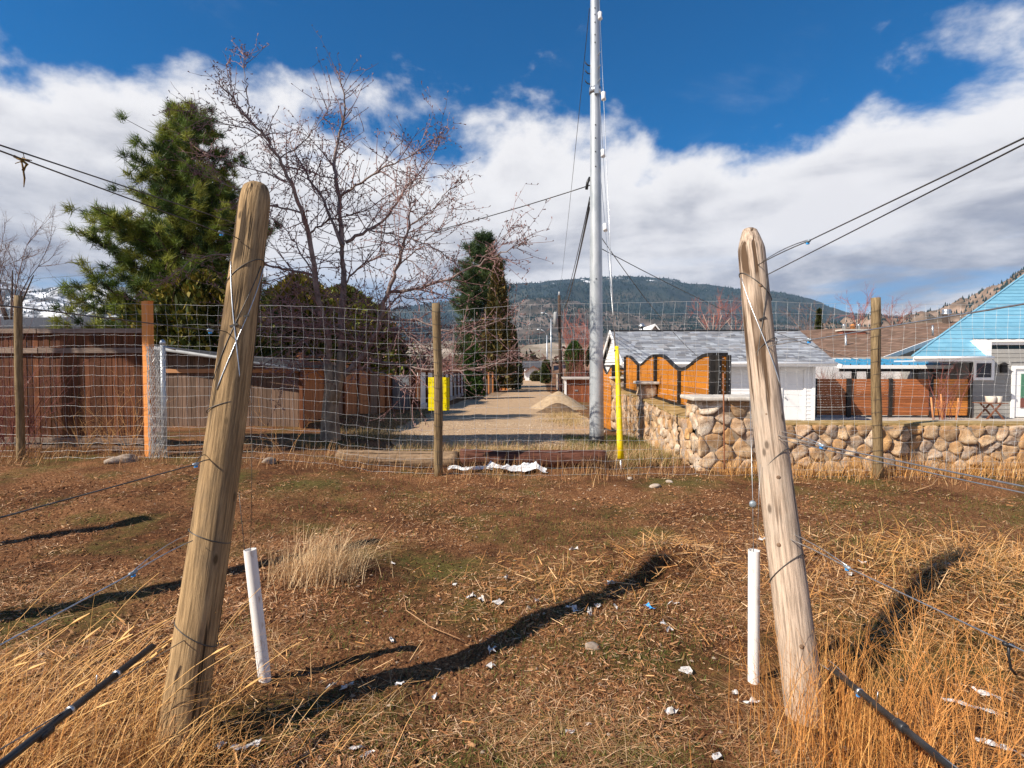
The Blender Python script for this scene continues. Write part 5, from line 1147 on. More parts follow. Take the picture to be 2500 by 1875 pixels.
# brown shed on the right of the alley
sa = G(1382, 982); sbx = P(1455, 982, sa[1])[0]; shz = sa[2]; szt = P(1400, 926, sa[1])[2]; shd = thing('garden_shed', 'red-brown board shed with pale roof edge right of the alley', 'shed', sa)
M_shed = mat('red_brown_boards', (.17, .05, .022), (.30, .10, .04), 6, .8, (6, 6, .4), rnd=.4); n = 14
for k in range(n): boxpart('board', (sa[0] + (sbx - sa[0]) * (k + .5) / n, sa[1], (shz + szt) / 2), (round((sbx - sa[0]) / n - .012, 3), .03, round(szt - shz, 2)), M_shed, shd)
part('wall', MB().box((sa[0] + .03, sa[1] + .03, shz - .1), (sbx - .03, sa[1] + 3, szt)), M_white, shd); boxpart('corner_board', (sa[0] - .05, sa[1] - .02, (shz + szt) / 2), (.16, .1, round(szt - shz, 2)), M_trim, shd)
boxpart('roof', ((sa[0] + sbx) / 2, sa[1] + 1.4, szt + .06), (round(sbx - sa[0] + .4, 2), 3.4, .12), mat('pale_roof', (.4, .36, .33), (.5, .46, .42), 3), shd)
for x_ in (.35, .98): boxpart('hinge', (sa[0] + (sbx - sa[0]) * x_ * .98, sa[1] - .03, shz + .85), (.25, .02, .12), M_galv, shd)
# ------------------------------------------------------------------ distant houses
def far_house(u0, u1, vb, vev, vr, y, wallm, roofm, lb, gable=False, nwin=2):
    a = P(u0, vb, y); b = P(u1, vb, y); z0_ = min(a[2], float(g(0, y))); zev_ = P(u0, vev, y)[2]; zr_ = P(u0, vr, y + 4)[2]; t = thing('house', lb, 'house', ((a[0] + b[0]) / 2, y, z0_)); dpt_ = 8
    part('wall', MB().box((a[0], y, z0_), (b[0], y + dpt_, zev_)), wallm, t); cx = (a[0] + b[0]) / 2
    if gable:
        part('gable', MB().add([(a[0], y, zev_), (b[0], y, zev_), (cx, y, zr_), (a[0], y + dpt_, zev_), (b[0], y + dpt_, zev_), (cx, y + dpt_, zr_)], [(0, 1, 2), (5, 4, 3)]), wallm, t)
        for s_, e_ in ((-1, a[0]), (1, b[0])): part('roof', MB().add([(e_ + s_ * .5, y - .5, zev_ - .2), (cx, y - .5, zr_ + .12), (cx, y + dpt_ + .5, zr_ + .12), (e_ + s_ * .5, y + dpt_ + .5, zev_ - .2), (e_ + s_ * .5, y - .5, zev_ - .4), (cx, y - .5, zr_ - .08)], [(0, 1, 2, 3), (0, 4, 5, 1)]), roofm, t)
    else:
        part('roof', MB().add([(a[0] - .5, y - .5, zev_), (b[0] + .5, y - .5, zev_), (b[0] + .5, y + 4, zr_), (a[0] - .5, y + 4, zr_), (a[0] - .5, y + 8.5, zev_), (b[0] + .5, y + 8.5, zev_), (a[0] - .5, y - .5, zev_ - .25), (b[0] + .5, y - .5, zev_ - .25)], [(0, 1, 2, 3), (3, 2, 5, 4), (0, 6, 7, 1)], [(0, 3, 4), (1, 5, 2)]), roofm, t)
    W_ = b[0] - a[0]; H_ = zev_ - z0_
    for k in range(nwin):
        x_ = a[0] + W_ * (k + 1) / (nwin + 1); w_ = part('window', MB().box((x_ - W_ * .08, y - .06, z0_ + H_ * .42), (x_ + W_ * .08, y - .01, z0_ + H_ * .8)), M_glass, t)
        part('frame', MB().box((x_ - W_ * .1, y - .045, z0_ + H_ * .38), (x_ + W_ * .1, y - .012, z0_ + H_ * .84)), M_trim, w_)
M_rfr = mat('red_brown_roof', (.16, .07, .055), (.22, .10, .08), 4, .9); M_rfd = mat('charcoal_roof', (.05, .052, .06), (.09, .09, .1), 4, .9); M_rfbrown = mat('tan_roof', (.22, .14, .10), (.28, .18, .13), 5, .9)
far_house(1282, 1322, 934, 908, 894, 112, M_white, M_rfr, 'white house with red-brown gable at the end of the alley', True, 1)
far_house(1280, 1328, 920, 896, 881, 135, M_white, M_rfd, 'house with dark roof behind the white gabled house', False, 3)
far_house(1364, 1376, 960, 905, 889, 62, mat('cream_wall', (.55, .47, .4), (.6, .52, .45), 3), M_rfbrown, 'narrow tan-roofed outbuilding behind the wooden pole', False, 0)
far_house(1478, 1500, 930, 892, 846, 40, M_white, M_rfbrown, 'small house with brown roof left of the garage', True, 0)
far_house(1425, 1478, 950, 898, 866, 58, mat('brown_wall', (.2, .13, .1), (.25, .17, .13), 3), M_rfbrown, 'brown house behind the steel pole', False, 1)
far_house(1588, 1606, 830, 812, 800, 60, M_white, M_trim, 'white gable peak just above the garage ridge', True, 0)
far_house(-260, 222, 880, 801, 776, 24, mat('dark_wall', (.07, .065, .06), (.1, .09, .085), 3), M_roofd, 'low house with dark flat-looking roof behind the board fence', False, 2)
# ------------------------------------------------------------------ bare fruit tree
TY = G(806, 1072)[1]
def bare_tree():
    q = np.random.default_rng(21); base = np.array([P(806, 1072, TY)[0], TY, float(gz(P(806, 1072, TY)[0], TY))])
    t = thing('fruit_tree', 'leafless fruit tree with reddish twigs behind the wire fence', 'tree', base)
    limbs = [  # pixel polyline, start/end radius, sideways drift in depth
        ([(806, 935), (800, 890), (803, 838), (783, 761), (768, 674), (755, 571), (737, 520), (711, 448), (683, 387), (645, 330), (604, 287), (573, 246), (535, 202)], .075, .008, -1.3),
        ([(604, 287), (606, 254), (599, 202), (596, 167), (592, 128)], .014, .004, -.2),
        ([(818, 940), (832, 899), (834, 792), (837, 694), (834, 592), (832, 510), (821, 438), (814, 397), (827, 341), (844, 259), (839, 218), (823, 172)], .085, .006, .4),
        ([(834, 600), (803, 520), (783, 474), (752, 433), (727, 387), (706, 346), (690, 330)], .032, .006, .9),
        ([(822, 930), (850, 905), (885, 868), (921, 817), (929, 771), (942, 720), (973, 648), (983, 597), (1001, 551), (998, 505), (1003, 407)], .075, .007, -.6),
        ([(844, 592), (906, 561), (952, 525), (993, 459), (1044, 397), (1090, 325)], .035, .005, .8),
        ([(832, 479), (875, 448), (942, 407), (1003, 377), (1080, 330)], .026, .005, -.7),
        ([(942, 715), (1019, 705), (1095, 679), (1167, 643), (1229, 617), (1285, 592)], .034, .005, -1.2),
        ([(1167, 643), (1200, 610), (1232, 575), (1256, 555)], .010, .003, -.3),
        ([(762, 671), (706, 661), (655, 646), (560, 620), (470, 632), (400, 690)], .03, .005, -1.4),
        ([(901, 561), (962, 571), (1039, 592), (1090, 628), (1120, 650)], .018, .005, .6),
        ([(931, 781), (1013, 781), (1106, 812), (1193, 797), (1260, 760)], .025, .005, -.9),
        ([(880, 872), (962, 889), (1065, 907), (1142, 904), (1218, 884), (1259, 863)], .03, .005, -1.5),
        ([(803, 868), (757, 868), (720, 905), (690, 930)], .025, .005, -.9), ([(783, 761), (700, 748), (610, 742), (560, 770)], .024, .005, -1.2),
        ([(755, 571), (800, 540), (880, 520), (960, 470), (1030, 440)], .022, .005, 1.1), ([(737, 520), (660, 500), (590, 470), (530, 440), (480, 420)], .02, .004, -.8),
        ([(711, 448), (640, 420), (560, 395), (500, 375)], .016, .004, .7), ([(683, 387), (740, 350), (780, 300), (808, 250)], .014, .004, .5),
        ([(821, 438), (760, 420), (690, 400), (640, 360)], .014, .004, .8), ([(645, 330), (580, 310), (510, 290), (470, 262)], .013, .004, -.5),
        ([(837, 694), (880, 650), (940, 620), (1010, 640), (1060, 690)], .02, .005, -.8), ([(768, 674), (720, 590), (680, 540), (620, 520)], .018, .004, .6),
        ([(834, 792), (760, 800), (690, 780), (630, 800), (590, 850)], .022, .005, -1.0), ([(929, 771), (980, 720), (1040, 740), (1080, 800)], .018, .005, .9),
        ([(885, 868), (930, 850), (990, 840), (1050, 860), (1090, 880)], .022, .005, .9), ([(832, 899), (780, 880), (740, 830), (680, 820)], .022, .005, .8),
        ([(885, 868), (860, 820), (800, 790), (720, 770), (650, 775)], .022, .005, -1.3), ([(850, 905), (900, 900), (960, 925), (1010, 960)], .02, .005, -1.2), ([(832, 899), (870, 850), (900, 790), (960, 760), (1020, 830)], .02, .005, .7), ([(803, 838), (760, 820), (700, 850), (640, 890)], .02, .005, .5), ([(929, 771), (890, 740), (840, 730), (780, 720), (720, 700)], .018, .005, -.8), ([(921, 817), (970, 800), (1040, 850), (1080, 920)], .02, .005, -1.4), ([(973, 648), (1030, 600), (1075, 560), (1110, 500)], .015, .004, .6), ([(1001, 551), (1050, 520), (1090, 470), (1120, 440)], .013, .004, -.5)]
    part('trunk', MB().tube([base - (0, 0, .1), base + (.0, 0, .02), P(806, 1010, TY), P(808, 975, TY), P(806, 940, TY - .02), P(803, 890, TY - .05)], [.22, .19, .15, .145, .10, .085], 18, jit=.1), mat('fruit_bark', (.16, .115, .085), (.36, .27, .18), 9, .9, (1, 1, .4), bump=.8), t, True)
    part('trunk', MB().tube([P(808, 985, TY), P(822, 945, TY - .05), P(832, 900, TY), P(833, 860, TY + .05)], [.14, .10, .085, .08], 14, jit=.1), bpy.data.materials['fruit_bark'], t, True)
    lm = MB(); A = []; B = []; R0 = []; R1 = []; C = []
    def run(p, d, ln, rad, lev):
        k = max(2, int(ln / .13)); 
        for s_ in range(k):
            d = d + q.normal(0, .085, 3) + np.array([0, 0, .012]); d /= np.linalg.norm(d); e = p + d * ln / k
            A.append(p); B.append(e); R0.append(rad * (1 - .6 * s_ / k)); R1.append(rad * (1 - .6 * (s_ + 1) / k)); p = e
            if q.random() < .8:     # fruiting spur
                sd = q.normal(0, 1, 3) * .5 + d * .3 + np.array([0, 0, .2]); sd /= np.linalg.norm(sd); sl = q.uniform(.02, .06); A.append(p); B.append(p + sd * sl); R0.append(.005); R1.append(.011)
            if lev < 2 and q.random() < (.55 if lev == 0 else .3):
                sd = d * .7 + q.normal(0, .75, 3); sd /= np.linalg.norm(sd); run(p, sd, ln * q.uniform(.3, .6), max(rad * .65, .004), lev + 1)
    for pl, r0, r1, dr in limbs:
        n = len(pl); m = np.linspace(0, 1, n * 4); us = np.interp(m, np.linspace(0, 1, n), [a for a, _ in pl]); vs = np.interp(m, np.linspace(0, 1, n), [b for _, b in pl])
        pts = np.array([P(u, v, TY + dr * f_ ** 1.1 + .05 * math.sin(6 * f_ + r0 * 99)) for u, v, f_ in zip(us, vs, m)]); pts[1:-1] += q.normal(0, .014, (len(pts) - 2, 3))
        rad = r0 + (r1 - r0) * m ** .8; lm.tube(pts, rad, 9 if r0 > .03 else 6, jit=.08)
        d_all = np.gradient(pts, axis=0); L_ = np.linalg.norm(np.diff(pts, axis=0), axis=1).sum()
        for k in range(int(L_ / .085)):
            f_ = q.uniform(.10, 1.0); i2 = min(int(f_ * (len(pts) - 1)), len(pts) - 2); p = pts[i2] + (pts[i2 + 1] - pts[i2]) * q.random(); d = d_all[i2] / np.linalg.norm(d_all[i2])
            sd = d * .8 + q.normal(0, .7, 3) + np.array([0, 0, .1]); sd /= np.linalg.norm(sd); run(p, sd, q.uniform(.25, 1.0) * (1.15 - .4 * f_), min(.0105, max(.006, rad[i2] * .6)), 1 if q.random() < .5 else 0)
        for k in range(10): 
            a = q.random(); run(pts[-1] - (pts[-1] - pts[-2]) * 3 * a, d_all[-1] / np.linalg.norm(d_all[-1]) + q.normal(0, .6, 3), .16, .004, 2)
    part('limbs', lm, mat('limb_bark', (.12, .085, .078), (.30, .23, .205), 12, .75, (1, 1, .5), bump=.4), t, True)
    A = np.array(A); B = np.array(B); o = part('twigs', MB().segs(A, B, np.array(R0), np.array(R1), 3), mat('twig_bark', (.14, .07, .068), (.30, .18, .165), 3, .7), t, kind='stuff')
    return len(A)
print('twigs', bare_tree())

# ------------------------------------------------------------------ generic small bare trees
def bare(u0, u1, vt, vb, y, m, tm, lb, seed, nst=5, grp='bare trees behind the houses', name='bare_tree'):
    q = np.random.default_rng(seed); base = P((u0 + u1) / 2, vb, y); top = P((u0 + u1) / 2, vt, y); H = top[2] - base[2]; W = P(u1, vb, y)[0] - P(u0, vb, y)[0]; base[2] = min(base[2], float(g(base[0], y))) if vb > 900 else base[2]
    H = top[2] - base[2]; t = thing(name, lb, 'tree', base, grp); tr = MB(); A = []; B = []; R0 = []; R1 = []
    def run(p, d, ln, rad, lev):
        k = 5
        for s_ in range(k):
            d = d + q.normal(0, .10, 3) + np.array([0, 0, .05]); d /= np.linalg.norm(d); e = p + d * ln / k; A.append(p); B.append(e); R0.append(rad * (1 - .7 * s_ / k)); R1.append(rad * (1 - .7 * (s_ + 1) / k)); p = e
            if lev < 3:
                for _ in range(2 if lev < 2 else 3):
                    if q.random() < .8: sd = d + q.normal(0, .55, 3); sd /= np.linalg.norm(sd); run(p, sd, ln * q.uniform(.28, .5), rad * .45, lev + 1)
    for k in range(nst):
        a = (k + .5) / nst - .5; d = np.array([a * W / H * 1.5, q.normal(0, .12), 1]); d /= np.linalg.norm(d); p0 = base + np.array([a * W * .15, 0, 0]); run(p0, d, H * q.uniform(.75, .92), H * .009, 0)
        pts = [p0 + d * H * f_ for f_ in (0, .2, .4, .55)]; tr.tube(pts, [H * .012, H * .010, H * .008, H * .005], 7)
    part('trunk', tr, tm, t, True); part('crown', MB().segs(np.array(A), np.array(B), np.array(R0), np.array(R1), 3), m, t, kind='stuff'); return len(A)
M_redcrown = mat('red_twig_crown', (.30, .09, .065), (.44, .16, .115), 2, .8); M_paletrunk = mat('birch_bark', (.45, .36, .30), (.6, .5, .43), 4, .8); M_brntrunk = mat('dull_bark', (.12, .085, .07), (.2, .15, .12), 5, .9)
M_browncrown = mat('grey_twig_crown', (.16, .10, .09), (.26, .17, .145), 2, .8)
bare(1675, 1805, 722, 815, 52, M_redcrown, M_paletrunk, 'bare birch with red twigs and pale stems behind the garage ridge', 31, 5)
bare(1760, 1835, 745, 815, 55, M_redcrown, M_paletrunk, 'bare red-twigged birch half hidden by the pale post', 32, 3)
bare(1925, 2030, 740, 830, 75, M_browncrown, M_brntrunk, 'bare grey-brown tree left of the brown-roofed house', 33, 4)
bare(2050, 2140, 722, 800, 60, M_redcrown, M_brntrunk, 'bare reddish tree above the brick chimney', 34, 3)
bare(2130, 2240, 732, 800, 66, M_redcrown, M_brntrunk, 'bare reddish tree right of the grey fence post', 35, 4)
bare(1376, 1440, 792, 905, 70, M_redcrown, M_brntrunk, 'bare red-brown tree right of the dark wooden pole', 36, 5)
bare(1080, 1160, 815, 905, 78, M_browncrown, M_brntrunk, 'bare reddish tree behind the white corrugated fence', 37, 5)
bare(-70, 118, 560, 780, 19, M_browncrown, M_brntrunk, 'bare thin-twigged tree at the left edge above the dark roof', 38, 4)
for k, (u, v, y, w, h, lb) in enumerate(((1410, 912, 46, 1.3, 1.6, 'low bare reddish bush behind the brown shed'), (1100, 885, 56, 1.8, 1.0, 'red-tipped bare bush above the white fence'))):
    p = P(u, v, y); s4 = spray(60, p[0], y, float(g(p[0], y)), w, w, h + max(0, p[2] - float(g(p[0], y))), .014, 60 + k, sub=2); single('shrub', MB().segs(*s4, 3), M_redtwig, lb, 'shrub')

# ------------------------------------------------------------------ conifers
M_needle = leafmat('needles', rough=.55, trans=.2); M_leaf = leafmat('cedar_spray', rough=.7, trans=.15)
def needle_tufts(C, D, n, ln, w, cols, q):
    """C centres, D outward directions -> n thin triangles each"""
    m = len(C); C = np.repeat(C, n, 0); D = np.repeat(D, n, 0); d = D * .55 + q.normal(0, .62, (m * n, 3)) + np.array([0, 0, .16]); d /= np.linalg.norm(d, axis=1)[:, None]
    s = np.cross(d, q.normal(0, 1, (m * n, 3))); s /= np.linalg.norm(s, axis=1)[:, None] + 1e-9; L_ = ln * q.uniform(.6, 1.15, (m * n, 1))
    b = C + q.normal(0, ln * .18, C.shape); V = np.stack([b - s * w, b + s * w, b + d * L_], 1).reshape(-1, 3)
    c = np.asarray(cols)[np.repeat(q.integers(0, len(cols), m), n)] * q.uniform(.65, 1.2, (m * n, 1)); return V, np.arange(m * n * 3).reshape(-1, 3), np.repeat(c, 3, 0)
def pine(y, ub, vt, vb, left, right, lb, seed, ntuft=26, ln=.30, w=.012, cols=None, dens=1.0, name='pine_tree', spacing=.38):
    q = np.random.default_rng(seed); top = P(ub, vt, y); bx = P(ub + 6, vb, y)[0]; zb_ = float(g(bx, y)); t = thing(name, lb, 'tree', (bx, y, zb_)); H = top[2] - zb_
    part('trunk', MB().tube([(bx + (top[0] - bx) * f_ + .05 * math.sin(9 * f_), y, zb_ - .2 + H * f_) for f_ in np.linspace(0, .98, 14)], np.linspace(H * .02, .02, 14), 12, jit=.1), mat('pine_bark', (.06, .035, .025), (.14, .085, .06), 8, .95, (1, 1, .4), bump=.6), t, True)
    A = []; B = []; R = []; C = []; D = []
    lv = np.array([v for v, _ in left]); lw = np.array([ub - u for _, u in left]); rv = np.array([v for v, _ in right]); rw = np.array([u - ub for _, u in right]); sc = y / F
    z = zb_ + H * .05
    while z < top[2] - .15:
        v = 890 - (z - CAM_H) / sc; wl_ = np.interp(v, lv, lw) * sc; wr = np.interp(v, rv, rw) * sc; nb = int(7 * dens) + 2
        for k in range(nb):
            a = q.uniform(0, 2 * math.pi); ext = (wr if math.cos(a) > 0 else wl_) * abs(math.cos(a)) + (wl_ + wr) / 2 * abs(math.sin(a)); ext *= q.uniform(.62, 1.03)
            if ext < .12: ext = .12
            d = np.array([math.cos(a), math.sin(a), 0]); p0 = np.array([bx + (top[0] - bx) * (z - zb_) / H, y, z]); up_ = q.uniform(.10, .42) * ext
            seg = 6; pts = [p0 + d * ext * f_ + np.array([0, 0, up_ * f_ ** 1.6 - .06 * ext * math.sin(math.pi * f_)]) + q.normal(0, .03, 3) for f_ in np.linspace(0, 1, seg)]
            for i2 in range(seg - 1): A.append(pts[i2]); B.append(pts[i2 + 1]); R.append((.012 + ext * .011) * (1 - i2 / seg))
            for f_ in np.arange(.30 if ext > .8 else .1, 1.02, max(.07, .26 / max(ext, .3))):
                i2 = min(int(f_ * (seg - 1)), seg - 2); p = pts[i2] + (pts[i2 + 1] - pts[i2]) * (f_ * (seg - 1) - i2); dd = d + np.array([0, 0, .5]); dd /= np.linalg.norm(dd); C.append(p); D.append(dd)
                for _ in range(1):
                    s_ = q.normal(0, .20 + .04 * ext, 3) * np.array([1, 1, .6]); C.append(p + s_); D.append((dd + s_ * 1.5) / np.linalg.norm(dd + s_ * 1.5)); A.append(p); B.append(p + s_); R.append(.012)
        z += spacing * q.uniform(.6, 1.2) * (1 if H < 14 else 1.3)
    keep_ = q.random(len(C)) < (.68 if ntuft > 60 else 1); C = [c_ for c_, k_ in zip(C, keep_) if k_]; D = [c_ for c_, k_ in zip(D, keep_) if k_]
    C.append(top); D.append(np.array([0, 0, 1.0])); R = np.array(R); A = np.array(A); B = np.array(B)
    part('branches', MB().segs(A, B, R, R * .8, 3), bpy.data.materials['pine_bark'], t, kind='stuff')
    V, Fc, cc = needle_tufts(np.array(C), np.array(D), ntuft, ln, w, cols or [(.10, .17, .035), (.07, .13, .035), (.15, .20, .04), (.05, .095, .028), (.12, .16, .03)], q)
    part('crown', MB().add(V, Fc, col=cc), M_needle, t, kind='stuff'); return len(Fc)
print('pine', pine(20.2, 457, 262, 1000, [(258, 432), (300, 414), (340, 392), (400, 358), (470, 352), (540, 318), (570, 298), (600, 284), (700, 280), (730, 270), (790, 248), (900, 260)], [(258, 480), (300, 518), (360, 535), (420, 555), (500, 575), (600, 585), (700, 585), (900, 590)], 'large green pine with long needles left of the tan post', 4, 85, .33, .011, cols=[(.20, .26, .04), (.13, .19, .04), (.32, .34, .06), (.07, .11, .028), (.26, .27, .045), (.05, .085, .022)], dens=1.3, spacing=.38))
print('pine2', pine(72, 1182, 568, 930, [(565, 1175), (600, 1150), (660, 1118), (720, 1105), (800, 1108), (900, 1120)], [(565, 1190), (600, 1205), (660, 1215), (740, 1222), (900, 1235)], 'tall dark green conifer on the left of the alley', 5, 16, .75, .035, [(.06, .10, .035), (.04, .075, .025), (.09, .12, .035)], 1.2, spacing=.62, name='conifer'))
def spray_tree(u0, u1, vt, vb, y, cols, lb, seed, n=9000, sz=.10, shape='egg', trunk=True, name='cedar_tree', grp=None, lobes=0):
    q = np.random.default_rng(seed); a = P(u0, vb, y); b = P(u1, vb, y); top = P((u0 + u1) / 2, vt, y)[2]; cx = (a[0] + b[0]) / 2; W = (b[0] - a[0]) / 2; z0_ = float(g(cx, y)); H = top - z0_
    t = thing(name, lb, 'tree', (cx, y, z0_), grp)
    th = q.uniform(0, 2 * math.pi, n); f_ = q.random(n)
    prof = {'egg': np.sin(np.pi * np.clip(.12 + .88 * f_, 0, 1)) ** .55 * (1 - .25 * f_), 'cone': (1 - f_) ** .8 * (1 - .4 * np.exp(-f_ * 14)), 'col': np.clip(np.minimum(1, (1 - f_) * 4.5), 0, 1) ** .6 * (.92 + .08 * np.sin(f_ * 9))}[shape]
    lump = (.72 if shape == 'col' else .52) + (.5 if shape == 'col' else .85) * fbm(np.cos(th) * 1.7 + 4 + seed, np.sin(th) * 1.7 + f_ * H * .55 / max(W, .3) * .8, 4, 1.5)
    rr = prof * lump * W * (1 - .32 * q.random(n) ** 2.0) * (1 + (.22 if shape != 'col' else .06) * np.abs(q.normal(0, 1, n)) * (q.random(n) < .22)); c = np.stack([cx + rr * np.cos(th), y + rr * np.sin(th), z0_ + .04 * H + f_ * H * .97], -1)
    out = np.stack([np.cos(th), np.sin(th), 0 * th + .5], -1); d = out * .7 + q.normal(0, .5, (n, 3)) + np.array([0, 0, .4]); d /= np.linalg.norm(d, axis=1)[:, None]
    s = np.cross(d, q.normal(0, 1, (n, 3))); s /= np.linalg.norm(s, axis=1)[:, None] + 1e-9; L_ = sz * q.uniform(.7, 1.6, (n, 1)); w = L_ * q.uniform(.22, .42, (n, 1))
    V = np.stack([c - d * L_ * .5, c + s * w, c + d * L_, c - s * w], 1).reshape(-1, 3); clump = np.clip(fbm(th * 3 + seed, f_ * 9, 3) * 1.0, 0, 1)
    ci = np.clip((clump * 1.5 - .25 + q.normal(0, .2, n)) * len(cols), 0, len(cols) - 1).astype(int); col = np.asarray(cols)[ci] * q.uniform(.7, 1.2, (n, 1))
    part('crown', MB().add(V, np.arange(4 * n).reshape(-1, 4), col=np.repeat(col, 4, 0)), M_leaf, t, kind='stuff')
    part('trunk', MB().tube([(cx, y, z0_ - .1), (cx, y, z0_ + H * .5), (cx, y, z0_ + H * .93)], [max(.06, W * .1), max(.04, W * .06), .02], 8), M_brntrunk, t, True)
CG = [(.05, .065, .013), (.10, .105, .018), (.19, .155, .024), (.26, .19, .03), (.13, .155, .025)]
spray_tree(340, 650, 672, 1000, 18.6, CG, 'yellow-brown tinged cedar hedge bush left of the tan post', 8, 36000, .14, 'egg', grp='cedars behind the shed')
spray_tree(590, 880, 680, 1000, 26, CG, 'yellow-brown tinged cedar just right of the tan post', 9, 36000, .17, 'egg', grp='cedars behind the shed')
spray_tree(700, 980, 705, 1000, 36, CG[:3] + CG[4:], 'wide dark cedar behind the fruit tree', 10, 32000, .23, 'egg', grp='cedars behind the shed')
spray_tree(880, 1000, 800, 990, 38, [(.05, .035, .015), (.09, .065, .025), (.06, .06, .02)], 'low brownish evergreen bush right of the fruit tree trunk', 14, 9000, .24, 'egg')
spray_tree(1170, 1262, 640, 940, 60, [(.06, .065, .02), (.13, .10, .03), (.20, .13, .04), (.09, .08, .025)], 'brown-tinged cedar right of the tall dark conifer', 11, 22000, .34, 'cone', grp='conifers by the alley')
spray_tree(1228, 1275, 800, 935, 66, [(.05, .06, .02), (.10, .085, .03)], 'smaller brownish cedar at the alley edge', 16, 7000, .3, 'cone', grp='conifers by the alley')
spray_tree(1132, 1182, 838, 920, 46, [(.03, .065, .012), (.05, .10, .018), (.08, .14, .025)], 'bright green rounded cedar behind the lattice gate', 12, 9000, .16, 'col')
spray_tree(1381, 1424, 836, 925, 50, [(.03, .07, .015), (.045, .10, .02), (.075, .145, .03)], 'dense green columnar cedar behind the brown shed', 13, 12000, .15, 'col')
spray_tree(1430, 1450, 850, 925, 58, [(.02, .04, .012), (.04, .07, .02)], 'dark columnar cedar partly behind the steel pole', 17, 4000, .16, 'col')
spray_tree(1320, 1345, 882, 930, 92, [(.05, .07, .02), (.09, .11, .03)], 'small green bush near the end of the alley', 18, 3000, .3, 'egg')
spray_tree(1294, 1322, 908, 934, 106, [(.05, .06, .02), (.10, .085, .03)], 'round olive bush before the white gabled house', 19, 3000, .26, 'egg')
spray_tree(1985, 2010, 760, 880, 70, [(.04, .05, .015), (.08, .085, .025)], 'thin dark evergreen beside the brown-roofed house', 20, 4000, .3, 'cone')
# tall evergreen and pole just outside the left edge: their shade falls into the picture
t = thing('spruce_tree', 'tall high-crowned spruce outside the picture on the left, shading the alley', 'tree', (-11.75, 6.5, .1))
q = np.random.default_rng(3); n = 34000; f_ = q.random(n); th = q.uniform(0, 6.283, n); rr = 2.2 * np.minimum(1, f_ * 5) * (1 - f_) ** .45 * (.5 + .5 * q.random(n)) * (.7 + .6 * fbm(th * 2, f_ * 20, 2)); c = np.stack([-11.75 + rr * np.cos(th), 6.5 + rr * np.sin(th), 6.7 + f_ * 6.0], -1)
d = np.stack([np.cos(th), np.sin(th), -.3 + 0 * th], -1) + q.normal(0, .4, (n, 3)); d /= np.linalg.norm(d, axis=1)[:, None]; s = np.cross(d, (0, 0, 1.0)); s /= np.linalg.norm(s, axis=1)[:, None]
part('crown', MB().add(np.stack([c - d * .2, c + s * .10, c + d * .25, c - s * .10], 1).reshape(-1, 3), np.arange(4 * n).reshape(-1, 4), col=np.repeat(np.array([(.04, .07, .03)]) * q.uniform(.7, 1.3, (n, 1)), 4, 0)), M_leaf, t, kind='stuff')
part('trunk', MB().tube([(-11.75, 6.5, -.2), (-11.75, 6.5, 11)], [.15, .04], 10), M_brntrunk, t, True)

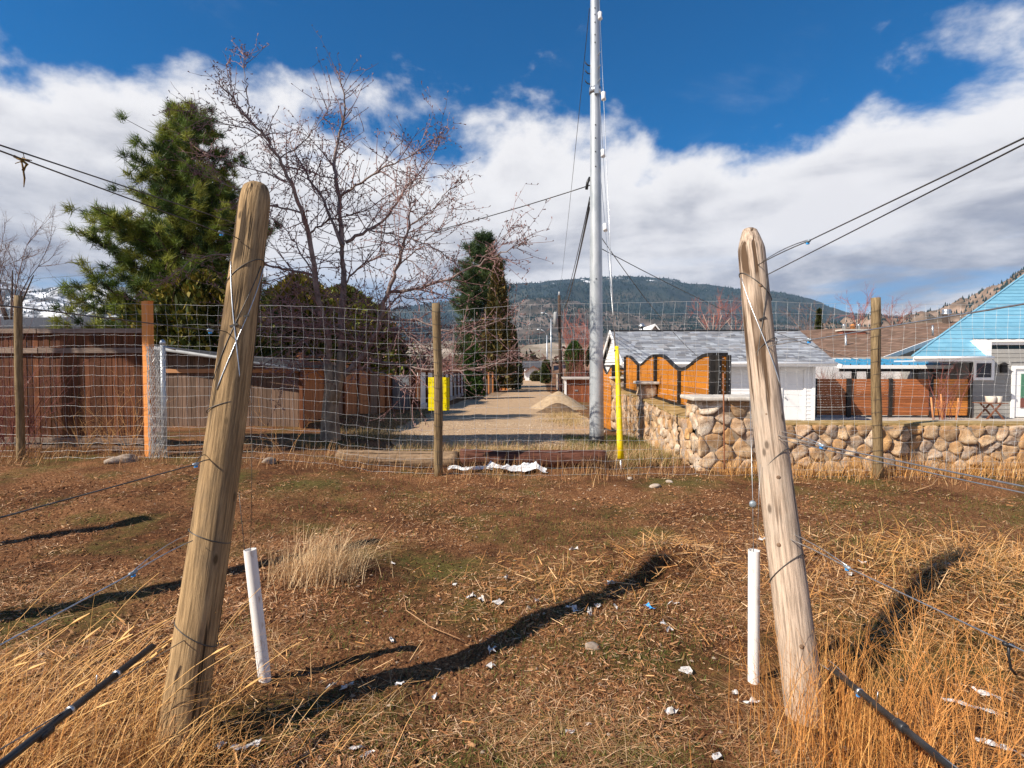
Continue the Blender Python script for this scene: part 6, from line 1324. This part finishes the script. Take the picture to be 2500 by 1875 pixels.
# ------------------------------------------------------------------ mountains
def mountain(name, prof, y, depth, seed, colf, lb, ntree, tsize, rough=.05, u_ext=None):
    q = np.random.default_rng(seed); us = np.linspace(prof[0][0], prof[-1][0], 220); vr = np.interp(us, [a for a, _ in prof], [b for _, b in prof]); nrow = 44
    k = np.array([.25, .5, .25]); 
    for _ in range(2): vr = np.convolve(np.pad(vr, 1, 'edge'), k, 'valid')
    V = np.zeros((nrow + 6, len(us), 3))
    for j, u in enumerate(us):
        ridge = P(u, vr[j], y + depth); d0 = ridge[:2] / (y + depth)
        for i in range(nrow + 6):
            f_ = i / (nrow - 1); yy = y + depth * f_; x_ = ridge[0] * (yy / (y + depth)) ; 
            h = max(0, ridge[2]) * (np.clip(f_, 0, 1) ** .85) if f_ <= 1 else ridge[2] * (1 - (f_ - 1) * 3)
            V[i, j] = (x_, yy, h - 8)
    sc = 1 / (depth * .22); nz = (fbm(V[..., 0] * sc + seed, V[..., 1] * sc, 6) - .5); ff = np.linspace(0, (nrow + 5) / (nrow - 1), nrow + 6)[:, None]
    hmax = V[nrow - 1, :, 2].max(); V[..., 2] += nz * hmax * .55 * np.clip(ff * 1.5, 0, 1) * np.clip((1 - ff) * 3, 0, 1) + (fbm(V[..., 0] * sc * 4, V[..., 1] * sc * 4, 3) - .5) * hmax * rough
    nc_ = len(us); i_ = np.arange(nrow + 5)[:, None] * nc_ + np.arange(nc_ - 1)[None]; W3 = V.reshape(-1, 3)
    o = struct(name, MB().add(W3, np.stack([i_, i_ + 1, i_ + nc_ + 1, i_ + nc_], -1).reshape(-1, 4), col=None), colf, True, label=lb)
    # conifers standing on the slope
    if ntree:
        ii = q.random(ntree) * (nrow - 1.02); jj = q.random(ntree) * (nc_ - 1.02); a = ii.astype(int); b = jj.astype(int); fa = (ii - a)[:, None]; fb_ = (jj - b)[:, None]
        p = (V[a, b] * (1 - fa) + V[a + 1, b] * fa) * (1 - fb_) + (V[a, b + 1] * (1 - fa) + V[a + 1, b + 1] * fa) * fb_
        keep = fbm(p[:, 0] * sc * 2.2 + 3 * seed, p[:, 1] * sc * 2.2, 4) + .12 * q.normal(0, 1, ntree) > .45; p = p[keep]; n = len(p)
        h = tsize * q.uniform(.6, 1.3, (n, 1)); r = h * .26; th = np.arange(4) * math.pi / 2; ring = p[:, None] + np.stack([np.cos(th), np.sin(th), 0 * th], -1)[None] * r[:, None]; tip = p + np.concatenate([np.zeros((n, 2)), h], 1)
        V2 = np.concatenate([ring, tip[:, None]], 1).reshape(-1, 3); tri = np.array([(0, 1, 4), (1, 2, 4), (2, 3, 4), (3, 0, 4)]); col = np.array([(.014, .032, .034)]) * q.uniform(.6, 1.5, (n, 1))
        struct('forest', MB().add(V2, (tri[None] + np.arange(n)[:, None, None] * 5).reshape(-1, 3), col=np.repeat(col, 5, 0)), M_forest, kind='stuff', label='conifer forest on ' + lb)
M_forest = leafmat('forest', rough=.95, trans=0)
def slope_mat(name, c1, c2, c3, sc, snow=None):
    m = mat(name, c1, c2, sc, .95, c3=c3, lo=.36, hi=.64, detail=10)
    if snow:
        nt = m.node_tree; N = nt.nodes; L = nt.links; bs = N['Principled BSDF']; old = bs.inputs['Base Color'].links[0].from_socket
        tc = N.new('ShaderNodeTexCoord'); n = N.new('ShaderNodeTexNoise'); n.inputs['Scale'].default_value = snow[0]; n.inputs['Detail'].default_value = 10; n.inputs['Roughness'].default_value = .62; L.new(tc.outputs['Object'], n.inputs[0])
        sp = N.new('ShaderNodeSeparateXYZ'); L.new(tc.outputs['Object'], sp.inputs[0]); mr = N.new('ShaderNodeMapRange'); L.new(sp.outputs[2], mr.inputs[0]); mr.inputs[1].default_value = snow[1]; mr.inputs[2].default_value = snow[2]; mr.inputs[3].default_value = -.2; mr.inputs[4].default_value = snow[3]
        ad = N.new('ShaderNodeMath'); L.new(n.outputs[0], ad.inputs[0]); L.new(mr.outputs[0], ad.inputs[1]); rp = N.new('ShaderNodeValToRGB'); L.new(ad.outputs[0], rp.inputs[0]); rp.color_ramp.elements[0].position = .54; rp.color_ramp.elements[1].position = .62
        x = N.new('ShaderNodeMix'); x.data_type = 'RGBA'; L.new(rp.outputs[0], x.inputs[0]); L.new(old, x.inputs[6]); x.inputs[7].default_value = (.75, .77, .82, 1); L.new(x.outputs[2], bs.inputs['Base Color'])
    return m
mountain('mountain', [(500, 800), (700, 795), (860, 782), (900, 770), (940, 757), (1000, 748), (1100, 733), (1200, 702), (1260, 691), (1330, 686), (1400, 681), (1480, 674), (1560, 673), (1640, 677), (1700, 692), (1760, 700), (1830, 704), (1900, 712), (1960, 728), (2020, 752), (2080, 768), (2200, 775), (2300, 780), (2500, 790)], 2600, 3000, 2, slope_mat('far_slope', (.012, .026, .034), (.06, .06, .05), (.026, .040, .040), .004, (.006, 560, 900, .06)), 'the long blue-green far ridge with snow patches', 42000, 17)
mountain('mountain', [(1100, 850), (1180, 800), (1240, 742), (1300, 726), (1340, 724), (1400, 734), (1470, 752), (1560, 762), (1660, 770), (1800, 778), (1920, 790), (2050, 800), (2200, 815), (2400, 850)], 1500, 1300, 5, slope_mat('rocky_slope', (.035, .036, .032), (.19, .15, .135), (.075, .065, .055), .012), 'the nearer rocky knoll in the centre', 22000, 9, .12)
mountain('mountain', [(-700, 690), (-300, 680), (-100, 676), (0, 684), (60, 698), (100, 704), (150, 696), (200, 690), (250, 688), (320, 700), (420, 735), (560, 790)], 1800, 1400, 7, slope_mat('snow_slope', (.05, .055, .06), (.12, .11, .10), (.08, .08, .08), .006, (.008, -50, 260, .07)), 'the snowy open slope at the left edge', 9000, 12)
mountain('mountain', [(2000, 795), (2120, 782), (2210, 768), (2290, 748), (2350, 725), (2400, 706), (2450, 682), (2500, 660), (2700, 600), (3000, 560), (3300, 560)], 800, 700, 9, slope_mat('near_rock_slope', (.09, .07, .05), (.34, .24, .18), (.20, .14, .10), .02), 'the near rocky hill at the right edge', 9000, 8, .10)
# pale bench land beyond the alley end
xs_ = np.linspace(-420, 420, 60); rows = []
for k, (y, z) in enumerate(((560, -4), (640, 2), (760, 26), (800, 27), (900, 34), (1000, 30), (1200, -10))): rows.append(np.column_stack([xs_, np.full(60, y) + 40 * (fbm(xs_ * .01, xs_ * 0 + 3, 3) - .5), z + 14 * (fbm(xs_ * .012 + k, xs_ * 0, 3) - .5)]))
i_ = np.arange(6)[:, None] * 60 + np.arange(59)[None]
struct('hill', MB().add(np.concatenate(rows), np.stack([i_, i_ + 1, i_ + 61, i_ + 60], -1).reshape(-1, 4)), mat('bench_slope', (.12, .10, .075), (.42, .35, .28), .02, .95, c3=(.22, .18, .13)), True, label='low pale bluff beyond the end of the alley')
q = np.random.default_rng(99); n = 900; xx = q.uniform(-300, 300, n); yy = q.uniform(180, 620, n); h = q.uniform(4, 10, (n, 1)); p = np.stack([xx, yy, g(xx, yy)], -1); V2 = []
m6 = 26; dd = q.normal(0, 1, (n, m6, 3)); dd /= np.linalg.norm(dd, axis=2)[..., None]; cc = p[:, None] + np.array([0, 0, .5]) * h[:, None] + dd * h[:, None] * np.array([.45, .45, .5]) * q.uniform(.4, 1, (n, m6, 1)); s1 = q.normal(0, 1, (n, m6, 3)) * h[:, None] * .14; s2 = q.normal(0, 1, (n, m6, 3)) * h[:, None] * .14
base_c = np.array([(.045, .055, .025), (.10, .07, .05), (.13, .075, .06)])[q.integers(0, 3, n)]
struct('far_wood', MB().add(np.stack([cc - s1, cc + s2, cc + s1], 2).reshape(-1, 3), np.arange(n * m6 * 3).reshape(-1, 3), col=np.repeat(base_c, m6 * 3, 0) * q.uniform(.7, 1.2, (n * m6 * 3, 1))), M_forest, kind='stuff', label='far-off mixed trees in the valley')
# ------------------------------------------------------------------ straw, grass, weeds on the ground
M_straw = leafmat('straw', rough=.7, trans=.15)
STR = np.array([(.66, .36, .16), (.52, .25, .10), (.80, .55, .34), (.34, .16, .07), (.52, .29, .16), (.24, .10, .042), (.40, .17, .07)])
def ground_pts(q, n, y0=1.15, y1=8.3, pw=1.6, xm=1.15):
    t = q.random(n); y = (y0 ** (1 - pw) + t * (y1 ** (1 - pw) - y0 ** (1 - pw))) ** (1 / (1 - pw)); x = q.uniform(-1, 1, n) * (y * xm + .25); return x, y
def litter(n, seed, lmin, lmax, w, mask=None, tilt=.25, cols=STR, lift=.006, pts=None):
    q = np.random.default_rng(seed); x, y = pts if pts is not None else ground_pts(q, n)
    if mask is not None: k = q.random(len(x)) < mask(x, y); x, y = x[k], y[k]
    n = len(x); z = gz(x, y) + lift * q.random(n) * 2; th = q.uniform(0, 2 * math.pi, n); el = q.normal(0, tilt, n); el = np.abs(el); L_ = q.uniform(lmin, lmax, n) ** 1.0
    d = np.stack([np.cos(th) * np.cos(el), np.sin(th) * np.cos(el), np.sin(el)], -1); s = np.stack([-np.sin(th), np.cos(th), q.normal(0, .4, n)], -1); ww = w * q.uniform(.5, 1.3, (n, 1)) * (np.clip(y, 2.2, 9)[:, None] / 2.6) ** .6
    c = np.stack([x, y, z], -1); e = c + d * L_[:, None]; zg = gz(e[:, 0], e[:, 1]); e[:, 2] = np.maximum(e[:, 2], zg + .004)
    col = cols[q.integers(0, len(cols), n)] * q.uniform(.6, 1.15, (n, 1))
    return MB().add(np.stack([c - s * ww, c + s * ww, e + s * ww * .6, e - s * ww * .6], 1).reshape(-1, 3), np.arange(4 * n).reshape(-1, 4), col=np.repeat(col, 4, 0))
patch = lambda x, y: np.clip((fbm(x + 50, y, 4, 1.1) - .42) * 5.5, .05, 1) * (1 - .75 * np.exp(-(((x + .25) / .7) ** 2 + ((y - 2.9) / .45) ** 2)))
struct('straw_litter', litter(330000, 1, .008, .048, .0016, patch), M_straw, kind='stuff', label='short dry straw scattered over the dark soil')
struct('wood_chips', litter(12000, 2, .02, .06, .005, patch, .15, np.array([(.34, .15, .06), (.26, .11, .05), (.45, .24, .11)])), M_straw, kind='stuff', label='reddish bark chips scattered over the soil')
def heaps(x, y):
    f_ = np.exp(-(((x - 1.0) / .45) ** 2 + ((y - 4.4) / .35) ** 2)) + .9 * np.exp(-(((x - 2.7) / .9) ** 2 + ((y - 3.7) / .8) ** 2)) + .9 * np.exp(-(((x - 3.4) / .9) ** 2 + ((y - 4.7) / .6) ** 2)) + .5 * np.exp(-(((x - .2) / .6) ** 2 + ((y - 4.0) / .4) ** 2)) + .35 * np.exp(-(((x + 2.1) / .9) ** 2 + ((y - 2.3) / .6) ** 2)) 
    return np.clip(f_, 0, 1)
struct('straw_heaps', litter(250000, 3, .03, .17, .0016, lambda x, y: heaps(x, y) * .62, .28, np.array([(.72, .40, .16), (.58, .28, .09), (.80, .52, .27), (.44, .20, .065)]), .03), M_straw, kind='stuff', label='heaped longer golden straw around the right post and mid field')
def blades(x, y, hmin, hmax, w, lean, seed, cols, seg=3, leandir=None, curl=.6, hf=None):
    q = np.random.default_rng(seed); n = len(x); z = gz(x, y) - .004; H = q.uniform(hmin, hmax, n)
    if hf is not None: H = H * hf
    th = q.uniform(0, 2 * math.pi, n); ld = np.stack([np.cos(th), np.sin(th)], -1)
    if leandir is not None: ld = ld * .55 + np.array(leandir); 
    a = np.abs(q.normal(lean, .22, n)); b = np.stack([x, y, z], -1); fx = np.stack([-ld[:, 1], ld[:, 0], 0 * x], -1); fx /= np.linalg.norm(fx, axis=1)[:, None] + 1e-9
    P_ = []; t = np.linspace(0, 1, seg + 1)
    for f_ in t: 
        off = a * f_ + curl * a * f_ ** 2; P_.append(b + np.concatenate([ld * (H * off)[:, None], (H * f_ * np.maximum(.25, 1 - .35 * off))[:, None]], 1))
    ww = w * q.uniform(.6, 1.3, (n, 1)); V = []
    for k, p in enumerate(P_): r_ = ww * (1 - .8 * t[k]); V += [p - fx * r_, p + fx * r_]
    V = np.stack(V, 1).reshape(-1, 3); m = 2 * (seg + 1); i_ = np.arange(n)[:, None] * m; fc = np.concatenate([np.stack([i_[:, 0] + 2 * k, i_[:, 0] + 2 * k + 1, i_[:, 0] + 2 * k + 3, i_[:, 0] + 2 * k + 2], -1) for k in range(seg)])
    col = cols[q.integers(0, len(cols), n)] * q.uniform(.65, 1.2, (n, 1)); return MB().add(V, fc, col=np.repeat(col, m, 0))
GRN = np.array([(.10, .125, .022), (.07, .10, .018), (.15, .16, .03), (.18, .14, .04)])
q = np.random.default_rng(6); x, y = ground_pts(q, 230000, 1.2, 8.3, 1.5)
gm = np.clip((fbm(x + 9, y + 4, 4, .75) - .50) * 8, 0, 1) + .9 * np.exp(-(((x + 1.05) / .35) ** 2 + ((y - 3.4) / .5) ** 2)) + .8 * np.clip((x - 2.5) / 1.5, 0, 1) * np.exp(-((y - 6.0) / .8) ** 2) + .5 * np.exp(-(((x - 2.5) / .8) ** 2 + ((y - 1.9) / .35) ** 2))
k = q.random(len(x)) < gm * .7; x, y = x[k], y[k]
struct('green_grass', blades(x, y, .012, .045, .0020, .5, 7, GRN, 1, hf=np.clip(y / 3.2, .7, 1.5)), M_straw, kind='stuff', label='short new green grass in patches over the field')
GOLD = np.array([(.72, .40, .13), (.60, .30, .085), (.80, .52, .22), (.48, .23, .07), (.66, .36, .15)])
ORNG = np.array([(.66, .30, .075), (.52, .22, .055), (.74, .40, .13), (.42, .17, .045)])
def clump(seed, n, cx, cy, sx, sy):
    q = np.random.default_rng(seed); return q.normal(cx, sx, n), np.maximum(q.normal(cy, sy, n), .95)
x, y = clump(11, 950, -1.95, 1.92, .38, .28); struct('tall_dry_grass', blades(x, y, .18, .46, .0017, .55, 12, GOLD, 4, (.55, .25)), M_straw, kind='stuff', label='golden dry grass leaning right in the lower left corner')
x, y = clump(13, 500, -1.42, 2.05, .12, .10); struct('tall_dry_grass', blades(x, y, .08, .26, .0015, .5, 14, GOLD, 4), M_straw, kind='stuff', label='dry grass tuft at the foot of the tan post')
x, y = clump(15, 850, 1.24, 2.2, .17, .25); struct('tall_dry_grass', blades(x, y, .15, .55, .0014, .22, 16, ORNG, 4), M_straw, kind='stuff', label='upright orange dry grass around the foot of the pale post')
x, y = clump(17, 520, 1.6, 1.75, .40, .25); struct('tall_dry_grass', blades(x, y, .15, .50, .0015, .35, 18, ORNG, 4), M_straw, kind='stuff', label='orange dry weeds in the lower right corner')
x, y = clump(19, 600, 1.95, 3.2, .5, .4); struct('tall_dry_grass', blades(x, y, .10, .34, .0018, .95, 20, GOLD, 4, (-.3, -.3)), M_straw, kind='stuff', label='flattened golden grass right of the pale post')
x, y = clump(21, 1000, -1.62, 4.1, .17, .16); struct('tall_dry_grass', blades(x, y, .14, .42, .0022, .5, 22, np.array([(.72, .50, .28), (.60, .40, .22), (.80, .6, .36)]), 4, (.35, .0)), M_straw, kind='stuff', label='pale dry grass tuft right of the left white sleeve')
x, y = clump(23, 650, 3.3, 4.3, .8, .45); struct('tall_dry_grass', blades(x, y, .10, .38, .0020, .85, 24, GOLD, 4, (.2, .1)), M_straw, kind='stuff', label='dry grass and stubble at the right edge')
# weeds with side branches near the right post
A = []; B = []; R0 = []; R1 = []
for k in range(26):
    q = np.random.default_rng(300 + k); cx = q.normal(1.55, .32); cy = q.uniform(1.5, 2.6); s4 = spray(3, cx, cy, float(gz(cx, cy)), .05, .05, q.uniform(.35, .75), .0016, 400 + k, sub=1, kink=7, spread=.5); A.append(s4[0]); B.append(s4[1]); R0.append(s4[2]); R1.append(s4[3])
struct('branching_weeds', MB().segs(np.concatenate(A), np.concatenate(B), np.concatenate(R0), np.concatenate(R1), 3), mat('orange_stalk', (.50, .20, .05), (.66, .32, .10), 6, .7), kind='stuff', label='branching orange weed stalks beside the pale post')
# seed-headed grass stems at lower left
A = []; B = []; R0 = []; R1 = []; q = np.random.default_rng(55)
for k in range(70):
    cx = q.normal(-1.95, .35); cy = q.uniform(1.45, 2.5); p = np.array([cx, cy, float(gz(cx, cy))]); d = np.array([q.uniform(.1, .9), q.uniform(-.2, .5), 1.0]); d /= np.linalg.norm(d); L_ = q.uniform(.3, .65)
    for s_ in range(6): e = p + d * L_ / 6; A.append(p); B.append(e); R0.append(.0013); R1.append(.0012); p = e; d = d + np.array([.10, .02, -.06]); d /= np.linalg.norm(d)
    if k % 3 == 0: A += [p, p + d * .025]; B += [p + d * .025, p + d * .07]; R0 += [.002, .006]; R1 += [.006, .002]
struct('seed_heads', MB().segs(np.array(A), np.array(B), np.array(R0), np.array(R1), 4), mat('seed_head', (.66, .38, .13), (.76, .48, .2), 6, .8), kind='stuff', label='grass stems with seed heads arching in the lower left corner')
# weeds and rough grass along the wire fence and log
q = np.random.default_rng(70); n = 13000; x = q.uniform(-9, 9, n); y = np.clip(q.normal(8.1, .38, n), 7.2, 9.2); k = q.random(n) < np.clip((fbm(x, y, 3, 1.1) - .3) * 2.4, .15, 1); x, y = x[k], y[k]
struct('fence_line_grass', blades(x, y, .06, .34, .0030, .35, 71, np.array([(.50, .28, .12), (.40, .20, .085), (.60, .38, .18), (.30, .15, .07)]), 3), M_straw, kind='stuff', label='rough dry grass along the foot of the wire fence')
n = 9000; x = q.uniform(-2.4, 2.3, n); y = q.uniform(8.7, 10.6, n); struct('verge_grass', blades(x, y, .08, .30, .0032, .45, 72, np.array([(.56, .36, .18), (.46, .27, .12), (.64, .44, .24), (.2, .2, .05)]), 3), M_straw, kind='stuff', label='pale dry grass between the logs and the alley')
n = 5000; x = q.uniform(.6, 2.4, n); y = q.uniform(9.0, 14, n); struct('verge_grass', blades(x, y, .05, .16, .0035, .4, 73, np.array([(.12, .17, .03), (.09, .13, .02), (.3, .22, .08)]), 2), M_straw, kind='stuff', label='green verge grass at the foot of the stone wall')
n = 5000; x = q.normal(1.3, .55, n); y = q.normal(25, 2.6, n); k = q.random(n) < np.clip((fbm(x, y, 3, .8) - .38) * 5, 0, 1); x, y = x[k], y[k]; struct('verge_grass', blades(x, y, .06, .22, .007, .5, 75, np.array([(.56, .40, .2), (.46, .30, .14), (.35, .26, .1)]), 2), M_straw, kind='stuff', label='straw coloured grass before the soil heap')
n = 5000; y = 11 + 24 * q.random(n) ** 1.4; x = np.interp(y, [9, 12, 15, 32], [-2.6, -3.3, -4.8, -6.0]) + q.normal(0, .45, n); struct('verge_grass', blades(x, y, .06, .24, .005, .45, 76, np.array([(.46, .32, .16), (.36, .24, .11), (.24, .2, .07)]), 2), M_straw, kind='stuff', label='dry weeds along the left edge of the alley')
n = 3000; x = q.uniform(2.6, 10, n); y = q.normal(8.05, .12, n); struct('wall_foot_grass', blades(x, y, .1, .42, .003, .3, 74, GOLD, 3), M_straw, kind='stuff', label='dry stalks along the foot of the stone wall')
struct('soil_crumbs', rocks(26000, lambda q, n, y: q.uniform(-1, 1, n) * (y * 1.05 + .2), lambda q, n: 1.2 + q.random(n) ** 1.7 * 5.5, .003, .014, 18, [(.09, .038, .017), (.16, .07, .03), (.05, .02, .009), (.24, .12, .055)], .7), M_rockc, kind='stuff', label='crumbs and small clods of dark soil')
q = np.random.default_rng(91); xm, ym = ground_pts(q, 60000, 1.2, 8.0, 1.6); k = q.random(len(xm)) < np.clip((fbm(xm + 20, ym + 7, 4, 1.3) - .47) * 6, 0, 1); xm, ym = xm[k], ym[k]
struct('matted_grass', blades(xm, ym, .03, .09, .0013, 1.6, 92, np.array([(.66, .40, .20), (.50, .27, .12), (.76, .52, .30), (.36, .18, .08), (.26, .19, .06)]), 2, curl=.9), M_straw, kind='stuff', label='flattened dead grass matted into the soil')
# pebbles in the field
struct('field_pebbles', rocks(900, lambda q, n, y: q.uniform(-1, 1, n) * (y * 1.05 + .2), lambda q, n: 1.3 + q.random(n) * 6.8, .004, .017, 8, [(.30, .22, .16), (.22, .155, .11), (.36, .28, .21)]), M_rockc, kind='stuff', label='small pebbles scattered in the field')
def boulder(cx, cy, cz, s_, seed):
    import bmesh
    bm = bmesh.new(); bmesh.ops.create_icosphere(bm, subdivisions=3, radius=1.0); v = np.array([x.co[:] for x in bm.verts]); f = np.array([[w.index for w in p.verts] for p in bm.faces]); bm.free()
    q = np.random.default_rng(seed); r = np.ones(len(v))
    for _ in range(9): n_ = q.normal(0, 1, 3); n_ /= np.linalg.norm(n_); d = v @ n_; lim = q.uniform(.55, .85); r = np.minimum(r, np.where(d > 0, lim / np.maximum(d, 1e-3), 9))
    v = v * (r * (1 + .05 * q.normal(0, 1, len(v)) * .5))[:, None] * np.array([1.1, .8, .5]) * s_; a = q.uniform(0, 3.1); v = np.stack([v[:, 0] * math.cos(a) - v[:, 1] * math.sin(a), v[:, 0] * math.sin(a) + v[:, 1] * math.cos(a), v[:, 2]], -1)
    return MB().add(v + np.array([cx, cy, cz + s_ * .12]), f)
M_boulder = mat('field_stone', (.26, .20, .15), (.48, .40, .33), 18, .9, bump=.5, rnd=.2)
# single stones
for u, v, s_, lb in ((1475, 1056, .10, 'grey stone lying at the right of the alley mouth'), (298, 1128, .20, 'flat pinkish stone before the board fence'), (655, 1130, .13, 'grey stone behind the wire fence beside the tan post'), (1020, 1103, .10, 'pale stone behind the pale log'), (1538, 1172, .05, 'white stone lying in the grass before the yellow guard'), (1600, 1192, .08, 'flat pale stone before the stone wall corner'), (1635, 1182, .05, 'small tan stone by the stone wall corner'), (1290, 1485, .03, 'small grey stone in the middle of the field'), (1445, 1578, .045, 'pale stone beside the long shadow')):
    p = G(u, v); single('stone', boulder(p[0], p[1], float(gz(p[0], p[1])), s_, int(u)), M_boulder, lb, 'stone', None, True)
# white scraps
spots = [(960, 1375), (955, 1552), (975, 1670), (810, 1672), (848, 1672), (1200, 1575), (1145, 1460), (1155, 1455), (1175, 1465), (1215, 1470), (1195, 1610), (1110, 1425), (1310, 1470), (1235, 1420), (1405, 1490), (1440, 1490), (1395, 1485), (1460, 1475), (1492, 1430), (1505, 1477), (1635, 1535), (1585, 1480), (1645, 1475), (1620, 1515), (1400, 1345), (1660, 1350), (1435, 1755), (1392, 1780), (1640, 1735), (1675, 1632), (1795, 1685), (1835, 1705), (1750, 1845), (870, 1820), (895, 1835), (1860, 1320), (2075, 1420), (2105, 1390), (2280, 1415), (2310, 1412), (2300, 1315), (1060, 1690), (540, 1830)]
q = np.random.default_rng(44)
for k, (u, v) in enumerate(spots):
    p = G(u, v); p[2] = float(gz(p[0], p[1])); s_ = q.uniform(.014, .030) * (1 if p[1] > 2.4 else .8); n = 4; gx, gy = np.meshgrid(np.linspace(-1, 1, n), np.linspace(-1, 1, n)); sh_ = q.uniform(-.5, .5); a = q.uniform(0, 6.28)
    lx_ = (gx + sh_ * gy) * s_ * q.uniform(.7, 1.4) + q.normal(0, s_ * .22, gx.shape); ly = gy * s_ * q.uniform(.4, .9) + q.normal(0, s_ * .2, gx.shape); hz_ = np.abs(q.normal(0, s_ * .5, gx.shape)) + .008
    vx = p[0] + lx_ * math.cos(a) - ly * math.sin(a); vy = p[1] + lx_ * math.sin(a) + ly * math.cos(a); vz = gz(vx, vy) * .5 + p[2] * .5 + hz_; i_ = np.arange(n - 1)[:, None] * n + np.arange(n - 1)[None]
    o = single('paper_scrap', MB().add(np.stack([vx, vy, vz], -1).reshape(-1, 3), np.stack([i_, i_ + 1, i_ + n + 1, i_ + n], -1).reshape(-1, 4)), M_paper if (u, v) not in ((1585, 1480), (1555, 1510)) else M_blue, 'small torn white scrap lying on the soil' if (u, v) != (1585, 1480) else 'small blue torn scrap in the post shadow', 'scrap', 'white scraps scattered over the field' if (u, v) != (1585, 1480) else None)
for u, v, w, a, lb in ((2370, 1730, .10, -.5, 'long torn white strip on the soil at lower right'), (2450, 1825, .09, -.5, 'crumpled white strip in the lower right corner'), (600, 1832, .055, .5, 'white label with black marks on the soil near the tan post'), (2410, 1700, .05, -.6, 'small curled white strip at lower right')):
    p = G(u, v); n = 10; t = np.linspace(-1, 1, n); q = np.random.default_rng(int(u)); hw = .011 + .006 * q.random(n); cx = p[0] + t * w * math.cos(a); cy = p[1] + t * w * math.sin(a) + .006 * np.sin(t * 5); top = np.stack([cx, cy + hw, gz(cx, cy + hw) + .014 + .012 * q.random(n)], -1); bot = np.stack([cx, cy - hw, gz(cx, cy - hw) + .012 + .012 * q.random(n)], -1); i_ = np.arange(n - 1)
    single('paper_strip', MB().add(np.vstack([bot, top]), np.stack([i_, i_ + 1, i_ + n + 1, i_ + n], -1)), M_paper, lb, 'scrap', None, True)
# fallen twigs
for pl, r, lb in (([(985, 1450), (992, 1490), (1050, 1530), (1100, 1550), (1135, 1565)], .004, 'thin bent twig lying in the middle of the field'), ([(1640, 1500), (1660, 1460), (1700, 1390), (1750, 1330)], .003, 'long dark twig sticking out of the straw heap'), ([(2232, 1202), (2275, 1185), (2297, 1160)], .008, 'pale dry branch lying at the right before the wall')):
    pts = []
    for k, (u, v) in enumerate(pl): p = G(u, v) if k == 0 or r == .004 else P(u, v, G(*pl[0])[1] + .1 * k); pts.append(np.array([p[0], p[1], max(p[2], float(gz(p[0], p[1])) + .008)]))
    single('fallen_twig', MB().tube(pts, np.linspace(r, r * .5, len(pts)), 6), mat('twig_wood', (.28, .15, .07), (.42, .25, .13), 20), lb, 'twig', None, True)
# ------------------------------------------------------------------ air
hz_m = bpy.data.materials.new('haze_air'); hz_m.use_nodes = True; nt = hz_m.node_tree; nt.nodes.clear(); out = nt.nodes.new('ShaderNodeOutputMaterial'); pv = nt.nodes.new('ShaderNodeVolumePrincipled')
pv.inputs['Color'].default_value = (.45, .68, 1, 1); pv.inputs['Density'].default_value = 3.6e-5; pv.inputs['Anisotropy'].default_value = 0.0; nt.links.new(pv.outputs[0], out.inputs['Volume'])
HAZE = True
if HAZE:
    hb = MB().box((-7500, -300, -40), (7500, 6600, 1000)); o = link('haze', hb.mesh('haze'), hz_m); o['kind'] = 'stuff'; o['label'] = 'thin pale blue air in front of the far ridges'
